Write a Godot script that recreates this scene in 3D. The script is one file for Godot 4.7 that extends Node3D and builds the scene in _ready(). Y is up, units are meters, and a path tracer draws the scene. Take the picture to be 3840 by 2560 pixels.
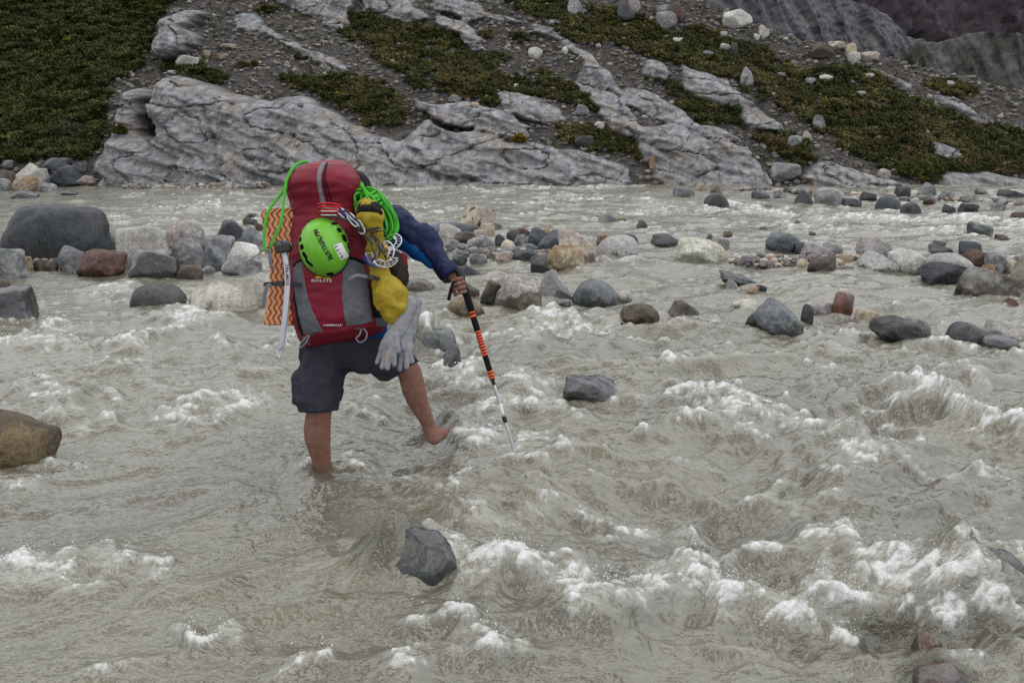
extends Node3D
# A hiker wades a silty glacial river below a rocky, heath-covered slope. Units are metres, y is up, the water lies at y = 0.

const CAM_Y := 1.6
const PITCH := 14.6
const SLOPE := 0.6108652            # angle of the hillside sheet
const BANK_Z := -26.0               # where that sheet meets the water
var mats := {}
var tex := {}
var taken := {}
var sunk_rocks: Array = []
var wet_rocks: Array = []           # boulders that stand in fast water: centre x, z, half width, strength
var rng := RandomNumberGenerator.new()

func _ready() -> void:
	rng.seed = 71
	var cam := Camera3D.new()
	cam.name = "camera"
	cam.fov = 46.4
	cam.near = 0.1
	cam.far = 900.0
	cam.position = Vector3(0, CAM_Y, 0)
	cam.rotation_degrees = Vector3(-PITCH, 0, 0)
	add_child(cam)
	cam.current = true
	var sky_look := ProceduralSkyMaterial.new()
	sky_look.sky_top_color = Color(0.98, 0.99, 1.0)
	sky_look.sky_horizon_color = Color(0.58, 0.61, 0.65)
	sky_look.sky_curve = 0.25
	sky_look.ground_bottom_color = Color(0.25, 0.25, 0.24)
	sky_look.ground_horizon_color = Color(0.45, 0.45, 0.45)
	sky_look.sun_angle_max = 1.0
	sky_look.energy_multiplier = 1.7
	var sky := Sky.new()
	sky.sky_material = sky_look
	var env := Environment.new()
	env.background_mode = Environment.BG_SKY
	env.sky = sky
	env.tonemap_mode = Environment.TONE_MAPPER_LINEAR
	env.tonemap_exposure = 1.12
	env.sdfgi_enabled = true
	env.ssao_enabled = true
	env.ssil_enabled = true
	var we := WorldEnvironment.new()
	we.name = "world_environment"
	we.environment = env
	add_child(we)
	var sun := DirectionalLight3D.new()
	sun.name = "sun"
	sun.light_energy = 0.2
	sun.light_color = Color(1.0, 0.985, 0.965)
	sun.light_angular_distance = 40.0
	sun.shadow_enabled = true
	sun.rotation_degrees = Vector3(-62, -35, 0)
	add_child(sun)
	make_materials()
	var t0 := Time.get_ticks_msec()
	make_ground()
	make_hillside()
	make_mountains()
	print("land ", Time.get_ticks_msec() - t0)
	make_rocks()
	print("rocks ", Time.get_ticks_msec() - t0)
	make_water()
	print("water ", Time.get_ticks_msec() - t0)
	make_hiker()
	print("hiker ", Time.get_ticks_msec() - t0)

# ---------------------------------------------------------------- helpers: noise, textures, materials

func noise(kind: int, freq: float, octaves: int, sd: int, fractal := FastNoiseLite.FRACTAL_FBM) -> FastNoiseLite:
	var n := FastNoiseLite.new()
	n.noise_type = kind
	n.frequency = freq
	n.seed = sd
	n.fractal_type = fractal if octaves > 1 else FastNoiseLite.FRACTAL_NONE
	n.fractal_octaves = octaves
	return n

func sn(freq: float, octaves: int, sd: int) -> FastNoiseLite:
	return noise(FastNoiseLite.TYPE_SIMPLEX_SMOOTH, freq, octaves, sd)

func ridged(freq: float, octaves: int, sd: int) -> FastNoiseLite:
	return noise(FastNoiseLite.TYPE_SIMPLEX_SMOOTH, freq, octaves, sd, FastNoiseLite.FRACTAL_RIDGED)

func sstep(a: float, b: float, x: float) -> float:
	var t := clampf((x - a) / (b - a), 0.0, 1.0)
	return t * t * (3.0 - 2.0 * t)

func lin(r: float, g: float, b: float) -> Color:
	return Color(r, g, b).linear_to_srgb()

# A square grey texture from three layers of seamless noise: values between low and 1.
func grain_image(size: int, layers: Array, low: float, contrast: float, sd: int) -> ImageTexture:
	var acc := PackedFloat32Array()
	acc.resize(size * size)
	for k in layers.size():
		var L: Array = layers[k]
		var n := noise(L[2], L[0], int(L[3]), sd + k * 17)
		var d := n.get_seamless_image(size, size).get_data()
		var w: float = L[1]
		for i in acc.size():
			acc[i] += (d[i] / 255.0 - 0.5) * w
	var out := PackedByteArray()
	out.resize(size * size)
	for i in acc.size():
		out[i] = int(255.0 * clampf(low + (1.0 - low) * (0.5 + acc[i] * contrast), low, 1.0))
	return ImageTexture.create_from_image(Image.create_from_data(size, size, false, Image.FORMAT_L8, out))

func plain(color: Color, rough: float, metal := 0.0, spec := 0.5) -> StandardMaterial3D:
	var m := StandardMaterial3D.new()
	m.albedo_color = color
	m.roughness = rough
	m.metallic = metal
	m.metallic_specular = spec
	m.cull_mode = BaseMaterial3D.CULL_DISABLED
	return m

func stone(color: Color, rough: float, grain: String, scale: float, bump: float, spec := 0.4) -> StandardMaterial3D:
	var m := plain(color, rough, 0.0, spec)
	m.vertex_color_use_as_albedo = true
	m.albedo_texture = tex[grain]
	m.uv1_triplanar = true
	m.uv1_scale = Vector3.ONE * scale
	m.heightmap_enabled = true
	m.heightmap_texture = tex[grain]
	m.heightmap_scale = bump
	return m

func cloth(color: Color, rough: float, grain: String, scale: float, bump: float) -> StandardMaterial3D:
	var m := plain(color, rough, 0.0, 0.3)
	m.albedo_texture = tex[grain]
	m.uv1_triplanar = true
	m.uv1_scale = Vector3.ONE * scale
	m.heightmap_enabled = true
	m.heightmap_texture = tex[grain]
	m.heightmap_scale = bump
	return m

func make_materials() -> void:
	var S := FastNoiseLite.TYPE_SIMPLEX_SMOOTH
	var V := FastNoiseLite.TYPE_VALUE
	var C := FastNoiseLite.TYPE_CELLULAR
	tex.granite = grain_image(512, [[0.16, 1.0, V, 2], [0.02, 0.6, S, 4], [0.006, 0.5, S, 3]], 0.6, 1.5, 3)
	tex.gneiss = grain_image(512, [[0.05, 0.7, S, 4], [0.012, 0.8, S, 4], [0.2, 0.45, V, 1]], 0.5, 1.35, 11)
	tex.basalt = grain_image(512, [[0.03, 0.7, S, 5], [0.22, 0.5, V, 1], [0.008, 0.5, S, 3]], 0.55, 1.35, 23)
	tex.hill = grain_image(1024, [[0.03, 0.6, S, 5], [0.22, 0.5, V, 1], [0.008, 0.5, S, 4]], 0.5, 1.0, 31)
	tex.ripple = grain_image(1024, [[0.012, 0.9, S, 5], [0.035, 0.5, S, 4]], 0.0, 1.2, 41)
	tex.froth = grain_image(1024, [[0.10, 0.7, S, 3], [0.03, 0.5, S, 4], [0.3, 0.3, V, 1]], 0.68, 1.1, 47)
	tex.weave = grain_image(256, [[0.25, 0.5, V, 1], [0.02, 0.6, S, 4]], 0.7, 0.9, 51)
	tex.leather = grain_image(256, [[0.09, 0.7, C, 2], [0.02, 0.8, S, 4]], 0.6, 1.0, 57)
	tex.skin = grain_image(256, [[0.12, 0.5, V, 2], [0.015, 0.7, S, 3]], 0.72, 1.0, 61)
	# fabric with a fine light grid woven in
	var im := Image.create(64, 64, false, Image.FORMAT_RGB8)
	for y in 64:
		for x in 64:
			var on := (x % 16 < 3) or (y % 16 < 3)
			im.set_pixel(x, y, Color(0.95, 0.72, 0.75) if on else Color(0.66, 0.56, 0.58))
	tex.ripstop = ImageTexture.create_from_image(im)

	mats.granite = stone(Color.WHITE, 0.8, "granite", 2.6, 0.9)
	mats.gneiss = stone(Color.WHITE, 0.75, "gneiss", 1.7, 1.4)
	mats.basalt = stone(Color.WHITE, 0.6, "basalt", 1.5, 1.1)
	mats.wet = stone(Color.WHITE, 0.28, "basalt", 1.8, 0.5, 0.6)
	mats.hill = stone(Color.WHITE, 0.9, "hill", 0.42, 1.6, 0.25)
	mats.hill.uv1_world_triplanar = true
	mats.mountain = stone(Color.WHITE, 1.0, "hill", 0.12, 6.0, 0.1)
	mats.pebble = plain(Color.WHITE, 0.85, 0.0, 0.3)
	mats.pebble.vertex_color_use_as_albedo = true
	mats.leaf = plain(Color.WHITE, 0.8, 0.0, 0.2)
	mats.leaf.vertex_color_use_as_albedo = true
	mats.leaf.backlight = Color(0.25, 0.25, 0.12)
	var w := plain(Color.WHITE, 0.06, 0.0, 0.9)
	w.vertex_color_use_as_albedo = true
	w.transparency = BaseMaterial3D.TRANSPARENCY_ALPHA
	w.uv1_triplanar = true
	w.uv1_world_triplanar = true
	w.uv1_scale = Vector3(0.75, 1.3, 1.3)
	w.albedo_texture = tex.froth
	w.heightmap_enabled = true
	w.heightmap_texture = tex.ripple
	w.heightmap_scale = 0.8
	mats.water = w
	var drop := plain(Color(0.93, 0.94, 0.94), 0.08, 0.0, 0.6)
	mats.drop = drop

# ---------------------------------------------------------------- helpers: meshes and nodes

class MB:
	var v := PackedVector3Array()
	var c := PackedColorArray()
	var uv := PackedVector2Array()
	var ix := PackedInt32Array()
	func quad(a: int, b: int, d: int, e: int) -> void:
		ix.append_array(PackedInt32Array([a, b, d, a, d, e]))
	func grid(first: int, cols: int, rows: int, wrap := false) -> void:
		for r in rows - 1:
			for k in (cols if wrap else cols - 1):
				var k2 := (k + 1) % cols
				quad(first + r * cols + k, first + r * cols + k2, first + (r + 1) * cols + k2, first + (r + 1) * cols + k)
	# adds one closed or open piece; its winding is turned so that it faces outwards (closed) or along hint
	func piece(pv: PackedVector3Array, pi: PackedInt32Array, hint := Vector3.ZERO, col = null, puv = null) -> void:
		var s := 0.0
		for t in range(0, pi.size(), 3):
			var a := pv[pi[t]]
			var b := pv[pi[t + 1]]
			var d := pv[pi[t + 2]]
			if hint == Vector3.ZERO:
				s += a.dot(d.cross(b))
			else:
				s += (d - a).cross(b - a).dot(hint)
		var at := v.size()
		v.append_array(pv)
		for t in range(0, pi.size(), 3):
			ix.append(at + pi[t])
			if s >= 0.0:
				ix.append(at + pi[t + 1])
				ix.append(at + pi[t + 2])
			else:
				ix.append(at + pi[t + 2])
				ix.append(at + pi[t + 1])
		if col != null:
			if col is PackedColorArray:
				c.append_array(col)
			else:
				for k in pv.size():
					c.append(col)
		if puv != null:
			uv.append_array(puv)
	func mesh(m: Material, flat := false) -> ArrayMesh:
		if flat:
			var fv := PackedVector3Array()
			var fc := PackedColorArray()
			for i in ix:
				fv.append(v[i])
				if c.size() > 0:
					fc.append(c[i])
			v = fv
			c = fc
			uv = PackedVector2Array()
			ix = PackedInt32Array(range(fv.size()))
		var n := PackedVector3Array()
		n.resize(v.size())
		for t in range(0, ix.size(), 3):
			var a := v[ix[t]]
			var fn := (v[ix[t + 2]] - a).cross(v[ix[t + 1]] - a)
			n[ix[t]] += fn
			n[ix[t + 1]] += fn
			n[ix[t + 2]] += fn
		for k in n.size():
			n[k] = n[k].normalized()
		var arr := []
		arr.resize(Mesh.ARRAY_MAX)
		arr[Mesh.ARRAY_VERTEX] = v
		arr[Mesh.ARRAY_NORMAL] = n
		if c.size() == v.size():
			arr[Mesh.ARRAY_COLOR] = c
		if uv.size() == v.size():
			arr[Mesh.ARRAY_TEX_UV] = uv
		arr[Mesh.ARRAY_INDEX] = ix
		var am := ArrayMesh.new()
		am.add_surface_from_arrays(Mesh.PRIMITIVE_TRIANGLES, arr)
		am.surface_set_material(0, m)
		return am

func numbered(called: String) -> String:
	var k: int = taken.get(called, 0)
	taken[called] = k + 1
	return called if k == 0 else "%s_%03d" % [called, k]

func put(called: String, mesh: Mesh, parent: Node = self) -> MeshInstance3D:
	var o := MeshInstance3D.new()
	o.name = numbered(called) if parent == self else called
	o.mesh = mesh
	parent.add_child(o, true)
	return o

func tag(o: Node, label: String, category: String, group := "", kind := "") -> void:
	o.set_meta("label", label)
	o.set_meta("category", category)
	if group != "":
		o.set_meta("group", group)
	if kind != "":
		o.set_meta("kind", kind)

func structure(o: Node, label := "") -> void:
	o.set_meta("kind", "structure")
	if label != "":
		o.set_meta("label", label)

func thing(called: String, label: String, category: String, group := "") -> Node3D:
	var o := Node3D.new()
	o.name = numbered(called)
	add_child(o)
	tag(o, label, category, group)
	return o

func spline(pts: Array, per: int, closed := false) -> PackedVector3Array:
	var out := PackedVector3Array()
	var n := pts.size()
	for i in (n if closed else n - 1):
		var a: Vector3 = pts[(i - 1 + n) % n] if (closed or i > 0) else pts[0] * 2.0 - pts[1]
		var b: Vector3 = pts[i]
		var c: Vector3 = pts[(i + 1) % n]
		var d: Vector3 = pts[(i + 2) % n] if (closed or i < n - 2) else pts[n - 1] * 2.0 - pts[n - 2]
		for k in per:
			out.append(b.cubic_interpolate(c, a, d, float(k) / per))
	if not closed:
		out.append(pts[n - 1])
	return out

# A tube along a path; radius is one number or a pair (width, thickness) for straps; rad_at, if given, is an array of radii along the path.
func tube(mb: MB, path: PackedVector3Array, rx: float, ry: float, sides: int, closed := false, up := Vector3(0, 0, 1), rads = null, col = null) -> void:
	var n := path.size()
	var pv := PackedVector3Array()
	var pi := PackedInt32Array()
	var side := Vector3.ZERO
	for i in n:
		var t := (path[(i + 1) % n] - path[(i - 1 + n) % n]) if closed else (path[mini(i + 1, n - 1)] - path[maxi(i - 1, 0)])
		t = t.normalized()
		var s := t.cross(up)
		if s.length() < 0.15:
			s = side if side != Vector3.ZERO else t.cross(Vector3(1, 0.2, 0))
		s = s.normalized()
		side = s
		var b := s.cross(t).normalized()
		var k := 1.0 if rads == null else float(rads[i])
		for j in sides:
			var a := TAU * j / sides
			pv.append(path[i] + s * cos(a) * rx * k + b * sin(a) * ry * k)
	for i in (n if closed else n - 1):
		var i2 := (i + 1) % n
		for j in sides:
			var j2 := (j + 1) % sides
			pi.append_array(PackedInt32Array([i * sides + j, i * sides + j2, i2 * sides + j2, i * sides + j, i2 * sides + j2, i2 * sides + j]))
	if not closed:
		for e in 2:
			var at := 0 if e == 0 else (n - 1) * sides
			var cidx := pv.size()
			pv.append(path[0] if e == 0 else path[n - 1])
			for j in sides:
				var j2 := (j + 1) % sides
				if e == 0:
					pi.append_array(PackedInt32Array([cidx, at + j2, at + j]))
				else:
					pi.append_array(PackedInt32Array([cidx, at + j, at + j2]))
	mb.piece(pv, pi, Vector3.ZERO, col)
	if col == null and mb.c.size() > 0:
		pass

# A box with chamfered edges.
func block(mb: MB, size: Vector3, xf: Transform3D, bevel := 0.15, col = null) -> void:
	var h := size * 0.5
	var e := minf(h.x, minf(h.y, h.z)) * bevel * 2.0
	var pv := PackedVector3Array()
	var pi := PackedInt32Array()
	var rings := [[-h.y, -e], [-h.y + e, 0.0], [h.y - e, 0.0], [h.y, -e]]
	for r in rings:
		var ax: float = h.x + r[1]
		var az: float = h.z + r[1]
		var cc := e * (1.0 if r[1] == 0.0 else 0.7)
		for q in [[ax - cc, az], [ax, az - cc], [ax, -az + cc], [ax - cc, -az], [-ax + cc, -az], [-ax, -az + cc], [-ax, az - cc], [-ax + cc, az]]:
			pv.append(xf * Vector3(q[0], r[0], q[1]))
	for r in 3:
		for j in 8:
			var j2 := (j + 1) % 8
			pi.append_array(PackedInt32Array([r * 8 + j, r * 8 + j2, r * 8 + 8 + j2, r * 8 + j, r * 8 + 8 + j2, r * 8 + 8 + j]))
	for j in range(1, 7):
		pi.append_array(PackedInt32Array([0, j + 1, j]))
		pi.append_array(PackedInt32Array([24, 24 + j, 24 + j + 1]))
	var shift := xf.origin
	for k in pv.size():
		pv[k] -= shift
	var at := mb.v.size()
	mb.piece(pv, pi, Vector3.ZERO, col)
	for k in range(at, mb.v.size()):
		mb.v[k] += shift

func facing(at: Vector3, roll := 0.0) -> Transform3D:
	return Transform3D(Basis(Vector3(0, 0, 1), roll), at)

# Closed skin round a set of tapered capsules joined by a smooth minimum, meshed as surface nets. Each bone: [a, b, radius a, radius b, (blend)].
func skin_net(bones: Array, cell: float, blend: float, ruffle: FastNoiseLite = null, ruffle_by := 0.0, cuts: Array = []) -> MB:
	var lo := Vector3.ONE * 1e9
	var hi := Vector3.ONE * -1e9
	for b in bones:
		var r := maxf(b[2], b[3]) + blend + ruffle_by
		for e in 2:
			lo = lo.min(b[e] - Vector3.ONE * r)
			hi = hi.max(b[e] + Vector3.ONE * r)
	lo -= Vector3.ONE * cell * 2.0
	var nx := int((hi.x - lo.x) / cell) + 4
	var ny := int((hi.y - lo.y) / cell) + 4
	var nz := int((hi.z - lo.z) / cell) + 4
	var f := PackedFloat32Array()
	f.resize(nx * ny * nz)
	f.fill(1.0)
	for b in bones:
		var a: Vector3 = b[0]
		var e: Vector3 = b[1]
		var ra: float = b[2]
		var rb: float = b[3]
		var kk: float = b[4] if b.size() > 4 else blend
		var r := maxf(ra, rb) + kk + cell * 2.0 + ruffle_by
		var p0 := ((a.min(e) - Vector3.ONE * r - lo) / cell).floor().max(Vector3.ZERO)
		var p1 := ((a.max(e) + Vector3.ONE * r - lo) / cell).ceil()
		var ae := e - a
		var ll := maxf(ae.length_squared(), 1e-9)
		for z in range(int(p0.z), mini(int(p1.z), nz - 1) + 1):
			for y in range(int(p0.y), mini(int(p1.y), ny - 1) + 1):
				var at := (z * ny + y) * nx
				for x in range(int(p0.x), mini(int(p1.x), nx - 1) + 1):
					var p := lo + Vector3(x, y, z) * cell
					var t := clampf((p - a).dot(ae) / ll, 0.0, 1.0)
					var d := (p - a - ae * t).length() - lerpf(ra, rb, t)
					var o := f[at + x]
					var h := maxf(kk - absf(d - o), 0.0) / kk
					f[at + x] = minf(d, o) - h * h * kk * 0.25
	if ruffle != null or cuts.size() > 0:
		for z in nz:
			for y in ny:
				for x in nx:
					var at := (z * ny + y) * nx + x
					if f[at] < 0.06:
						var p := lo + Vector3(x, y, z) * cell
						if ruffle != null:
							f[at] += ruffle.get_noise_3d(p.x, p.y, p.z) * ruffle_by
						for c in cuts:
							f[at] = maxf(f[at], (p - c[0]).dot(c[1]))
	var mb := MB.new()
	var ids := PackedInt32Array()
	ids.resize(nx * ny * nz)
	ids.fill(-1)
	var off := PackedInt32Array([0, 1, nx, nx + 1, nx * ny, nx * ny + 1, nx * ny + nx, nx * ny + nx + 1])
	var corner := [Vector3(0, 0, 0), Vector3(1, 0, 0), Vector3(0, 1, 0), Vector3(1, 1, 0), Vector3(0, 0, 1), Vector3(1, 0, 1), Vector3(0, 1, 1), Vector3(1, 1, 1)]
	var edges := [[0, 1], [2, 3], [4, 5], [6, 7], [0, 2], [1, 3], [4, 6], [5, 7], [0, 4], [1, 5], [2, 6], [3, 7]]
	for z in nz - 1:
		for y in ny - 1:
			for x in nx - 1:
				var at := (z * ny + y) * nx + x
				if f[at] > 0.1:
					continue
				var inside := 0
				for k in 8:
					if f[at + off[k]] < 0.0:
						inside += 1
				if inside == 0 or inside == 8:
					continue
				var sum := Vector3.ZERO
				var m := 0
				for g in edges:
					var fa := f[at + off[g[0]]]
					var fb := f[at + off[g[1]]]
					if (fa < 0.0) != (fb < 0.0):
						var t := fa / (fa - fb)
						sum += corner[g[0]].lerp(corner[g[1]], t)
						m += 1
				ids[at] = mb.v.size()
				mb.v.append(lo + (Vector3(x, y, z) + sum / m) * cell)
	var sy := nx
	var sz := nx * ny
	for z in range(1, nz - 1):
		for y in range(1, ny - 1):
			for x in range(1, nx - 1):
				var at := (z * ny + y) * nx + x
				var here := f[at] < 0.0
				if here != (f[at + 1] < 0.0):
					net_quad(mb, ids[at - sy - sz], ids[at - sz], ids[at], ids[at - sy], here)
				if here != (f[at + sy] < 0.0):
					net_quad(mb, ids[at - 1 - sz], ids[at - 1], ids[at], ids[at - sz], here)
				if here != (f[at + sz] < 0.0):
					net_quad(mb, ids[at - 1 - sy], ids[at - sy], ids[at], ids[at - 1], here)
	return mb

func net_quad(mb: MB, a: int, b: int, c: int, d: int, flip: bool) -> void:
	if a < 0 or b < 0 or c < 0 or d < 0:
		return
	if flip:
		mb.quad(a, d, c, b)
	else:
		mb.quad(a, b, c, d)

# ---------------------------------------------------------------- the setting: river bed, hillside, mountains, water

func make_ground() -> void:
	var mb := MB.new()
	var n := 41
	var pv := PackedVector3Array()
	for r in n:
		for k in n:
			pv.append(Vector3((k - 20) * 30.0, -0.75, (r - 20) * 30.0))
	var g := MB.new()
	g.grid(0, n, n)
	mb.piece(pv, g.ix, Vector3.UP, Color(0.12, 0.11, 0.09))
	structure(put("riverbed", mb.mesh(mats.hill)), "silty river bed under the water")

const U0 := -34.0
const U1 := 27.0
const S0 := -1.4
const S1 := 16.0
const HU := 0.05
const HS := 0.056
var hn_u := 0
var hn_s := 0
var hill_pos := PackedVector3Array()
var hill_rock := PackedFloat32Array()
var hill_grass := PackedFloat32Array()

const CELL := 0.08
var map_w := 0
var map_h := 0

func fill_map(m: PackedFloat32Array, poly: PackedVector2Array, value: float) -> PackedFloat32Array:
	var lo := poly[0]
	var hi := poly[0]
	for p in poly:
		lo = lo.min(p)
		hi = hi.max(p)
	for y in range(maxi(0, int((lo.y - S0) / CELL)), mini(map_h, int((hi.y - S0) / CELL) + 2)):
		for x in range(maxi(0, int((lo.x - U0) / CELL)), mini(map_w, int((hi.x - U0) / CELL) + 2)):
			if Geometry2D.is_point_in_polygon(Vector2(U0 + x * CELL, S0 + y * CELL), poly):
				m[y * map_w + x] = maxf(m[y * map_w + x], value)
	return m

func blur(m: PackedFloat32Array, r: int, passes: int) -> PackedFloat32Array:
	var a := m
	for p in passes:
		for axis in 2:
			var b := PackedFloat32Array()
			b.resize(a.size())
			var lines := map_h if axis == 0 else map_w
			var length := map_w if axis == 0 else map_h
			var step := 1 if axis == 0 else map_w
			for l in lines:
				var at := l * map_w if axis == 0 else l
				var sum := 0.0
				for k in range(-r, r + 1):
					sum += a[at + clampi(k, 0, length - 1) * step]
				for k in length:
					b[at + k * step] = sum / (2 * r + 1)
					sum += a[at + mini(k + r + 1, length - 1) * step] - a[at + maxi(k - r, 0) * step]
			a = b
	return a

func look_up(m: PackedFloat32Array, u: float, s: float) -> float:
	var x := clampf((u - U0) / CELL, 0.0, map_w - 1.01)
	var y := clampf((s - S0) / CELL, 0.0, map_h - 1.01)
	var xi := int(x)
	var yi := int(y)
	var fx := x - xi
	var at := yi * map_w + xi
	return lerpf(lerpf(m[at], m[at + 1], fx), lerpf(m[at + map_w], m[at + map_w + 1], fx), y - yi)

func crest_at(u: float) -> float:
	var c := [Vector2(7.254, 13.868), Vector2(7.72, 12.305), Vector2(9.842, 10.512), Vector2(11.477, 8.972), Vector2(12.992, 8.609), Vector2(14.087, 7.996), Vector2(14.81, 7.306), Vector2(16.458, 6.725), Vector2(17.266, 6.395), Vector2(17.909, 5.721), Vector2(18.69, 5.406), Vector2(22.07, 4.295)]
	if u <= c[0].x:
		return 99.0 if u < c[0].x - 3.0 else c[0].y + (c[0].x - u) * 2.0
	for k in c.size() - 1:
		if u < c[k + 1].x:
			return lerpf(c[k].y, c[k + 1].y, (u - c[k].x) / (c[k + 1].x - c[k].x))
	return c[c.size() - 1].y

func hill_spot(u: float, s: float) -> int:
	return clampi(int((s - S0) / HS), 0, hn_s - 1) * hn_u + clampi(int((u - U0) / HU), 0, hn_u - 1)

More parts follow.
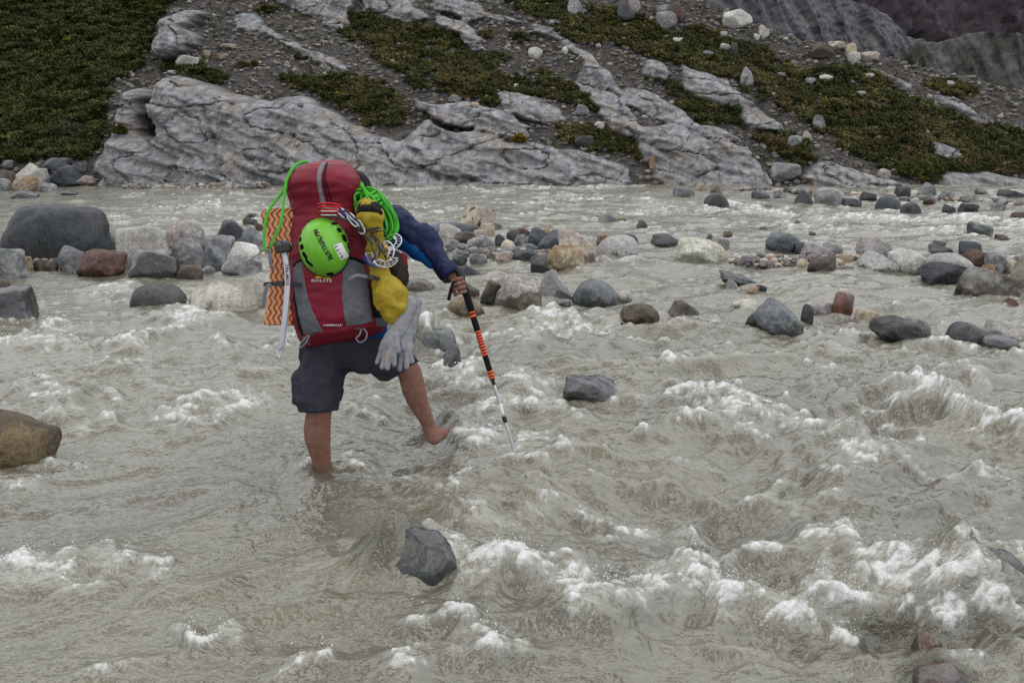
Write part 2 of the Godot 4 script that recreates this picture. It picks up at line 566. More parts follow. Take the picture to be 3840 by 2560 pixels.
func make_hillside() -> void:
	map_w = int((U1 - U0) / CELL) + 2
	map_h = int((S1 - S0) / CELL) + 2
	var blank := PackedFloat32Array()
	blank.resize(map_w * map_h)
	var rock := blank.duplicate()
	var thick := blank.duplicate()
	var lean := blank.duplicate()
	var grass := blank.duplicate()
	# bare slabs: [how far they stand out, how much steeper than the slope they rise, outline on the slope]
	var slabs := [
		[0.1, 0.5, [Vector2(-13.46, 5.505), Vector2(-12.767, 5.408), Vector2(-12.522, 4.837), Vector2(-12.452, 2.861), Vector2(-11.74, 2.353), Vector2(-11.112, 1.613), Vector2(-10.877, 0.284), Vector2(-10.572, -1.033), Vector2(-13.005, -1.033), Vector2(-13.405, 0.588), Vector2(-13.56, 1.292), Vector2(-13.293, 2.606), Vector2(-13.429, 4.65)]],
		[0.2, 0.5, [Vector2(-12.314, 5.837), Vector2(-12.02, 6.277), Vector2(-11.129, 5.983), Vector2(-9.996, 5.264), Vector2(-9.033, 4.788), Vector2(-8.093, 4.623), Vector2(-7.683, 4.983), Vector2(-7.106, 4.899), Vector2(-6.206, 3.973), Vector2(-5.326, 3.238), Vector2(-4.457, 2.603), Vector2(-3.531, 2.231), Vector2(-3.018, 1.153), Vector2(-2.84, -1.157), Vector2(-10.511, -1.157), Vector2(-11.034, 1.506), Vector2(-11.701, 2.354), Vector2(-12.139, 3.76)]],
		[0.15, 0.3, [Vector2(-3.706, 2.353), Vector2(-2.985, 3.737), Vector2(-2.166, 2.861), Vector2(-1.091, 3.034), Vector2(-0.255, 2.353), Vector2(0.572, 2.353), Vector2(1.442, 2.103), Vector2(2.872, 1.532), Vector2(3.804, 0.976), Vector2(3.837, -1.033), Vector2(-2.943, -1.033), Vector2(-3.054, 0.743), Vector2(-3.597, 2.103)]],
		[0.45, 0.1, [Vector2(-4.133, 5.505), Vector2(-3.629, 5.026), Vector2(-2.771, 4.464), Vector2(-1.811, 4.743), Vector2(-0.521, 4.28), Vector2(0.488, 3.382), Vector2(0.678, 2.69), Vector2(0.477, 2.353), Vector2(-0.306, 2.521), Vector2(-1.054, 3.034), Vector2(-2.203, 3.207), Vector2(-3.044, 3.916), Vector2(-3.851, 5.216)]],
		[0.4, 0.0, [Vector2(-0.597, 5.408), Vector2(0.516, 5.216), Vector2(1.547, 4.464), Vector2(1.917, 3.471), Vector2(1.001, 3.382), Vector2(-0.219, 4.097), Vector2(-0.536, 4.743)]],
		[0.5, 0.0, [Vector2(0.69, 10.212), Vector2(1.505, 9.976), Vector2(2.268, 8.833), Vector2(3.308, 7.423), Vector2(3.902, 5.994), Vector2(3.931, 5.12), Vector2(4.316, 3.737), Vector2(4.488, 2.521), Vector2(4.215, 2.269), Vector2(3.27, 3.382), Vector2(2.848, 4.65), Vector2(2.24, 5.994), Vector2(2.65, 6.596), Vector2(2.545, 7.635), Vector2(1.71, 9.17), Vector2(0.796, 9.513)]],
		[0.4, 0.0, [Vector2(4.041, 5.693), Vector2(4.789, 5.606), Vector2(5.512, 4.844), Vector2(6.119, 3.893), Vector2(6.433, 2.982), Vector2(5.692, 2.982), Vector2(4.613, 3.973), Vector2(4.075, 4.705)]],
		[0.6, 0.0, [Vector2(4.95, 7.766), Vector2(5.707, 7.414), Vector2(5.863, 6.277), Vector2(5.687, 5.837), Vector2(5.041, 6.388)]],
		[0.6, 0.0, [Vector2(6.18, 7.298), Vector2(7.125, 6.725), Vector2(7.968, 6.056), Vector2(8.259, 5.088), Vector2(8.877, 4.16), Vector2(9.581, 3.27), Vector2(9.293, 2.982), Vector2(8.3, 2.982), Vector2(7.665, 4.363), Vector2(6.817, 4.774), Vector2(6.216, 5.406), Vector2(6.299, 6.838)]],
		[0.2, 0.3, [Vector2(4.255, 3.078), Vector2(5.627, 3.27), Vector2(6.978, 3.174), Vector2(7.961, 2.231), Vector2(8.074, 1.329), Vector2(8.397, 0.465), Vector2(8.23, -0.524), Vector2(5.562, -0.524), Vector2(4.617, 0.297), Vector2(4.195, 2.047)]],
		[0.3, 0.1, [Vector2(9.705, 0.979), Vector2(10.311, 1.329), Vector2(11.007, 0.892), Vector2(11.931, 0.381), Vector2(12.779, 0.047), Vector2(12.594, -0.524), Vector2(9.629, -0.524), Vector2(9.494, 0.465)]],
		[0.25, 0.0, [Vector2(14.245, 2.416), Vector2(15.177, 1.956), Vector2(14.665, 1.153), Vector2(14.071, 1.595)]],
		[0.2, 0.1, [Vector2(14.098, 0.806), Vector2(15.47, 0.635), Vector2(16.637, 0.213), Vector2(16.851, -0.524), Vector2(13.772, -0.524)]],
		[0.3, 0.0, [Vector2(15.234, 5.193), Vector2(15.941, 4.878), Vector2(16.894, 3.465), Vector2(16.647, 3.27), Vector2(15.393, 4.16)]],
		[0.25, 0.0, [Vector2(13.753, 6.838), Vector2(14.789, 5.729), Vector2(14.481, 5.513), Vector2(13.728, 6.556)]],
		[0.3, 0.0, [Vector2(9.026, 5.567), Vector2(9.501, 5.299), Vector2(9.598, 4.671), Vector2(9.258, 4.983)]],
		[0.4, 0.0, [Vector2(-10.817, 15.007), Vector2(-6.938, 15.007), Vector2(-6.554, 9.86), Vector2(-7.57, 10.689), Vector2(-8.867, 11.299), Vector2(-9.916, 12.05)]],
		[0.4, 0.0, [Vector2(-11.371, 10.931), Vector2(-10.552, 11.299), Vector2(-9.781, 9.86), Vector2(-8.757, 9.057), Vector2(-8.068, 8.39), Vector2(-7.151, 7.955), Vector2(-6.197, 7.213), Vector2(-6.114, 6.596), Vector2(-7.006, 7.006), Vector2(-8.635, 8.39), Vector2(-9.828, 9.513), Vector2(-10.35, 9.513), Vector2(-11.153, 9.976)]],
		[0.6, 0.1, [Vector2(-13.737, 8.39), Vector2(-13.919, 9.743), Vector2(-13.933, 10.689), Vector2(-12.523, 11.299), Vector2(-12.383, 10.931), Vector2(-12.934, 9.86), Vector2(-12.127, 9.284), Vector2(-12.26, 8.172), Vector2(-12.894, 7.423), Vector2(-13.46, 7.529)]],
		[0.6, 0.0, [Vector2(-6.639, 15.007), Vector2(-4.839, 15.007), Vector2(-3.984, 11.547), Vector2(-3.325, 10.689), Vector2(-3.878, 10.212), Vector2(-4.85, 10.569), Vector2(-5.255, 11.053), Vector2(-6.104, 11.175)]],
		[0.6, 0.0, [Vector2(-3.103, 10.931), Vector2(-1.779, 10.449), Vector2(-1.038, 8.833), Vector2(-1.077, 8.063), Vector2(-1.696, 8.172), Vector2(-2.144, 9.398), Vector2(-2.978, 9.86)]],
		[0.4, 0.0, [Vector2(-3.895, 15.007), Vector2(-2.214, 15.007), Vector2(-1.158, 11.299), Vector2(-0.133, 10.689), Vector2(0.635, 10.33), Vector2(0.104, 10.212), Vector2(-1.028, 10.81), Vector2(-1.789, 10.449), Vector2(-2.53, 11.053), Vector2(-3.137, 11.175)]],
		[0.3, 0.0, [Vector2(-8.02, 12.305), Vector2(-7.112, 11.547), Vector2(-6.48, 9.976), Vector2(-6.933, 9.86), Vector2(-7.71, 10.33)]],
		[0.3, 0.0, [Vector2(-7.339, 7.955), Vector2(-6.744, 7.741), Vector2(-6.114, 6.8), Vector2(-6.579, 6.596), Vector2(-7.19, 7.006)]],
		[0.25, 0.0, [Vector2(-3.57, 8.721), Vector2(-3.118, 8.833), Vector2(-2.969, 8.281), Vector2(-3.476, 8.226)]],
		[0.3, 0.0, [Vector2(1.476, 10.689), Vector2(2.003, 10.449), Vector2(2.102, 9.976), Vector2(1.521, 10.212)]],
	]
	for a in slabs:
		var poly := PackedVector2Array(a[2])
		rock = fill_map(rock, poly, 1.0)
		thick = fill_map(thick, poly, a[0])
		lean = fill_map(lean, poly, a[1])
	# patches of heath and moss
	var heath := [
		[Vector2(-64.222, 33.754), Vector2(-20.128, 33.754), Vector2(-14.505, 12.305), Vector2(-14.321, 11.012), Vector2(-14.7, 10.477), Vector2(-14.272, 8.446), Vector2(-13.978, 7.182), Vector2(-14.331, 6.725), Vector2(-14.843, 5.549), Vector2(-14.071, 2.982), Vector2(-14.044, 2.231), Vector2(-14.049, 1.388), Vector2(-14.931, 1.625), Vector2(-16.966, 1.27), Vector2(-35.721, 1.27)],
		[Vector2(-7.016, 11.299), Vector2(-6.088, 11.175), Vector2(-4.923, 10.449), Vector2(-3.937, 10.094), Vector2(-3.105, 10.094), Vector2(-2.182, 9.398), Vector2(-1.789, 8.281), Vector2(-0.981, 7.955), Vector2(-0.07, 7.848), Vector2(-0.126, 7.529), Vector2(-0.849, 7.006), Vector2(-0.556, 5.797), Vector2(-0.656, 5.216), Vector2(-0.277, 4.65), Vector2(-0.222, 4.188), Vector2(-1.071, 4.65), Vector2(-1.876, 4.931), Vector2(-2.264, 5.216), Vector2(-3.526, 5.602), Vector2(-3.761, 6.494), Vector2(-4.452, 6.8), Vector2(-5.222, 7.741), Vector2(-5.191, 8.5), Vector2(-6.096, 8.833), Vector2(-6.855, 9.284), Vector2(-6.64, 9.86)],
		[Vector2(-7.988, 6.393), Vector2(-7.179, 6.494), Vector2(-6.076, 6.494), Vector2(-4.909, 5.895), Vector2(-4.193, 5.216), Vector2(-4.034, 4.65), Vector2(-3.213, 4.28), Vector2(-3.95, 3.737), Vector2(-3.894, 3.12), Vector2(-4.73, 3.295), Vector2(-5.232, 3.207), Vector2(-5.759, 4.097), Vector2(-6.481, 4.743), Vector2(-7.547, 5.408)],
		[Vector2(-0.617, 6.293), Vector2(-0.013, 6.596), Vector2(0.534, 6.193), Vector2(2.177, 6.193), Vector2(2.827, 5.216), Vector2(3.122, 4.097), Vector2(2.803, 4.007), Vector2(2.103, 4.65), Vector2(1.056, 5.12), Vector2(0.094, 5.312), Vector2(-0.283, 5.602)],
		[Vector2(0.878, 7.006), Vector2(1.432, 6.902), Vector2(1.417, 6.393), Vector2(0.812, 6.393)],
		[Vector2(-1.061, 15.007), Vector2(2.271, 15.007), Vector2(2.432, 11.547), Vector2(3.665, 11.672), Vector2(6.283, 10.449), Vector2(5.929, 7.635), Vector2(4.578, 8.39), Vector2(3.768, 9.057), Vector2(2.357, 9.976), Vector2(1.773, 10.212), Vector2(0.593, 11.175), Vector2(-0.138, 11.672)],
		[Vector2(1.524, 9.86), Vector2(2.239, 9.976), Vector2(3.427, 9.17), Vector2(3.453, 8.721), Vector2(2.977, 8.5), Vector2(2.314, 9.057)],
		[Vector2(5.164, 10.127), Vector2(6.262, 9.105), Vector2(7.448, 10.127), Vector2(8.094, 9.781), Vector2(8.67, 9.105), Vector2(9.91, 8.446), Vector2(10.734, 6.876), Vector2(12.458, 7.182), Vector2(13.6, 6.575), Vector2(13.96, 5.123), Vector2(15.773, 4.026), Vector2(18.703, 1.987), Vector2(18.618, 0.241), Vector2(14.948, 0.578), Vector2(14.079, 0.13), Vector2(13.275, 0.241), Vector2(12.537, 0.578), Vector2(12.032, 1.27), Vector2(11.069, 1.987), Vector2(10.734, 2.982), Vector2(10.319, 3.76), Vector2(9.361, 4.295), Vector2(8.646, 5.406), Vector2(8.165, 6.277), Vector2(7.24, 6.575), Vector2(6.344, 7.182), Vector2(4.922, 7.806)],
		[Vector2(4.822, 6.838), Vector2(5.814, 5.946), Vector2(6.576, 4.983), Vector2(7.041, 4.568), Vector2(8.173, 4.363), Vector2(8.291, 3.174), Vector2(7.855, 3.27), Vector2(6.963, 3.367), Vector2(6.535, 3.174), Vector2(5.991, 4.16), Vector2(5.745, 5.406), Vector2(5.006, 6.277)],
		[Vector2(8.535, 2.982), Vector2(9.71, 2.697), Vector2(10.079, 2.139), Vector2(9.872, 1.066), Vector2(9.207, 0.979), Vector2(9.055, 1.506), Vector2(8.457, 1.775), Vector2(8.384, 2.509)],
		[Vector2(-13.474, 6.902), Vector2(-12.782, 7.423), Vector2(-11.885, 7.213), Vector2(-10.899, 6.596), Vector2(-10.585, 6.193), Vector2(-10.934, 5.602), Vector2(-11.822, 5.895), Vector2(-12.723, 6.8)],
		[Vector2(-10.589, 7.423), Vector2(-9.993, 7.529), Vector2(-9.513, 7.109), Vector2(-9.971, 6.902)],
		[Vector2(-8.726, 6.494), Vector2(-7.645, 6.293), Vector2(-6.941, 5.994), Vector2(-6.793, 5.026), Vector2(-7.529, 5.602), Vector2(-8.576, 5.994)],
		[Vector2(-13.162, 2.861), Vector2(-12.963, 3.207), Vector2(-12.503, 3.034), Vector2(-12.352, 2.353), Vector2(-12.831, 2.606)],
		[Vector2(-10.655, 11.797), Vector2(-10.152, 12.05), Vector2(-9.955, 11.053), Vector2(-10.465, 11.175)],
		[Vector2(-8.55, 8.281), Vector2(-7.809, 7.955), Vector2(-7.553, 7.423), Vector2(-8.34, 7.741)],
		[Vector2(1.523, 3.207), Vector2(2.808, 3.295), Vector2(3.541, 2.861), Vector2(4.465, 2.021), Vector2(5.211, 1.938), Vector2(5.17, 1.613), Vector2(3.921, 1.532), Vector2(2.955, 1.775), Vector2(1.994, 2.353), Vector2(1.602, 2.606)],
		[Vector2(-1.434, 9.86), Vector2(-0.897, 9.628), Vector2(-0.711, 8.945), Vector2(-1.303, 9.398)],
		[Vector2(-0.309, 9.628), Vector2(0.572, 9.398), Vector2(0.565, 8.833), Vector2(-0.014, 9.057)],
		[Vector2(1.714, 2.982), Vector2(2.465, 2.982), Vector2(2.422, 2.231), Vector2(1.831, 2.231)],
		[Vector2(14.874, 5.983), Vector2(16.536, 6.129), Vector2(17.173, 5.264), Vector2(15.806, 4.983)],
	]
	for a in heath:
		grass = fill_map(grass, PackedVector2Array(a), 1.0)
	var core := blur(rock, 4, 2)
	rock = blur(rock, 1, 2)
	thick = blur(thick, 5, 2)
	lean = blur(lean, 5, 2)
	grass = blur(grass, 2, 2)

	hn_u = int((U1 - U0) / HU) + 1
	hn_s = int((S1 - S0) / HS) + 1
	var swell := sn(0.22, 3, 5)
	var warp := sn(0.9, 3, 7)
	var fine := sn(2.2, 4, 9)
	var bed := ridged(1.0, 3, 13)
	var joints := sn(0.42, 1, 17)
	var patch := sn(0.7, 4, 19)
	var blotch := sn(2.5, 3, 23)
	var tall := sn(1.3, 3, 25)
	var ring := noise(FastNoiseLite.TYPE_CELLULAR, 1.5, 1, 29)
	ring.cellular_return_type = FastNoiseLite.RETURN_DISTANCE
	var pick := noise(FastNoiseLite.TYPE_CELLULAR, 1.5, 1, 29)
	pick.cellular_return_type = FastNoiseLite.RETURN_CELL_VALUE
	var grit := noise(FastNoiseLite.TYPE_VALUE, 9.0, 2, 37)
	var dis := PackedFloat32Array()
	dis.resize(hn_u * hn_s)
	var col := PackedColorArray()
	col.resize(hn_u * hn_s)
	hill_rock.resize(hn_u * hn_s)
	hill_grass.resize(hn_u * hn_s)
	for r in hn_s:
		var s := S0 + r * HS
		for k in hn_u:
			var u := U0 + k * HU
			var at := r * hn_u + k
			var wu := u + warp.get_noise_2d(u, s) * 0.22
			var ws := s + warp.get_noise_2d(u + 40.0, s) * 0.16
			var rk := look_up(rock, wu, ws)
			var cr := look_up(core, wu, ws)
			var gr := look_up(grass, u + warp.get_noise_2d(u * 1.7, s * 1.7 + 9.0) * 0.45, s + warp.get_noise_2d(u * 1.7 + 77.0, s * 1.7) * 0.35)
			var edge := sstep(0.3, 0.8, rk)
			var on := sstep(0.2, 0.75, cr)
			# beds dip to the right
			var along := 0.86 * u - 0.51 * s
			var across := 0.51 * u + 0.86 * s
			var b := bed.get_noise_2d(along * 0.16, across * 0.55)
			var b2 := bed.get_noise_2d(along * 0.35 + 70.0, across * 1.6)
			var j := 1.0 - 7.0 * absf(joints.get_noise_2d(along * 0.8 + 0.25 * b, across * 1.1 + 0.15 * warp.get_noise_2d(u * 2.0, s * 2.0)))
			var f := fine.get_noise_2d(u, s)
			var d := swell.get_noise_2d(u, s) * 0.45
			d += (look_up(thick, u, s) * edge * (0.45 + 0.55 * on) + look_up(lean, u, s) * edge * maxf(s, 0.0))
			if edge > 0.0:
				d += edge * (0.30 * b + 0.05 * b2 + 0.06 * f - 0.14 * sstep(0.45, 0.95, j))
			d += (1.0 - edge) * (0.05 * f + 0.03 * grit.get_noise_2d(u, s))
			var g := sstep(0.25, 0.7, gr) * (1.0 - edge * 0.9)
			if u > -11.0:
				g *= sstep(-0.42, -0.12, blotch.get_noise_2d(u * 0.45 + 5.0, s * 0.55))
			d += g * (0.10 + (0.26 if u < -11.0 else 0.16) * tall.get_noise_2d(u, s))
			var over := s - crest_at(u) - 0.25 * fine.get_noise_2d(u * 0.6, 3.0)
			if over > 0.0:
				d -= over * 1.15
			dis[at] = d
			hill_rock[at] = edge
			hill_grass[at] = g
			# colours
			var p := patch.get_noise_2d(along * 0.6, across * 1.6)
			var q := blotch.get_noise_2d(u, s)
			var base := Color(0.43, 0.435, 0.45).lerp(Color(0.23, 0.235, 0.245), sstep(-0.1, 0.45, p))
			base = base.lerp(Color(0.42, 0.355, 0.305), sstep(0.05, 0.4, patch.get_noise_2d(along * 0.5 + 31.0, across * 1.1)) * 0.7)
			base = base.lerp(Color(0.62, 0.62, 0.63), sstep(0.05, 0.4, q) * 0.75)
			base = base.lerp(Color(0.10, 0.105, 0.11), sstep(0.25, 0.5, blotch.get_noise_2d(u * 1.6 + 9.0, s * 0.8)) * 0.65)
			base = base.lerp(Color(0.10, 0.10, 0.105), sstep(0.75, 0.95, j) * 0.6)
			if pick.get_noise_2d(u, s) > 0.6:
				var rd := ring.get_noise_2d(u, s) + 1.0
				base = base.lerp(Color(0.52, 0.53, 0.53), (1.0 - sstep(0.22, 0.3, rd)) * 0.75)
				base = base.lerp(Color(0.12, 0.12, 0.125), sstep(0.24, 0.28, rd) * (1.0 - sstep(0.28, 0.36, rd)) * 0.7)
			var soil := Color(0.11, 0.10, 0.096).lerp(Color(0.165, 0.15, 0.142), sstep(-0.2, 0.4, q)) * (1.0 + 0.5 * grit.get_noise_2d(u * 1.7, s * 1.7))
			var turf := Color(0.028, 0.030, 0.012).lerp(Color(0.045, 0.033, 0.016), sstep(0.0, 0.4, p))
			var c := soil.lerp(turf, g).lerp(base, edge)
			c.a = 1.0
			col[at] = c
	# long joints that cut the lower cliff
	for a in [
		[0.10, 0.3, [Vector2(-11.064, 1.697), Vector2(-10.861, 0.921), Vector2(-10.691, 0.174)]],
		[0.09, 0.3, [Vector2(-10.305, 4.705), Vector2(-10.083, 3.76), Vector2(-9.789, 2.478), Vector2(-9.543, 1.506), Vector2(-9.343, 0.241)]],
		[0.05, 0.15, [Vector2(-9.118, 4.568), Vector2(-8.813, 3.628), Vector2(-8.444, 2.231)]],
		[0.05, 0.15, [Vector2(-8.873, 4.568), Vector2(-8.623, 3.238)]],
		[0.08, 0.3, [Vector2(-12.905, 5.406), Vector2(-12.672, 3.76), Vector2(-12.156, 2.603), Vector2(-11.601, 1.987), Vector2(-11.027, 1.459)]],
		[0.14, 0.3, [Vector2(-6.966, 1.987), Vector2(-6.807, 0.921)]],
		[0.12, 0.35, [Vector2(-3.636, 2.231), Vector2(-3.163, 1.745), Vector2(-2.961, 0.921), Vector2(-2.415, 0.353), Vector2(-1.316, 0.286), Vector2(-0.769, 0.353)]],
		[0.07, 0.2, [Vector2(-6.386, 2.729), Vector2(-5.818, 2.231), Vector2(-4.588, 2.108), Vector2(-3.894, 2.354)]],
		[0.07, 0.25, [Vector2(-2.988, 3.813), Vector2(-2.292, 3.238), Vector2(-1.695, 2.982), Vector2(-0.962, 2.855), Vector2(-0.377, 2.603), Vector2(0.347, 2.429)]],
		[0.16, 0.35, [Vector2(-1.146, 3.238), Vector2(-0.988, 2.729)]], [0.13, 0.3, [Vector2(-0.605, 3.445), Vector2(-0.481, 2.855)]],
		[0.06, 0.15, [Vector2(-8.599, 4.026), Vector2(-7.62, 3.498), Vector2(-6.919, 2.729), Vector2(-5.984, 2.231)]],
		[0.06, 0.2, [Vector2(4.832, 3.973), Vector2(5.641, 3.238), Vector2(6.674, 2.231), Vector2(7.244, 1.27)]],
		[0.10, 0.25, [Vector2(6.744, 2.729), Vector2(7.393, 2.231), Vector2(7.745, 1.745)]],
	]:
		var pts: Array = a[2]
		for i in pts.size() - 1:
			var p0: Vector2 = pts[i]
			var p1: Vector2 = pts[i + 1]
			var rad: float = a[0] * 3.0
			for r in range(maxi(0, int((minf(p0.y, p1.y) - rad - S0) / HS)), mini(hn_s, int((maxf(p0.y, p1.y) + rad - S0) / HS) + 2)):
				for k in range(maxi(0, int((minf(p0.x, p1.x) - rad - U0) / HU)), mini(hn_u, int((maxf(p0.x, p1.x) + rad - U0) / HU) + 2)):
					var p := Vector2(U0 + k * HU, S0 + r * HS)
					p += Vector2(warp.get_noise_2d(p.x * 2.0, p.y * 2.0), warp.get_noise_2d(p.x * 2.0, p.y * 2.0 + 50.0)) * 0.1
					var dd := p.distance_to(Geometry2D.get_closest_point_to_segment(p, p0, p1)) / float(a[0])
					dis[r * hn_u + k] -= float(a[1]) * exp(-dd * dd) * hill_rock[r * hn_u + k] * 0.5
	hill_pos.resize(hn_u * hn_s)
	var cs := cos(SLOPE)
	var ss := sin(SLOPE)
	for r in hn_s:
		var s := S0 + r * HS
		for k in hn_u:
			var at := r * hn_u + k
			var fall := maxf(0.0, s - crest_at(U0 + k * HU)) * 0.85
			hill_pos[at] = Vector3(U0 + k * HU, s * ss + dis[at] * 0.05 - fall, BANK_Z - s * cs + dis[at])
	var g2 := MB.new()
	g2.grid(0, hn_u, hn_s)
	var mb := MB.new()
	mb.piece(hill_pos, g2.ix, Vector3(0, 1, 1), col)
	structure(put("hillside", mb.mesh(mats.hill)), "rocky slope of grey slabs, scree and heath above the river")
	make_heath()
	make_shrubs()
	make_scree()

# Single bushes that stand out from the heath.
func make_shrubs() -> void:
	var r := RandomNumberGenerator.new()
	r.seed = 15
	for a in [
		[Vector2(13.259, 0.533), 0.62, 0.55, Color(0.085, 0.105, 0.03), "rounded yellow-green willow bush at the foot of the right slope"],
		[Vector2(13.844, 0.669), 0.40, 0.34, Color(0.075, 0.085, 0.03), "small olive bush right of the yellow-green willow bush"],
		[Vector2(7.846, 3.973), 0.46, 0.40, Color(0.050, 0.075, 0.026), "dark green bush beside the pale slab on the right slope"],
		[Vector2(-15.108, 2.855), 0.62, 0.45, Color(0.105, 0.120, 0.075), "greyish leafy bush low on the left green slope"],
		[Vector2(0.296, 2.33), 0.26, 0.20, Color(0.200, 0.150, 0.020), "yellow moss cushion above the central river slab"],
		[Vector2(-12.762, 2.729), 0.24, 0.26, Color(0.090, 0.085, 0.022), "little yellow-green tuft in the cleft of the cliff"]]:
		var p := hill_pos[hill_spot(a[0].x, a[0].y)]
		var o := thing("shrub", a[4], "shrub", "bushes on the slope")
		o.position = p
		var stem := MB.new()
		for k in 5:
			var d := Vector3(r.randf_range(-0.6, 0.6), 1.0, r.randf_range(-0.4, 0.4)) * float(a[2])
			tube(stem, spline([Vector3(0, -0.08, 0), d * 0.4 + Vector3(0.02, 0, 0), d * 0.8], 4), 0.014, 0.014, 6, false, Vector3(0, 0, 1), null, Color(0.08, 0.06, 0.04))
		put("stem", stem.mesh(mats.pebble), o)
		var leaf := MB.new()
		var src := sprig(90, 9, 0.9)
		for k in 260:
			var q := Vector3(r.randfn(), absf(r.randfn()), r.randfn())
			q = q.normalized() * pow(r.randf(), 0.35)
			q = Vector3(q.x * a[1], q.y * a[2] * (0.85 + 0.3 * sin(q.x * 9.0)), q.z * a[1] * 0.8)
			var b := Basis.from_euler(Vector3(r.randf_range(-0.6, 0.6), r.randf() * TAU, r.randf_range(-0.6, 0.6))).scaled(Vector3.ONE * r.randf_range(0.10, 0.17))
			var at := leaf.v.size()
			var tone := r.randf_range(0.6, 1.4)
			for i in src.v.size():
				leaf.v.append(q + b * src.v[i])
				leaf.c.append(Color(a[3].r * tone * src.c[i].r, a[3].g * tone * src.c[i].r, a[3].b * tone * src.c[i].r))
			for i in src.ix:
				leaf.ix.append(at + i)
		put("crown", leaf.mesh(mats.leaf), o)

# One sprig: a tuft of narrow leaves round a point, about 1 unit across.
func sprig(sd: int, leaves: int, upright: float) -> MB:
	var r := RandomNumberGenerator.new()
	r.seed = sd
	var mb := MB.new()
	for k in leaves:
		var a := r.randf() * TAU
		var lift := r.randf_range(0.15, 1.0) * upright
		var dir := Vector3(cos(a), lift, sin(a)).normalized()
		var root := Vector3(r.randf_range(-0.3, 0.3), r.randf_range(-0.1, 0.35), r.randf_range(-0.3, 0.3))
		var side := dir.cross(Vector3(r.randf() - 0.5, 1, r.randf() - 0.5)).normalized() * r.randf_range(0.07, 0.14)
		var l := r.randf_range(0.3, 0.6)
		var at := mb.v.size()
		var tone := r.randf_range(0.6, 1.25)
		mb.v.append_array(PackedVector3Array([root, root + dir * l * 0.5 + side, root + dir * l, root + dir * l * 0.5 - side]))
		for q in 4:
			mb.c.append(Color(tone, tone, tone))
		mb.quad(at, at + 1, at + 2, at + 3)
	return mb

func scatter(called: String, mesh: Mesh, rows: PackedFloat32Array, parent: Node = self) -> MultiMeshInstance3D:
	var mm := MultiMesh.new()
	mm.transform_format = MultiMesh.TRANSFORM_3D
	mm.use_colors = true
	mm.mesh = mesh
	mm.instance_count = rows.size() / 16
	mm.buffer = rows
	var o := MultiMeshInstance3D.new()
	o.name = numbered(called)
	o.multimesh = mm
	parent.add_child(o, true)
	return o

func row(out: PackedFloat32Array, b: Basis, o: Vector3, c: Color) -> void:
	out.append_array(PackedFloat32Array([b.x.x, b.y.x, b.z.x, o.x, b.x.y, b.y.y, b.z.y, o.y, b.x.z, b.y.z, b.z.z, o.z, c.r, c.g, c.b, 1.0]))

func make_heath() -> void:
	var r := RandomNumberGenerator.new()
	r.seed = 5
	var hue := sn(0.45, 3, 101)
	var hue2 := sn(1.6, 2, 103)
	var bins := [PackedFloat32Array(), PackedFloat32Array(), PackedFloat32Array()]
	for k in 380000:
		var u := r.randf_range(U0, U1)
		var s := r.randf_range(0.0, S1)
		var at := hill_spot(u, s)
		var stray := r.randf() < 0.015 and hill_rock[at] < 0.2
		if hill_grass[at] < r.randf_range(0.15, 0.6) and not stray:
			continue
		if u > 9.0 and s > crest_at(u) + 0.5:
			continue
		var p := hill_pos[at]
		var h := hue.get_noise_2d(u, s)
		var h2 := hue2.get_noise_2d(u, s)
		var c := Color(0.068, 0.076, 0.028).lerp(Color(0.150, 0.134, 0.055), sstep(-0.1, 0.4, h + h2 * 0.5))
		c = c.lerp(Color(0.115, 0.082, 0.045), sstep(0.1, 0.5, hue.get_noise_2d(u + 50.0, s) + h2 * 0.4) * 0.8)
		if u < -11.0:
			c = c.lerp(Color(0.044, 0.060, 0.018).lerp(Color(0.09, 0.108, 0.036), sstep(0.0, 0.5, h2)), 0.65)
		if r.randf() < 0.05 and h2 > 0.28:
			c = Color(0.22, 0.16, 0.02)
		c *= r.randf_range(0.65, 1.35)
		var sz := r.randf_range(0.11, 0.24) * (1.25 if u < -11.0 else 1.0)
		var b := Basis(Vector3.UP, r.randf() * TAU).rotated(Vector3.RIGHT, r.randf_range(0.1, 0.7)).scaled(Vector3(sz, sz * r.randf_range(0.7, 1.2), sz))
		row(bins[k % 3], b, p + Vector3(0, sz * 0.1, 0), c)
	for k in 3:
		var o := scatter("heath", sprig(40 + k, 11, 1.3).mesh(mats.leaf), bins[k])
		tag(o, ["low dark green heath covering the slope", "olive and brown heath twigs covering the slope", "short mossy heath covering the slope"][k], "heath", "", "stuff")

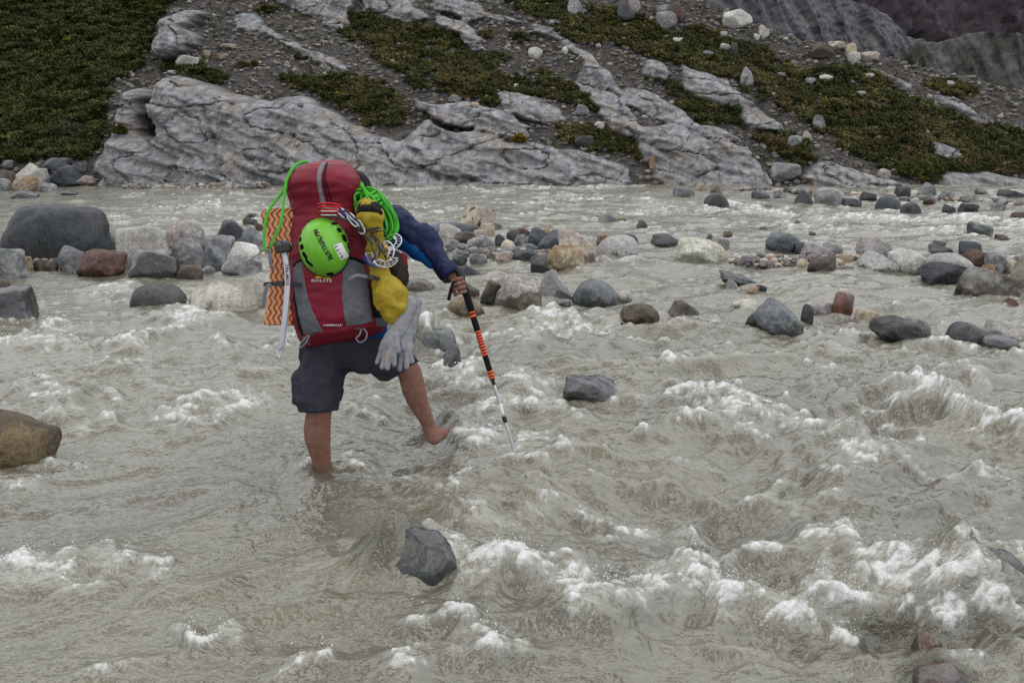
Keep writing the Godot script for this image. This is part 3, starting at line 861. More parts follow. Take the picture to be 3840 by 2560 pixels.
func make_scree() -> void:
	var r := RandomNumberGenerator.new()
	r.seed = 9
	var bins := [PackedFloat32Array(), PackedFloat32Array(), PackedFloat32Array()]
	for k in 180000:
		var u := r.randf_range(U0, U1)
		var s := r.randf_range(-0.2, S1)
		var at := hill_spot(u, s)
		if hill_rock[at] > 0.25 or hill_grass[at] > 0.35:
			if r.randf() > 0.012 or u < -11.0:
				continue
		if u > 9.0 and s > crest_at(u) + 0.3:
			continue
		var q := r.randf()
		var sz := 0.008 + 0.11 * pow(q, 16.0) + 0.016 * pow(q, 2.0)
		var c := Color(0.165, 0.155, 0.15)
		var w := r.randf()
		if w < 0.14:
			c = Color(0.30, 0.28, 0.25)
		elif w < 0.45:
			c = Color(0.20, 0.165, 0.135)
		elif w < 0.7:
			c = Color(0.13, 0.13, 0.135)
		c *= r.randf_range(0.7, 1.2)
		var b := Basis.from_euler(Vector3(r.randf() * 6.0, r.randf() * 6.0, r.randf() * 6.0)).scaled(Vector3(sz, sz * r.randf_range(0.5, 0.9), sz * r.randf_range(0.7, 1.1)))
		row(bins[k % 3], b, hill_pos[at] + Vector3(0, sz * 0.25, sz * 0.1), c)
	for k in 3:
		var o := scatter("scree", boulder_shape(300 + k, 1, 9, 9.0, 0.10).mesh(mats.pebble), bins[k])
		tag(o, ["loose grey scree lying on the slope", "loose brown scree lying on the slope", "loose pale scree lying on the slope"][k], "scree", "", "stuff")

# A far ridge: a sheet that rises from the valley floor to a skyline, broken by ribs and gullies.
func ridge(called: String, z: float, back: float, sky: Array, cols: int, rows: int, sd: int, rough: float, rib: Vector2, tone: Color, dark: Color, pale: Color, label: String) -> void:
	var n1 := ridged(0.05, 4, sd)
	var n2 := sn(0.35, 4, sd + 1)
	var n3 := sn(1.0, 4, sd + 2)
	var x0: float = sky[0].x
	var x1: float = sky[sky.size() - 1].x
	var pv := PackedVector3Array()
	var col := PackedColorArray()
	for r in rows:
		var v := float(r) / (rows - 1)
		for k in cols:
			var x := lerpf(x0, x1, float(k) / (cols - 1))
			var top: float = sky[0].y
			for i in sky.size() - 1:
				if x >= sky[i].x:
					top = lerpf(sky[i].y, sky[i + 1].y, clampf((x - sky[i].x) / (sky[i + 1].x - sky[i].x), 0, 1))
			top += n3.get_noise_2d(x * 0.4, 7.0) * rough * 0.25
			var vv := minf(v / 0.85, 1.0)
			var y := lerpf(-1.0, top, vv)
			var over := maxf(v - 0.85, 0.0) / 0.15
			y -= over * over * top * 0.7
			var lean := x + y * 0.35
			var ribs := n2.get_noise_2d(lean * rib.x, y * rib.y)
			var d := rough * (n1.get_noise_2d(x, y * 0.7) * 0.9 + ribs * 0.7 + 0.25 * n3.get_noise_2d(x, y))
			pv.append(Vector3(x, y, z - back * vv - over * back + d))
			var c := tone.lerp(dark, sstep(-0.05, 0.5, ribs)).lerp(pale, sstep(0.1, 0.5, n3.get_noise_2d(lean * 0.5 + 20.0, y * 0.25)) * 0.7)
			c = c.lerp(dark, sstep(0.1, 0.4, n2.get_noise_2d(lean * rib.x * 1.9 + 60.0, y * rib.y)) * 0.7)
			c.a = 1.0
			col.append(c)
	var g := MB.new()
	g.grid(0, cols, rows)
	var mb := MB.new()
	mb.piece(pv, g.ix, Vector3(0, 0.3, 1), col)
	structure(put(called, mb.mesh(mats.mountain)), label)

func make_mountains() -> void:
	ridge("mountain", -75.0, 10.0, [Vector2(-3.086, 33.329), Vector2(12.71, 24.563), Vector2(26.549, 19.205), Vector2(33.61, 14.459), Vector2(37.156, 12.966), Vector2(38.976, 11.581), Vector2(40.689, 10.802), Vector2(45.045, 8.734), Vector2(54.483, 4.942)], 320, 150, 211, 1.6, Vector2(1.7, 0.22), Color(0.24, 0.24, 0.26), Color(0.10, 0.10, 0.115), Color(0.36, 0.355, 0.355), "steep grey striated rock face behind the slope")
	ridge("mountain", -190.0, 40.0, [Vector2(-29.608, 106.199), Vector2(57.566, 87.455), Vector2(130.45, 79.702), Vector2(190.313, 83.597)], 240, 120, 223, 5.0, Vector2(0.35, 0.1), Color(0.125, 0.105, 0.122), Color(0.065, 0.055, 0.07), Color(0.21, 0.165, 0.17), "far purple-brown mountainside")
	ridge("knoll", -60.0, 4.0, [Vector2(27.138, 5.393), Vector2(29.318, 6.657), Vector2(30.656, 8.374), Vector2(32.41, 8.312), Vector2(34.617, 8.992), Vector2(36.901, 9.084), Vector2(38.674, 8.683), Vector2(43.4, 9.454), Vector2(50.15, 8.529), Vector2(60.1, 8.219)], 220, 80, 239, 1.1, Vector2(1.5, 0.3), Color(0.19, 0.185, 0.18), Color(0.055, 0.06, 0.042), Color(0.33, 0.325, 0.31), "low rocky knoll with moss behind the slope")

# ---------------------------------------------------------------- the river

const WZ0 := 1.2
const WZ1 := 27.2
const WT := 1.0
const WC := 1080
const WR := 710

func row_of(z: float) -> float:
	return log(maxf(z, 0.5) / WZ0) / log(WZ1 / WZ0) * (WR - 1)

func make_water() -> void:
	var nv := WC * WR
	var H := PackedFloat32Array()
	var Fo := PackedFloat32Array()
	var Al := PackedFloat32Array()
	H.resize(nv)
	Fo.resize(nv)
	Al.resize(nv)
	Al.fill(1.0)
	var zs := PackedFloat32Array()
	for i in WR:
		zs.append(WZ0 * pow(WZ1 / WZ0, float(i) / (WR - 1)))
	var wob := sn(2.4, 3, 401)
	# breaking crests and foam trails: [half width, foam, height, x and z of the points]
	var crests := [
	[0.09, 1.0, 0.05, [-0.648, -3.446, -0.549, -3.481, -0.456, -3.463, -0.339, -3.411, -0.308, -3.295]],
	[0.07, 0.9, 0.04, [-0.264, -3.098, -0.177, -3.127, -0.106, -3.027, -0.006, -3.041, 0.076, -3.127, 0.203, -3.201, 0.285, -3.186, 0.407, -3.156, 0.57, -3.098, 0.736, -3.083]],
	[0.1, 1.2, 0.07, [-0.242, -2.807, -0.184, -2.668, -0.136, -2.646, -0.065, -2.668, 0.054, -2.668, 0.17, -2.624, 0.255, -2.581, 0.3, -2.52, 0.317, -2.46]],
	[0.09, 0.5, 0.02, [-0.228, -2.869, -0.133, -2.881, -0.006, -2.807, -0.098, -2.759]],
	[0.12, 1.2, 0.09, [0.32, -2.49, 0.391, -2.52, 0.459, -2.592, 0.526, -2.646, 0.649, -2.668, 0.687, -2.701]],
	[0.045, 1.1, 0.05, [-0.298, -2.34, -0.208, -2.349, -0.163, -2.305, -0.169, -2.246, -0.109, -2.271, -0.066, -2.213, -0.045, -2.174, 0.005, -2.197]],
	[0.04, 1.0, 0.03, [-0.26, -2.174, -0.226, -2.189, -0.195, -2.181]],
	[0.05, 0.7, 0.03, [-0.336, -2.112, -0.304, -2.09, -0.311, -2.063]],
	[0.06, 0.5, 0.02, [0.125, -2.986, 0.325, -3.013, 0.519, -2.986, 0.707, -2.946]],
	[0.12, 1.2, 0.09, [0.567, -2.603, 0.651, -2.603, 0.725, -2.563, 0.76, -2.486, 0.854, -2.514, 0.96, -2.524, 1.065, -2.514, 1.15, -2.524, 1.209, -2.563]],
	[0.1, 1.1, 0.06, [1.224, -2.869, 1.316, -2.981, 1.376, -2.943, 1.3, -2.787, 1.366, -2.708]],
	[0.14, 1.3, 0.08, [1.347, -2.665, 1.423, -2.644, 1.502, -2.634, 1.555, -2.573, 1.552, -2.514, 1.633, -2.467]],
	[0.06, 1.1, 0.05, [1.412, -2.505, 1.397, -2.43, 1.466, -2.421, 1.513, -2.412]],
	[0.07, 0.8, 0.03, [1.368, -2.309, 1.461, -2.342, 1.493, -2.309]],
	[0.05, 0.7, 0.02, [1.408, -2.152, 1.492, -2.175]],
	[0.06, 0.8, 0.03, [1.865, -2.93, 1.924, -2.821, 2.067, -2.906]],
	[0.06, 0.6, 0.02, [0.877, -2.821, 0.978, -2.857, 1.046, -2.881]],
	[0.05, 0.5, 0.02, [1.354, -3.129, 1.542, -3.186]],
	[0.06, 0.6, 0.02, [1.066, -2.131, 1.12, -2.145, 1.157, -2.123]],
	[0.16, 1.2, 0.1, [2.446, -4.722, 2.59, -4.843, 2.641, -4.752, 2.69, -4.664, 2.677, -4.47, 2.724, -4.315, 2.795, -4.217, 2.796, -4.077]],
	[0.1, 0.8, 0.05, [2.838, -5.137, 3.048, -5.242, 3.037, -5.035]],
	[0.07, 0.7, 0.05, [1.781, -4.365, 1.977, -4.524, 2.162, -4.635, 2.23, -4.579]],
	[0.08, 1.0, 0.04, [1.95, -3.989, 2.032, -3.989, 2.172, -4.077, 2.289, -4.146]],
	[0.06, 0.9, 0.06, [1.741, -3.705, 1.857, -3.743, 1.963, -3.724, 2.031, -3.63, 2.095, -3.541, 2.148, -3.439, 2.261, -3.39, 2.312, -3.358]],
	[0.08, 0.8, 0.05, [0.944, -4.607, 1.042, -4.635, 1.117, -4.551]],
	[0.16, 1.1, 0.06, [1.189, -4.47, 1.338, -4.524, 1.502, -4.551, 1.225, -4.265, 1.041, -4.217]],
	[0.14, 0.9, 0.05, [1.17, -4.055, 1.247, -4.033, 1.384, -4.077, 1.539, -4.169, 1.6, -3.989, 1.719, -3.782]],
	[0.05, 0.7, 0.02, [0.781, -3.743, 0.88, -3.667, 1.005, -3.594, 1.129, -3.612]],
	[0.05, 0.6, 0.05, [1.068, -3.249, 1.177, -3.295, 1.294, -3.439, 1.379, -3.541]],
	[0.07, 0.8, 0.05, [1.418, -3.63, 1.468, -3.524, 1.451, -3.422]],
	[0.09, 0.8, 0.04, [1.098, -5.426, 1.293, -5.583, 1.395, -5.543]],
	[0.07, 0.8, 0.04, [2.143, -5.543, 2.23, -5.426]],
	[0.08, 0.9, 0.05, [2.409, -5.834, 2.542, -5.791]],
	[0.07, 0.6, 0.03, [3.454, -6.108, 3.557, -5.968, 3.688, -5.791, 3.783, -5.665]],
	[0.1, 0.9, 0.05, [-0.811, -6.247, -0.662, -6.022, -0.578, -5.915]],
	[0.15, 1.2, 0.06, [-0.337, -5.255, -0.244, -5.012, -0.164, -4.961, -0.049, -5.118, 0.07, -5.038, 0.182, -4.838]],
	[0.14, 1.1, 0.05, [-0.221, -4.499, -0.148, -4.436, -0.044, -4.52, 0.101, -4.607, 0.208, -4.52]],
	[0.14, 1.1, 0.05, [-0.235, -4.074, -0.164, -3.937, -0.098, -3.777, 0.023, -3.717, 0.115, -3.808, 0.181, -3.888]],
	[0.07, 1.0, 0.05, [-0.651, -3.425, -0.598, -3.477, -0.515, -3.491, -0.467, -3.517, -0.424, -3.438, -0.336, -3.387]],
	[0.05, 0.9, 0.04, [-0.322, -3.412, -0.259, -3.464, -0.148, -3.491, -0.064, -3.559, 0.04, -3.586, 0.136, -3.531]],
	[0.04, 0.9, 0.04, [-1.074, -4.629, -0.972, -4.52, -0.864, -4.436, -0.736, -4.335]],
	[0.06, 1.35, 0.06, [-1.039, -3.615, -0.986, -3.687, -0.903, -3.687, -0.838, -3.658, -0.788, -3.586]],
	[0.1, 0.9, 0.05, [-0.144, -5.744, 0.035, -5.845, 0.218, -5.88]],
	[0.09, 0.9, 0.05, [-0.243, -6.022, -0.152, -6.095, -0.058, -6.132]],
	[0.06, 0.5, 0.02, [-0.945, -4.056, -0.794, -3.937, -0.658, -3.872]],
	[0.06, 0.5, 0.02, [-0.902, -4.164, -0.796, -4.127]],
	[0.13, 1.0, 0.06, [-3.901, -5.853, -3.899, -6.074, -3.645, -5.896, -3.524, -5.984, -3.295, -5.896]],
	[0.1, 0.9, 0.05, [-4.157, -6.672, -3.877, -6.512, -3.591, -6.214]],
	[0.12, 1.2, 0.07, [-2.884, -6.31, -2.78, -6.41, -2.717, -6.727, -2.565, -6.839, -2.913, -6.897]],
	[0.1, 1.0, 0.08, [-3.067, -5.94, -2.89, -5.853, -2.934, -6.074]],
	[0.07, 0.9, 0.05, [-2.867, -5.417, -2.691, -5.309, -2.654, -5.454, -2.528, -5.53]],
	[0.09, 0.8, 0.06, [-2.351, -6.166, -2.183, -5.853, -2.062, -5.728]],
	[0.1, 1.0, 0.05, [-3.144, -4.912, -3.029, -4.912, -2.822, -4.677, -2.878, -4.567, -2.672, -4.567, -2.613, -4.36]],
	[0.11, 1.1, 0.06, [-1.924, -4.436, -1.875, -4.513, -1.762, -4.567, -1.654, -4.649, -1.714, -4.311, -1.824, -4.311]],
	[0.07, 0.8, 0.03, [-2.455, -4.193, -2.379, -4.287, -2.325, -4.263]],
	[0.05, 0.7, 0.03, [-2.375, -4.943, -2.224, -4.881, -2.051, -4.851]],
	[0.07, 0.7, 0.04, [-1.951, -5.103, -1.764, -5.136, -1.585, -5.136]],
	[0.04, 0.9, 0.03, [-2.508, -4.762, -2.399, -4.649]],
	[0.06, 0.5, 0.02, [-3.585, -5.344, -3.378, -5.344, -3.192, -5.381, -2.965, -5.344]],
	[0.05, 0.6, 0.02, [-2.396, -3.434, -2.302, -3.45, -2.184, -3.426]],
	[0.08, 0.7, 0.04, [-1.799, -5.769, -1.771, -6.074, -1.762, -6.262]],
	[0.18, 0.9, 0.08, [-4.199, -7.915, -4.242, -8.315, -4.177, -8.604]],
	[0.08, 0.6, 0.02, [-4.592, -7.608, -4.377, -7.728]],
	[0.15, 0.8, 0.05, [-3.42, -8.246, -3.289, -8.315]],
	[0.13, 1.1, 0.06, [-3.059, -6.908, -2.798, -6.67, -3.063, -7.11]],
	[0.16, 1.1, 0.06, [-4.381, -6.624, -4.302, -6.67, -4.087, -6.67, -3.876, -6.579]],
	[0.25, 1.0, 0.12, [-6.94, -17.788, -7.044, -18.748, -6.526, -17.788]],
	[0.2, 0.8, 0.06, [-8.42, -16.649, -7.239, -14.964, -6.969, -15.411, -6.539, -14.964]],
	[0.2, 0.6, 0.06, [-9.724, -18.097, -9.331, -18.097]],
	[0.25, 0.9, 0.08, [-7.966, -21.435, -7.621, -21.882]],
	[0.2, 0.5, 0.06, [-10.417, -21.435, -9.822, -21.006]],
	[0.2, 0.6, 0.05, [-10.853, -19.446, -10.441, -19.814]],
	[0.3, 1.0, 0.1, [-3.252, -23.475, -2.522, -24.06, -1.756, -24.674, -0.475, -22.918, 0.319, -24.674, 1.93, -24.06, 3.731, -25.32, 4.703, -26]],
	[0.25, 0.9, 0.1, [-0.401, -19.247, 0.575, -19.247, 1.475, -20.48, 1.993, -20.48]],
	[0.3, 1.0, 0.1, [2.463, -16.574, 3.131, -17.172, 3.848, -17.813, 4.372, -17.487]],
	[0.2, 0.7, 0.08, [-2.394, -17.172, -1.86, -16.29, -1.276, -17.813]],
	[0.25, 0.8, 0.08, [0.667, -22.386, 1.389, -21.877, 2.44, -21.391, 3.24, -19.642]],
	[0.16, 1.1, 0.08, [0.259, -6.487, 0.364, -6.999, 0.56, -6.683, 0.778, -6.535]],
	[0.14, 1.0, 0.06, [0.249, -6.212, 0.53, -6.301, 0.869, -6.347]],
	[0.1, 0.9, 0.05, [-0.826, -6.125, -0.616, -6.083, -0.398, -6.041]],
	[0.3, 1.0, 0.09, [5.077, -18.883, 5.124, -16.821, 5.566, -16.821, 6.02, -15.674, 7.24, -15.946]],
	[0.3, 1.1, 0.1, [7.24, -15.946, 7.423, -15.156, 8.355, -15.411, 9.319, -15.674, 9.104, -14.215]],
	[0.15, 0.7, 0.05, [2.955, -9.247, 3.318, -8.876]],
	[0.15, 0.5, 0.04, [3.781, -9.247, 4.03, -9.058]],
	[0.2, 0.7, 0.06, [4.849, -14.215, 5.313, -13.785, 5.954, -13.58]],
	[0.3, 0.7, 0.08, [3.939, -17.457, 4.388, -16.821]],
	[0.25, 0.8, 0.06, [7.376, -13.785, 7.336, -12.636]],
	[0.2, 0.7, 0.05, [10.773, -27.121, 11.306, -25.638, 11.285, -23.691]],
	[0.15, 0.6, 0.04, [2.507, -8.532, 2.882, -8.062]],
	[0.14, 0.6, 0.04, [2.659, -6.692, 2.799, -6.297]],
	[0.09, 1.2, 0.04, [-1.993, -2.714, -1.935, -2.693, -1.867, -2.672, -1.784, -2.672, -1.701, -2.672]],
	[0.06, 0.9, 0.03, [-1.736, -2.757, -1.726, -2.824, -1.674, -2.836, -1.616, -2.859]],
	[0.05, 0.8, 0.03, [-1.622, -2.757, -1.548, -2.779, -1.538, -2.725]],
	[0.05, 0.9, 0.03, [-1.482, -2.725, -1.471, -2.631, -1.512, -2.572, -1.614, -2.553]],
	[0.05, 0.8, 0.02, [-1.463, -2.757, -1.345, -2.746, -1.412, -2.683, -1.271, -2.704]],
	[0.03, 1.1, 0.05, [-1.119, -2.284, -1.055, -2.268, -1.007, -2.229, -0.959, -2.229, -0.935, -2.268, -0.917, -2.316, -0.889, -2.26]],
	[0.03, 1.0, 0.03, [-0.724, -2.12, -0.652, -2.141, -0.61, -2.156, -0.578, -2.177]],
	[0.06, 0.6, 0.02, [-2.395, -3.432, -2.301, -3.449, -2.202, -3.432]],
	[0.05, 0.5, 0.02, [-1.239, -2.497, -1.168, -2.515, -1.063, -2.515]],
	[0.06, 0.6, 0.02, [-1.221, -2.086, -1.198, -2.113, -1.163, -2.086]],
	]
	for w in wet_rocks:
		var cx: float = w[0]
		var cz: float = w[1]
		var hw: float = w[2]
		crests.append([hw * 0.35, w[3], 0.02, [cx + hw * 0.7, cz + hw * 0.55, cx + hw * 1.3, cz + hw * 0.5, cx + hw * 2.2, cz + hw * 0.7]])
		crests.append([hw * 0.18, w[3] * 0.7, 0.015, [cx - hw * 1.05, cz + hw * 0.3, cx - hw * 0.7, cz + hw * 0.75, cx, cz + hw * 0.85]])
	for a in crests:
		var q: Array = a[3]
		var rad: float = a[0]
		var reach := rad * 2.6
		for k in range(0, q.size() - 3, 2):
			var p0 := Vector2(q[k], q[k + 1])
			var p1 := Vector2(q[k + 2], q[k + 3])
			var zl := -maxf(p0.y, p1.y) - reach
			var zh := -minf(p0.y, p1.y) + reach
			var i0 := clampi(int(row_of(zl)), 0, WR - 1)
			var i1 := clampi(int(row_of(zh)) + 1, 0, WR - 1)
			var xl := minf(p0.x, p1.x) - reach
			var xh := maxf(p0.x, p1.x) + reach
			for i in range(i0, i1 + 1):
				var z := zs[i]
				var j0 := clampi(int((xl / z / WT * 0.5 + 0.5) * (WC - 1)), 0, WC - 1)
				var j1 := clampi(int((xh / z / WT * 0.5 + 0.5) * (WC - 1)) + 1, 0, WC - 1)
				for j in range(j0, j1 + 1):
					var p := Vector2((float(j) / (WC - 1) * 2.0 - 1.0) * WT * z, -z)
					var pw := p + Vector2(wob.get_noise_2d(p.x, p.y), wob.get_noise_2d(p.x + 30.0, p.y)) * rad * 1.3
					var d := pw.distance_to(Geometry2D.get_closest_point_to_segment(pw, p0, p1)) / rad
					if d < 2.4:
						var e := exp(-d * d)
						var at := i * WC + j
						Fo[at] = maxf(Fo[at], float(a[1]) * e)
						H[at] = maxf(H[at], float(a[2]) * exp(-d * d * 0.55))
	# smooth bulges and hollows where water slides over sunken boulders: [x, z, half width x, z, height, clearness]
	var humps := [[Vector2(-0.278, -6.49), 0.6, 0.4, 0.07, 0.0], [Vector2(-0.795, -3.478), 0.16, 0.12, 0.05, 0.0], [Vector2(-0.618, -3.527), 0.22, 0.14, -0.06, 0.0],
		[Vector2(-0.268, -2.64), 0.18, 0.10, -0.05, 0.0], [Vector2(0.108, -2.343), 0.4, 0.12, 0.05, 0.0], [Vector2(0.765, -2.343), 0.5, 0.12, -0.05, 0.0], [Vector2(1.41, -2.319), 0.35, 0.2, -0.04, 0.35],
		[Vector2(-2.432, -3.629), 0.2, 0.2, 0.03, 0.0], [Vector2(-3.111, -7.16), 0.4, 0.3, 0.03, 0.0], [Vector2(1.741, -3.577), 0.7, 0.22, -0.07, 0.0], [Vector2(0.898, -3.165), 0.45, 0.3, -0.05, 0.0], [Vector2(1.121, -3.478), 0.4, 0.2, 0.06, 0.0],
		[Vector2(1.288, -2.109), 0.14, 0.10, 0.03, 0.5], [Vector2(-1.032, -5.565), 0.5, 0.3, -0.04, 0.0], [Vector2(0.416, -5.929), 0.6, 0.4, 0.05, 0.0]]
	for a in humps + sunk_rocks:
		var cc: Vector2 = a[0]
		var rx: float = a[1]
		var rz: float = a[2]
		var i0 := clampi(int(row_of(-cc.y - rz * 2.2)), 0, WR - 1)
		var i1 := clampi(int(row_of(-cc.y + rz * 2.2)), 0, WR - 1)
		for i in range(i0, i1 + 1):
			var z := zs[i]
			for j in range(clampi(int(((cc.x - rx * 2.2) / z / WT * 0.5 + 0.5) * (WC - 1)), 0, WC - 1), clampi(int(((cc.x + rx * 2.2) / z / WT * 0.5 + 0.5) * (WC - 1)), 0, WC - 1) + 1):
				var x := (float(j) / (WC - 1) * 2.0 - 1.0) * WT * z
				var d2 := pow((x - cc.x) / rx, 2.0) + pow((z + cc.y) / rz, 2.0) + 0.3 * wob.get_noise_2d(x * 1.5, z * 1.5)
				var e := exp(-d2)
				H[i * WC + j] += float(a[3]) * e
				if a[4] > 0.0:
					Al[i * WC + j] = minf(Al[i * WC + j], 1.0 - float(a[4]) * sstep(0.25, 0.7, e))
	var swell := sn(0.5, 2, 411)
	var chop := ridged(1.35, 3, 413)
	chop.domain_warp_enabled = true
	chop.domain_warp_fractal_type = FastNoiseLite.DOMAIN_WARP_FRACTAL_NONE
	chop.domain_warp_amplitude = 0.5
	chop.domain_warp_frequency = 0.8
	var small := ridged(4.2, 3, 417)
	small.domain_warp_enabled = true
	small.domain_warp_fractal_type = FastNoiseLite.DOMAIN_WARP_FRACTAL_NONE
	small.domain_warp_amplitude = 0.14
	small.domain_warp_frequency = 3.0
	var fine := sn(13.0, 3, 419)
	var lace := sn(6.0, 4, 421)
	var lace2 := sn(30.0, 2, 423)
	var veins := ridged(5.5, 3, 437)
	veins.domain_warp_enabled = true
	veins.domain_warp_fractal_type = FastNoiseLite.DOMAIN_WARP_FRACTAL_NONE
	veins.domain_warp_amplitude = 0.1
	veins.domain_warp_frequency = 5.0
	var veins2 := ridged(17.0, 2, 439)
	var silt := sn(0.6, 3, 431)
	var turb := sn(0.35, 2, 433)
	var pv := PackedVector3Array()
	pv.resize(nv)
	var col := PackedColorArray()
	col.resize(nv)
	for i in WR:
		var z := zs[i]
		for j in WC:
			var at := i * WC + j
			var x := (float(j) / (WC - 1) * 2.0 - 1.0) * WT * z
			var fx := x * 0.97 + z * 0.2       # along the current
			var fz := z * 0.97 - x * 0.2
			# calm sheet in the near left, wild on the right and farther out
			var wild := 0.45 + 0.55 * sstep(-0.7, 0.5, x + (z - 3.2) * 0.55) + 0.25 * turb.get_noise_2d(x, z)
			var far := sstep(5.5, 9.0, z)
			wild *= 1.0 - 0.35 * far
			var c := chop.get_noise_2d(fx * (0.5 - 0.18 * far), fz)
			var s := small.get_noise_2d(fx * 0.45, fz * 1.0)
			var f := fine.get_noise_2d(fx * 0.6, fz * 1.2)
			var l := lace.get_noise_2d(fx * 0.8, fz * 1.2)
			var l2 := lace2.get_noise_2d(fx * 0.7, fz * 1.1)
			var v1 := veins.get_noise_2d(fx * 0.42, fz * 1.1)
			var v2 := veins2.get_noise_2d(fx * 0.5, fz * 1.1)
			# air in the water: thick along the breaking crests, thin trails elsewhere
			var air := Fo[at] * (0.85 + 0.9 * l) + wild * (0.75 * sstep(0.45, 0.95, c) + 0.2 * sstep(0.4, 0.95, s)) * (0.75 + 1.1 * l)
			air = clampf(air + 0.22 * sstep(9.0, 15.0, z) * (0.5 + l + c), 0.0, 1.25)
			# white bubbles gather in veins that close up where there is most air
			var foam := sstep(-0.02, 0.62, (air - 0.92) * 0.95 + 0.75 * (v1 - 0.3) + 0.65 * (v2 - 0.3) + 0.2 * l2) * sstep(0.1, 0.45, air)
			var h := H[at] * (1.0 - 0.35 * far) * (1.0 + 0.8 * wob.get_noise_2d(fx * (0.8 - 0.5 * far), fz)) + wild * (0.10 * swell.get_noise_2d(fx * 0.8, fz) + 0.10 * (c - 0.3) + 0.020 * (1.0 - 0.6 * far) * (s - 0.3)) + 0.0045 * (0.4 + wild) * f
			var rough := sstep(0.15, 0.9, air)
			h += rough * (1.0 - 0.75 * far) * (0.016 * l + 0.012 * (v1 - 0.3) + 0.005 * (v2 - 0.3) + 0.004 * l2)
			pv[at] = Vector3(x, h, -z)
			var si := silt.get_noise_2d(fx * 0.5, fz)
			var w := Color(0.230, 0.212, 0.150).lerp(Color(0.190, 0.176, 0.130), sstep(-0.3, 0.4, si))
			w = w.lerp(Color(0.44, 0.425, 0.36), sstep(0.15, 1.1, air) * 0.75)
			w = w.lerp(Color(0.93, 0.94, 0.93), foam * 0.94)
			w.a = lerpf(Al[at], 1.0, foam)
			col[at] = w
	# crests lean with the current
	var out := pv.duplicate()
	for i in range(1, WR - 1):
		for j in range(1, WC - 1):
			var at := i * WC + j
			var dx := (pv[at + 1].y - pv[at - 1].y) / (pv[at + 1].x - pv[at - 1].x)
			var dz := (pv[at + WC].y - pv[at - WC].y) / (pv[at + WC].z - pv[at - WC].z)
			var lim := 0.4 * (pv[at + 1].x - pv[at].x)
			var limz := 0.4 * (pv[at].z - pv[at + WC].z)
			out[at].x -= clampf(dx * 0.02 - pv[at].y * 0.1, -lim, lim)
			out[at].z -= clampf(dz * 0.02 + pv[at].y * 0.1, -limz, limz)
	var g := MB.new()
	g.grid(0, WC, WR)
	var mb := MB.new()
	mb.piece(out, g.ix, Vector3.UP, col)
	structure(put("river_water", mb.mesh(mats.water)), "milky grey-brown glacial river water with white foam")
	# spray thrown up by the breaking crests
	var r := RandomNumberGenerator.new()
	r.seed = 77
	var rows := PackedFloat32Array()
	var k := 0
	while rows.size() < 16 * 2600 and k < 600000:
		k += 1
		var at := r.randi_range(0, nv - 1)
		if Fo[at] < 0.75 or col[at].r < 0.6 or r.randf() < 0.5:
			continue
		var p := out[at]
		var sz := r.randf_range(0.0015, 0.0045) * (1.0 if -p.z < 5.0 else 1.8)
		row(rows, Basis().scaled(Vector3(sz, sz * r.randf_range(0.8, 1.6), sz)), p + Vector3(r.randf_range(-0.03, 0.03), 0.006 + 0.07 * pow(r.randf(), 3.0), r.randf_range(-0.03, 0.03)), Color.WHITE)
	var o := scatter("water_spray", boulder_shape(5, 1, 30, 3.0, 0.0).mesh(mats.drop), rows)
	tag(o, "drops of white spray above the breaking water", "spray", "", "stuff")

# ---------------------------------------------------------------- boulders and stones

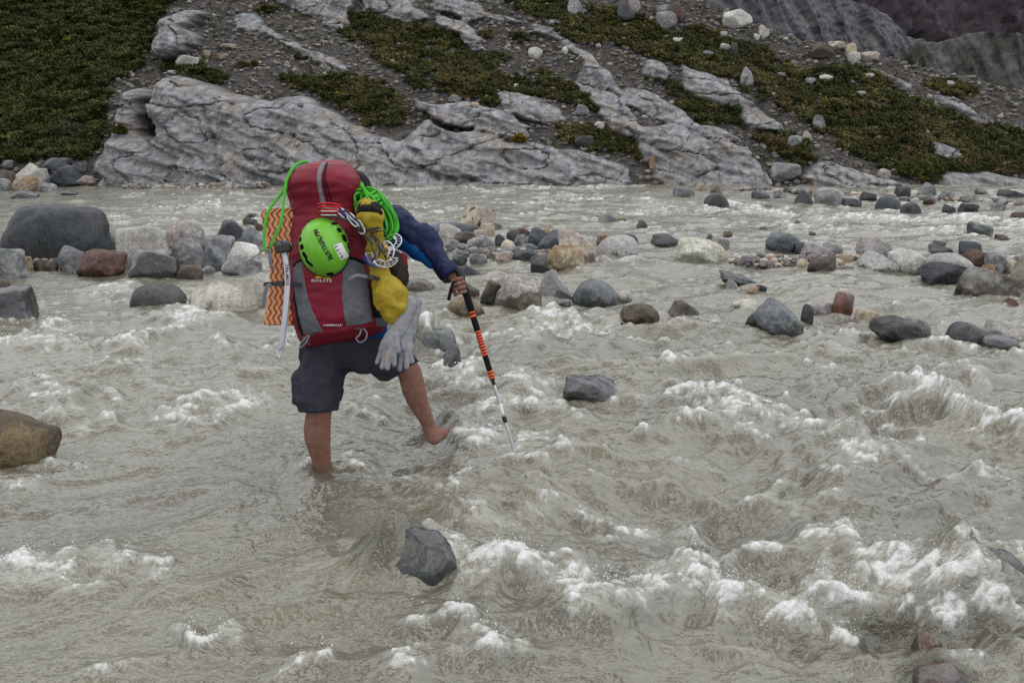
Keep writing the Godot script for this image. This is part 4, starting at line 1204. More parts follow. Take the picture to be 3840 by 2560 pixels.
# [x, z (on the slope: along it, up it), width, height above the ground, depth, colour, shape, roll, foam, seed, place (0 in the river, 1 sunken, 2 on the slope, 3 at the water's edge), label]
func rock_rows() -> Array:
	return [
	[-6.128, -10.821, 1.23, 0.69, 1.045, "dk", "r", -4, 0.3, 1001, 0, "huge dark grey boulder, the biggest at the left of the river"],
	[-5.858, -9.065, 0.534, 0.354, 0.454, "lg", "b", 10, 0.4, 1002, 0, "pale banded boulder cut by the left frame edge"],
	[-7.415, -11.56, 0.265, 0.121, 0.225, "mg", "r", 0, 0.3, 1003, 0, "small grey stone peeking up behind the pale banded boulder"],
	[-5.813, -9.489, 0.115, 0.184, 0.098, "tan", "r", 0, 0, 1004, 0, "narrow tan stone between banded boulder and huge dark boulder"],
	[-5.734, -9.565, 0.163, 0.14, 0.139, "brown", "r", 0, 0, 1005, 0, "left of two dark brown stones under the huge boulder"],
	[-5.583, -9.564, 0.158, 0.119, 0.134, "brown", "r", 0, 0, 1006, 0, "right of two dark brown stones under the huge boulder"],
	[-5.352, -9.672, 0.443, 0.242, 0.377, "mg", "r", -14, 0.2, 1007, 0, "grey oval boulder leaning between huge boulder and red block"],
	[-4.842, -9.358, 0.525, 0.285, 0.446, "red", "b", 4, 0.4, 1008, 0, "reddish-brown blocky boulder in the left bar"],
	[-4.63, -10.018, 0.608, 0.489, 0.517, "pale", "b", 8, 0.1, 1009, 0, "large cream-grey boulder standing behind the black wet block"],
	[-5.601, -11.401, 0.391, 0.248, 0.274, "lg", "s", -8, 0.2, 1010, 0, "pale grey slab behind the red block"],
	[-4.873, -11.833, 0.557, 0.355, 0.473, "pink", "r", 0, 0.4, 1011, 0, "whitish pink boulder at the back of the left bar"],
	[-4.159, -10.171, 0.41, 0.32, 0.348, "mg", "b", 0, 0.1, 1012, 0, "round grey boulder in front of the whitish pink one"],
	[-4.101, -9.092, 0.588, 0.316, 0.5, "wetdk", "b", 6, 0.4, 1013, 0, "black wet angular block at the front of the left bar"],
	[-3.834, -10.393, 0.43, 0.321, 0.365, "lg", "b", 5, 0.1, 1014, 0, "two-tone boulder with a light sloping top"],
	[-3.632, -9.644, 0.317, 0.282, 0.269, "bg", "b", -4, 0.2, 1015, 0, "blue-grey upright boulder in front of the two-tone one"],
	[-3.517, -10.396, 0.435, 0.234, 0.37, "white", "r", 0, 0.1, 1016, 0, "bright white boulder beside the foam mat"],
	[-3.175, -9.326, 0.483, 0.219, 0.41, "mg", "b", 4, 0.3, 1017, 0, "wide grey boulder below the bright white one"],
	[-3.673, -9.012, 0.297, 0.153, 0.252, "brown", "r", 0, 0.3, 1018, 0, "low brown stone at the right foot of the black block"],
	[-3.583, -9.298, 0.184, 0.093, 0.156, "mg", "r", 0, 0.2, 1019, 0, "small grey stone below the blue-grey upright boulder"],
	[-4.309, -12.286, 0.426, 0.317, 0.362, "dk", "b", -8, 0.3, 1020, 0, "dark faceted boulder behind the white one"],
	[-3.845, -11.763, 0.365, 0.231, 0.255, "bg", "s", -10, 0, 1021, 0, "blue-grey slab leaning under the small stones"],
	[-4.881, -14.766, 0.152, 0.123, 0.129, "brown", "r", 0, 0, 1022, 0, "small brownish stone heaped left of the foam mat"],
	[-4.638, -14.34, 0.156, 0.135, 0.132, "dk", "r", 0, 0, 1023, 0, "small dark stone heaped left of the foam mat"],
	[-4.234, -12.963, 0.169, 0.178, 0.144, "mg", "r", 0, 0, 1024, 0, "small grey egg-shaped stone heaped left of the foam mat"],
	[-4.334, -13.681, 0.164, 0.128, 0.139, "red", "r", 0, 0, 1025, 0, "small purplish stone heaped left of the foam mat"],
	[-5.11, -15.718, 0.213, 0.104, 0.181, "dk", "r", 0, 0.2, 1026, 0, "topmost small dark stone heaped left of the foam mat"],
	[-3.385, -7.459, 0.536, 0.228, 0.455, "dko", "d", 8, 0.9, 1027, 0, "smooth dark oval boulder with spray in midstream"],
	[-2.65, -7.432, 0.814, 0.285, 0.692, "speck", "d", -4, 0.6, 1028, 0, "large pale speckled boulder half hidden by the foam mat"],
	[-4.45, -6.825, 0.571, 0.313, 0.485, "wetdk", "b", 14, 0.8, 1029, 0, "dark purplish wet boulder at the left frame edge"],
	[-5.134, -7.817, 0.242, 0.204, 0.206, "brown", "r", 0, 0.2, 1030, 0, "brown stone on top of the dark wet left-edge boulder"],
	[-14.26, -23.74, 0.748, 0.402, 0.636, "tan", "r", 0, 0.2, 1031, 0, "rounded orange-tan boulder on the far left bank"],
	[-15.466, 0.02, 0.95, 0.652, 0.76, "pale", "b", -20, 0, 1032, 3, "cream boulder sloping behind the orange-tan one"],
	[-15.207, 0.219, 0.487, 0.444, 0.389, "pale", "r", 0, 0, 1033, 3, "round pale stone beside the dark grey bank boulder"],
	[-14.325, 0.152, 1.2, 0.557, 0.96, "dkb", "b", -6, 0, 1034, 3, "dark blue-grey boulder on the far left bank"],
	[-14.49, 0.086, 0.413, 0.185, 0.331, "pale", "r", 0, 0, 1035, 3, "small pale stone at the foot of the dark bank boulder"],
	[-13.652, 0.152, 0.571, 0.243, 0.457, "pink", "s", 0, 0, 1036, 3, "low pinkish stone against the cliff foot"],
	[-13.505, -23.492, 0.491, 0.241, 0.417, "mg", "b", 0, 0.3, 1037, 0, "grey stone in the water right of the orange-tan boulder"],
	[-14.992, -23.872, 0.549, 0.346, 0.467, "lg", "r", 0, 0.2, 1038, 0, "pale stone with a rusty top at the far left edge"],
	[-16.304, 0.152, 0.686, 0.429, 0.548, "brown", "b", 0, 0, 1039, 3, "brownish block behind the pale far-left stone"],
	[-15.707, 0.76, 0.48, 0.247, 0.384, "tanp", "r", 0, 0, 1040, 3, "pale tan stone at the top of the left bank heap"],
	[-15, 0.852, 0.89, 0.38, 0.712, "bg", "s", 8, 0, 1041, 3, "blue-grey slab under the green slope"],
	[-14.083, 0.76, 0.509, 0.291, 0.408, "dk", "s", 15, 0, 1042, 3, "dark slab leaning against the cliff corner"],
	[-14.973, 0.76, 0.437, 0.291, 0.349, "lg", "r", 0, 0, 1043, 3, "light grey stone above the dark bank boulder"],
	[-16.635, 0.991, 0.44, 0.235, 0.352, "mg", "s", 0, 0, 1044, 3, "flat grey stone high on the far left bank"],
	[-12.54, -20.79, 0.702, 0.186, 0.491, "wetdk", "s", -4, 0.5, 1045, 0, "low black rock awash in front of the left bank"],
	[-11.95, -21.789, 0.491, 0.095, 0.344, "wetdk", "s", 0, 0.4, 1046, 0, "thin dark rock awash below the cliff corner"],
	[-0.616, -14.23, 0.68, 0.389, 0.578, "cream", "b", 0, 0.5, 1047, 0, "cream boulder with black spots at the back of the centre bar"],
	[-0.953, -13.229, 0.797, 0.195, 0.558, "bg", "s", 0, 0.2, 1048, 0, "long flat blue-grey rock behind the pale block"],
	[-0.977, -12.578, 0.341, 0.24, 0.29, "pale", "b", 0, 0, 1049, 0, "pale block just right of the navy sleeve"],
	[-0.726, -12.163, 0.33, 0.165, 0.281, "brn", "b", 0, 0, 1050, 0, "brown-grey stone right of the pale block"],
	[-0.397, -12.987, 0.24, 0.203, 0.204, "tanp", "r", 0, 0, 1051, 0, "tan stone below the spotted cream boulder"],
	[-0.259, -13.393, 0.225, 0.174, 0.192, "bg", "b", 10, 0.2, 1052, 0, "blue-grey wedge right of the tan stone"],
	[-0.507, -12.699, 0.207, 0.137, 0.176, "pink", "r", 0, 0, 1053, 0, "pinkish stone left of the tan stone"],
	[-0.441, -11.306, 0.405, 0.21, 0.344, "lg", "r", 0, 0.1, 1054, 0, "light grey rounded boulder in the centre bar"],
	[-0.85, -11.14, 0.279, 0.176, 0.237, "mg", "b", 0, 0.2, 1055, 0, "grey block at the left end of the centre bar"],
	[-0.682, -11.295, 0.087, 0.089, 0.074, "lg", "r", 0, 0, 1056, 0, "tiny grey stone between two grey boulders of the centre bar"],
	[-0.164, -11.733, 0.186, 0.179, 0.158, "dk", "b", 0, 0, 1057, 0, "dark stone right of the light grey rounded boulder"],
	[0.01, -12.588, 0.199, 0.15, 0.169, "dk", "r", 0, 0.1, 1058, 0, "dark grey stone left of the maroon one"],
	[0.191, -12.979, 0.212, 0.119, 0.18, "red", "r", 0, 0.1, 1059, 0, "maroon stone on the centre bar"],
	[0.125, -11.974, 0.196, 0.142, 0.166, "lg", "r", 0, 0, 1060, 0, "light stone under the maroon one"],
	[-0.057, -11.512, 0.213, 0.117, 0.181, "cream", "r", 0, 0, 1061, 0, "small cream stone in the middle of the centre bar"],
	[0.392, -11.929, 0.363, 0.225, 0.308, "dkb", "b", -20, 0, 1062, 0, "dark slab propped left of the big leaning slab"],
	[0.527, -11.035, 0.42, 0.389, 0.294, "dkb", "s", -38, 0, 1063, 0, "big dark slab leaning on the pinkish cream boulder"],
	[0.545, -13.139, 0.171, 0.101, 0.146, "tan", "r", 10, 0, 1064, 0, "tan egg-shaped stone lying on the dark slab"],
	[0.852, -10.239, 0.489, 0.435, 0.416, "cpink", "b", 4, 0.3, 1065, 0, "tall pinkish cream boulder, the largest of the centre bar"],
	[0.653, -9.566, 0.453, 0.307, 0.385, "gold", "b", 5, 0.3, 1066, 0, "golden-brown angular boulder in front of the pinkish cream one"],
	[0.399, -9.631, 0.358, 0.182, 0.304, "dk", "b", 0, 0.2, 1067, 0, "dark angular rock left of the golden boulder"],
	[0.164, -10.246, 0.336, 0.155, 0.235, "dkb", "s", -8, 0.1, 1068, 0, "flat dark slab in the low middle of the centre bar"],
	[-0.102, -10.257, 0.236, 0.132, 0.165, "pink", "s", 0, 0.1, 1069, 0, "flat pink slab beside the dark one"],
	[-0.03, -10.888, 0.321, 0.107, 0.224, "mg", "s", 0, 0, 1070, 0, "flat grey slab behind the pink one"],
	[0.229, -11.123, 0.225, 0.118, 0.191, "mg", "b", 0, 0, 1071, 0, "grey stone under the propped dark slab"],
	[1.442, -10.747, 0.581, 0.276, 0.494, "lgr", "d", 0, 0.4, 1072, 0, "light grey domed boulder right of the pinkish cream one"],
	[1.546, -10.017, 0.405, 0.109, 0.283, "white", "s", 0, 0.4, 1073, 0, "flat whitish rock awash right of the centre bar"],
	[1.199, -10.119, 0.211, 0.106, 0.179, "pale", "w", 0, 0.3, 1074, 0, "small pale pointed stone below the grey domed boulder"],
	[1.348, -11.919, 0.175, 0.149, 0.149, "orange", "r", 0, 0.1, 1075, 0, "orange-brown stone behind the grey domed boulder"],
	[1.792, -12.031, 0.223, 0.135, 0.189, "dk", "r", 0, 0.3, 1076, 0, "dark stone behind the right of the grey domed boulder"],
	[0.79, -9.404, 0.124, 0.077, 0.106, "pale", "r", 0, 0.2, 1077, 0, "small pale stone at the foot of the golden boulder"],
	[-0.435, -10.269, 0.236, 0.112, 0.2, "lg", "r", 0, 0.2, 1078, 0, "pale grey stone low at the centre bar edge"],
	[-0.678, -10.213, 0.207, 0.099, 0.145, "dk", "s", 0, 0.2, 1079, 0, "dark low stone left of the pale edge stone"],
	[-1.365, -10.467, 0.161, 0.166, 0.136, "mg", "r", 0, 0.3, 1080, 0, "grey stone showing under the navy arm"],
	[-0.482, -8.965, 0.305, 0.166, 0.259, "dkb", "w", 10, 0.5, 1081, 0, "dark wedge rock behind the gripping hand"],
	[-0.967, -8.256, 0.322, 0.126, 0.274, "wetbr", "d", -8, 0.6, 1082, 0, "dark brown smooth rock right of the hanging boot"],
	[-0.414, -7.895, 0.175, 0.139, 0.149, "brown", "b", 0, 0.3, 1083, 0, "brown block right of the pole grip"],
	[-0.195, -7.581, 0.243, 0.235, 0.207, "dko2", "b", -8, 0.4, 1084, 0, "dark upright rock with a rusty face"],
	[0.058, -7.47, 0.459, 0.297, 0.39, "palebr", "b", 3, 0.5, 1085, 0, "big pale boulder with a brown wet base"],
	[-0.159, -8.544, 0.305, 0.157, 0.259, "pale", "r", 0, 0.2, 1086, 0, "pale rounded rock behind the big brown-based boulder"],
	[0.429, -7.899, 0.403, 0.295, 0.343, "pinkg", "w", -4, 0.4, 1087, 0, "pinkish grey pointed boulder in the front centre row"],
	[0.813, -7.745, 0.45, 0.215, 0.383, "bgd", "d", -4, 0.6, 1088, 0, "dark blue-grey domed boulder at the right of the front centre row"],
	[1.125, -7.84, 0.17, 0.079, 0.119, "pale", "s", 0, 0.4, 1089, 0, "small pale flat stone right of the dark domed boulder"],
	[-0.423, -7.199, 0.365, 0.155, 0.31, "tanbr", "d", 0, 0.6, 1090, 0, "mossy tan boulder awash under the pole"],
	[1.129, -6.811, 0.332, 0.159, 0.282, "brn", "b", 5, 0.7, 1091, 0, "brown craggy rock alone in midstream"],
	[1.558, -6.977, 0.332, 0.164, 0.282, "brg", "w", 5, 0.7, 1092, 0, "grey-brown pointed rock right of the brown craggy one"],
	[0.514, -7.142, 0.218, 0.047, 0.153, "wetbr", "s", 8, 0.6, 1093, 0, "low wet brown rock below the pinkish pointed boulder"],
	[0.508, -7.587, 0.16, 0.046, 0.112, "mg", "s", 0, 0.4, 1094, 0, "low grey stone awash under the pinkish pointed boulder"],
	[1.761, -14.817, 0.312, 0.174, 0.266, "mg", "b", 0, 0.5, 1095, 0, "grey rock awash behind the domed boulder"],
	[2.02, -14.852, 0.225, 0.107, 0.158, "tanbr", "s", 0, 0.4, 1096, 0, "greenish stone awash beside the grey one"],
	[2.307, -14.094, 0.237, 0.137, 0.201, "brown", "w", -6, 0.5, 1097, 0, "small brown rock alone in the rapids"],
	[2.322, -11.89, 0.484, 0.151, 0.339, "dk", "s", -8, 0.4, 1098, 0, "dark low rock left of the pale log-shaped boulder"],
	[4.547, -21.365, 0.584, 0.252, 0.409, "mg", "s", 4, 0.4, 1099, 0, "grey flat rock near the far bank"],
	[5.639, -24.025, 0.36, 0.224, 0.306, "tan", "r", 0, 0.3, 1100, 0, "small tan rock near the far bank"],
	[2.752, 0.02, 0.426, 0.156, 0.341, "wetdk", "s", 0, 0, 1101, 3, "small black rock at the cliff foot"],
	[0.961, -6.634, 0.063, 0.048, 0.054, "wetdk", "w", 20, 0.5, 1102, 0, "sharp dark splinter of rock in the foam"],
	[2.533, -10.494, 0.766, 0.26, 0.536, "log", "s", -14, 0.3, 1103, 0, "long pale log-shaped boulder"],
	[4.564, -17.973, 0.54, 0.322, 0.459, "dko", "d", -6, 0.5, 1104, 0, "dark rounded boulder alone in the far rapids"],
	[5.867, -23.123, 0.397, 0.264, 0.337, "tang", "r", 0, 0.3, 1105, 0, "grey-tan stone on the far bank line"],
	[7.161, -23.644, 0.342, 0.234, 0.291, "mg", "w", 0, 0.3, 1106, 0, "grey upright stone on the far bank line"],
	[6.283, -20.358, 0.47, 0.206, 0.399, "dk", "b", 0, 0.4, 1107, 0, "dark stone left in the far row"],
	[6.986, -21.05, 0.429, 0.193, 0.365, "mg", "w", -10, 0.4, 1108, 0, "grey tilted stone, second in the far row"],
	[6.722, -18.515, 0.536, 0.353, 0.456, "dk", "w", -12, 0.5, 1109, 0, "dark pointed boulder in the far row"],
	[7.442, -18.781, 0.674, 0.394, 0.573, "mgl", "b", 0, 0.5, 1110, 0, "largest grey boulder of the far row"],
	[7.809, -18.479, 0.417, 0.177, 0.355, "dk", "r", 0, 0.4, 1111, 0, "dark low stone right of the largest far-row boulder"],
	[8.886, -20.076, 0.442, 0.215, 0.376, "dk", "b", 0, 0.3, 1112, 0, "dark blocky stone behind the far row"],
	[8.266, -17.663, 0.588, 0.286, 0.5, "dkb", "d", 0, 0.5, 1113, 0, "dark domed boulder in the far row"],
	[10.071, -20.755, 0.423, 0.313, 0.36, "dk", "b", 0, 0.3, 1114, 0, "dark upright boulder nearer the far bank"],
	[8.125, -16.363, 0.388, 0.271, 0.33, "dk", "r", -8, 0.5, 1115, 0, "dark grey boulder at the front of the far row"],
	[11.318, -21.969, 0.483, 0.33, 0.41, "mg", "w", -6, 0.3, 1116, 0, "grey boulder against the green bush"],
	[9.802, -18.909, 0.316, 0.165, 0.268, "red", "r", 0, 0.3, 1117, 0, "brown-red stone in the far row"],
	[11.44, -21.149, 0.284, 0.175, 0.242, "mg", "r", 0, 0.3, 1118, 0, "small grey stone at the right of the far row"],
	[9.117, -16.778, 0.29, 0.165, 0.203, "dk", "s", -15, 0.4, 1119, 0, "dark tilted stone at the right of the far row"],
	[12.796, -20.777, 0.646, 0.209, 0.452, "dkb", "s", -10, 0.4, 1120, 0, "dark flat boulder at the far right"],
	[10.438, -17.275, 0.298, 0.178, 0.253, "mg", "r", 0, 0.4, 1121, 0, "grey stone low at the far right"],
	[7.64, -13.012, 0.451, 0.19, 0.316, "wetdk", "s", -18, 0.6, 1122, 0, "black wet slab in the right rapids"],
	[5.641, -17.714, 0.381, 0.113, 0.324, "wetdk", "d", -6, 0.5, 1123, 0, "low black rock below the far row"],
	[3.897, -11.457, 0.496, 0.227, 0.422, "bgd", "r", 6, 0.2, 1124, 0, "blue-grey rounded boulder on the right bar"],
	[4.105, -11.24, 0.203, 0.127, 0.172, "dkb", "r", 0, 0.1, 1125, 0, "dark stone behind the blue-grey rounded boulder"],
	[2.983, -11.388, 0.254, 0.176, 0.216, "mgl", "b", 0, 0.2, 1126, 0, "grey block behind the end of the log-shaped boulder"],
	[3.087, -12.32, 0.188, 0.107, 0.16, "brown", "w", 0, 0.2, 1127, 0, "brown stone behind the log-shaped boulder"],
	[3.473, -12.791, 0.153, 0.092, 0.13, "tanbr", "r", 0, 0.3, 1128, 0, "small tan stone in the water behind the right bar"],
	[4.071, -10.658, 0.308, 0.184, 0.262, "pinkg", "b", -5, 0, 1129, 0, "light purple-grey block on the right bar"],
	[4.451, -11.011, 0.288, 0.156, 0.245, "lg", "b", 5, 0.1, 1130, 0, "light grey stone behind the purple-grey block"],
	[4.227, -10.005, 0.192, 0.156, 0.163, "tan", "b", 0, 0, 1131, 0, "orange-tan block on the right bar"],
	[3.617, -9.823, 0.146, 0.101, 0.124, "tanp", "r", 0, 0.1, 1132, 0, "pale tan stone at the left of the right bar"],
	[3.691, -9.405, 0.35, 0.199, 0.297, "brg", "r", 0, 0.2, 1133, 0, "brown-grey rounded boulder at the front of the right bar"],
	[4.782, -10.513, 0.474, 0.282, 0.403, "pinkg", "b", -16, 0.2, 1134, 0, "angular purple-grey boulder on the right bar"],
	[4.508, -9.671, 0.536, 0.199, 0.456, "lgr", "w", -6, 0.2, 1135, 0, "light grey smooth pointed boulder on the right bar"],
	[4.85, -9.64, 0.431, 0.247, 0.367, "white", "b", 4, 0.1, 1136, 0, "whitish rough boulder on the right bar"],
	[5.216, -9.366, 0.561, 0.241, 0.477, "lgr", "d", -4, 0.2, 1137, 0, "wide light grey boulder with a smooth top on the right bar"],
	[4.923, -8.98, 0.505, 0.198, 0.429, "dk", "b", -6, 0.3, 1138, 0, "dark rugged boulder in front of the wide light grey one"],
	[6.308, -10.892, 0.321, 0.182, 0.273, "dkb", "b", 0, 0.2, 1139, 0, "dark block on top of the right bar"],
	[5.821, -9.914, 0.374, 0.199, 0.318, "redb", "r", -12, 0, 1140, 0, "brown-red rounded boulder on the right bar"],
	[5.927, -9.677, 0.228, 0.202, 0.194, "mg", "r", 0, 0.1, 1141, 0, "grey stone right of the brown-red boulder"],
	[6.094, -9.667, 0.191, 0.124, 0.162, "tanp", "r", 0, 0, 1142, 0, "tan stone at the right end of the right bar"],
	[5.728, -9.469, 0.156, 0.091, 0.133, "orange", "r", 0, 0, 1143, 0, "orange stone below the brown-red boulder"],
	[4.866, -8.044, 0.606, 0.263, 0.515, "brwet", "b", -6, 0.5, 1144, 0, "large dark brown craggy boulder at the right edge"],
	[5.446, -8.276, 0.369, 0.388, 0.313, "tang", "r", 0, 0.3, 1145, 0, "tan-grey boulder cut by the right frame edge"],
	[4.701, -7.336, 0.175, 0.108, 0.149, "redb", "w", -8, 0.5, 1146, 0, "red-brown wedge in the water at the right edge"],
	[2.998, -7.085, 0.181, 0.225, 0.154, "rust", "r", -3, 0.5, 1147, 0, "upright rust-red stone standing in midstream"],
	[2.275, -6.651, 0.502, 0.241, 0.427, "bgd", "w", -8, 0.7, 1148, 0, "big dark angular boulder left of the rust-red stone"],
	[2.613, -6.876, 0.115, 0.149, 0.098, "dk", "r", 0, 0.3, 1149, 0, "dark lump at the right of the big angular boulder"],
	[2.843, -7.143, 0.195, 0.119, 0.165, "pinkg", "r", 0, 0.4, 1150, 0, "greyish pink stone left of the rust-red one"],
	[3.135, -6.873, 0.203, 0.101, 0.142, "tanp", "s", -8, 0.5, 1151, 0, "tan flat stone right of the rust-red one"],
	[3.146, -6.223, 0.48, 0.161, 0.336, "dko", "s", -20, 0.7, 1152, 0, "long dark rock sloping into the water"],
	[3.367, -6.437, 0.244, 0.138, 0.208, "lg", "r", 0, 0.4, 1153, 0, "pale grey boulder behind the long dark rock"],
	[3.667, -6.216, 0.332, 0.135, 0.283, "dk", "d", -4, 0.6, 1154, 0, "dark rounded boulder at the lower right"],
	[3.842, -6.064, 0.322, 0.072, 0.273, "wetdk", "d", -4, 0.6, 1155, 0, "dark wet rock at the lower right edge"],
	[4.032, -6.256, 0.335, 0.143, 0.284, "pale", "b", 0, 0.4, 1156, 0, "pale boulder behind the dark wet rock at right"],
	[2.338, -8.322, 0.152, 0.112, 0.129, "mgl", "w", 0, 0.4, 1157, 0, "small grey pointed stone in the right channel"],
	[2.498, -8.151, 0.135, 0.069, 0.115, "tan", "b", -6, 0.3, 1158, 0, "small orange-tan stone in the right channel"],
	[2.614, -8.242, 0.123, 0.071, 0.105, "dk", "b", -10, 0.3, 1159, 0, "small dark stone beside the orange-tan one"],
	[2.226, -7.458, 0.239, 0.075, 0.204, "speck", "d", 0, 0.5, 1160, 0, "speckled grey flat-domed stone left of the big angular boulder"],
	[2.513, -8.71, 0.439, 0.094, 0.307, "wetdk", "s", -14, 0.5, 1161, 0, "low jagged dark rock in the right channel"],
	[4.316, -13.683, 0.171, 0.068, 0.145, "tanbr", "r", 0, 0.3, 1162, 0, "small brown stone in the far right rapids"],
	[4.521, -13.431, 0.161, 0.074, 0.137, "mg", "r", 0, 0.3, 1163, 0, "small grey stone behind the blue-grey rounded boulder"],
	[4.938, -13.119, 0.136, 0.053, 0.095, "wetdk", "s", 0, 0.3, 1164, 0, "tiny black rock in the right rapids"],
	[5.218, -14.605, 0.119, 0.076, 0.083, "wetdk", "s", 0, 0.4, 1165, 0, "tiny dark rock in the white rapids"],
	[5.955, -11.047, 0.343, 0.108, 0.24, "dk", "s", -4, 0.2, 1166, 0, "dark flat stone behind the wide light grey boulder"],
	[6.295, -11.721, 0.205, 0.083, 0.143, "wetdk", "s", -10, 0.4, 1167, 0, "small black slab behind the right bar"],
	[7.614, -12.363, 0.216, 0.094, 0.151, "brown", "s", -6, 0.4, 1168, 0, "brown stone awash in the right rapids"],
	[11.359, -19.902, 0.375, 0.163, 0.262, "mg", "s", 0, 0.3, 1169, 0, "flat grey stone in the far right shallows"],
	[9.878, -17.379, 0.375, 0.16, 0.262, "dk", "s", -6, 0.3, 1170, 0, "flat dark stone in the far right shallows"],
	[9.909, -15.727, 0.272, 0.127, 0.231, "redb", "r", 0, 0.3, 1171, 0, "reddish stone low at the far right edge"],
	[13.123, -22.57, 0.364, 0.139, 0.255, "lg", "s", 0, 0.2, 1172, 0, "pale flat stone near the far right bank"],
	[-2.581, -3.841, 0.456, 0.217, 0.387, "ochre", "b", -4, 0.5, 1173, 0, "brown ochre boulder at the left edge of the near water"],
	[0.499, -4.779, 0.361, 0.117, 0.307, "wetdk", "b", -6, 0.7, 1174, 0, "dark wet rock in midstream right of the hiking pole"],
	[-0.428, -5.321, 0.198, 0.193, 0.169, "wetdk", "w", -16, 0.7, 1175, 0, "dark pointed rock right of the grey gloves"],
	[1.281, -2.068, 0.149, 0.047, 0.127, "redw", "r", 0, 0.5, 1176, 0, "wet red-brown rock at the bottom right edge"],
	[-0.377, -2.678, 0.271, 0.233, 0.23, "wetdk", "b", -24, 0, 1177, 1, "black boulder under a glassy sheet of water in the foreground"],
	[-0.256, -4.039, 0.266, 0.143, 0.226, "wetgr", "d", 0, 0, 1178, 1, "grey-green boulder awash beside the raised foot"],
	[1.79, -2.658, 0.247, 0.154, 0.21, "wetbr", "d", -14, 0, 1179, 1, "dark boulder overrun by foam at the right edge"],
	[1.878, -3.975, 0.131, 0.149, 0.112, "pinkw", "d", -10, 0, 1180, 1, "pinkish boulder awash in the right rapids"],
	[-0.61, -6.037, 0.353, 0.194, 0.3, "wetgr", "d", 0, 0, 1181, 1, "green-grey boulder under a sliding sheet of water behind the gloves"],
	[1.334, -2.228, 0.09, 0.081, 0.077, "redw", "r", 0, 0, 1182, 1, "reddish stone under shallow water at the lower right"],
	[6.262, 10.976, 0.708, 0.459, 0.566, "mg", "b", 0, 0, 1183, 2, "grey block near the top of the slope left of the red-brown one"],
	[6.723, 10.618, 0.721, 0.721, 0.577, "redb", "b", 0, 0, 1184, 2, "red-brown block near the top of the slope"],
	[6.288, 10.057, 0.805, 0.637, 0.644, "lg", "b", 0, 0, 1185, 2, "pale grey squared block below the red-brown one"],
	[4.625, 10.761, 0.914, 0.647, 0.731, "dk", "w", 0, 0, 1186, 2, "dark wedge boulder on the green upper slope"],
	[2.602, 11.193, 0.808, 0.673, 0.646, "lg", "w", 0, 0, 1187, 2, "pale upright boulder at the top edge of the slope"],
	[5.08, 11.485, 0.678, 0.62, 0.542, "pink", "w", 0, 0, 1188, 2, "pinkish sharp stone at the top edge of the slope"],
	[9.186, 10.266, 1.148, 0.602, 0.918, "white", "b", 0, 0, 1189, 2, "large whitish block on the skyline of the slope"],
	[10.104, 9.508, 0.573, 0.425, 0.458, "pale", "w", 0, 0, 1190, 2, "pale pointed block on the slope skyline"],
	[8.404, 9.306, 0.276, 0.221, 0.221, "pale", "r", 0, 0, 1191, 2, "small pale stone under the whitish skyline block"],
	[9.772, 9.239, 0.275, 0.22, 0.22, "white", "r", 0, 0, 1192, 2, "small white stone under the pale pointed skyline block"],
	[11.887, 7.869, 0.887, 0.461, 0.71, "brn", "b", 0, 0, 1193, 2, "brown block in the row of skyline boulders"],
	[12.592, 8.317, 0.718, 0.287, 0.574, "cream", "s", 0, 0, 1194, 2, "flat cream block in the row of skyline boulders"],
	[12.942, 7.743, 0.424, 0.495, 0.34, "cream", "b", 0, 0, 1195, 2, "upright cream block in the row of skyline boulders"],
	[12.946, 7.336, 0.525, 0.368, 0.42, "white", "r", 0, 0, 1196, 2, "white round stone under the upright cream block"],
	[13.555, 7.492, 0.738, 0.351, 0.59, "pink", "b", 0, 0, 1197, 2, "pinkish squared block at the right of the skyline row"],
	[14.185, 8.382, 0.611, 0.252, 0.489, "pale", "s", 0, 0, 1198, 2, "pale flat stone behind the skyline row"],
	[8.313, 8.285, 0.448, 0.305, 0.359, "pink", "r", 0, 0, 1199, 2, "pinkish stone in the scree below the skyline"],
	[8.607, 7.996, 0.285, 0.463, 0.228, "dk", "s", 0, 0, 1200, 2, "dark upright stone beside the pinkish scree stone"],
	[8.628, 5.983, 0.608, 0.541, 0.487, "lgd", "w", 0, 0, 1201, 2, "light grey boulder with a dark side in mid-slope heath"],
	[10.745, 3.084, 0.593, 0.499, 0.474, "mg", "w", 0, 0, 1202, 2, "grey boulder in the lower right scree"],
	[9.55, 2.084, 0.454, 0.364, 0.364, "lg", "r", 0, 0, 1203, 2, "light grey stone low on the right slope"],
	[10.06, 2.429, 0.367, 0.337, 0.294, "pale", "w", 0, 0, 1204, 2, "pale pink stone low on the right slope"],
	[8.922, 0.398, 0.979, 0.489, 0.783, "mg", "b", 0, 0, 1205, 2, "grey boulder at the foot of the right slope"],
	[11.943, 0.443, 0.432, 0.288, 0.346, "pink", "r", 0, 0, 1206, 2, "pinkish round stone above the far bank slabs"],
	[4.619, 1.037, 0.294, 0.382, 0.235, "tan", "w", 0, 0, 1207, 2, "tan upright stone above the lower right slab"],
	[-12.152, 7.121, 0.853, 0.383, 0.682, "pale", "s", 0, 0, 1208, 2, "pale flat boulder on the scree above the cliff"],
	[-12.25, 5.866, 0.371, 0.337, 0.296, "lg", "b", 0, 0, 1209, 2, "grey block on the cliff top beside the dark moss"],
	[-12.719, 6.635, 0.447, 0.138, 0.358, "pale", "s", 0, 0, 1210, 2, "thin pale stone lying in the moss on the cliff top"],
	[-11.062, 8.511, 0.685, 0.18, 0.548, "tanp", "s", 0, 0, 1211, 2, "flat tan stone in the middle of the upper scree"],
	[-11.661, 7.806, 0.301, 0.248, 0.241, "tanp", "r", 0, 0, 1212, 2, "small tan stone left in the upper scree"],
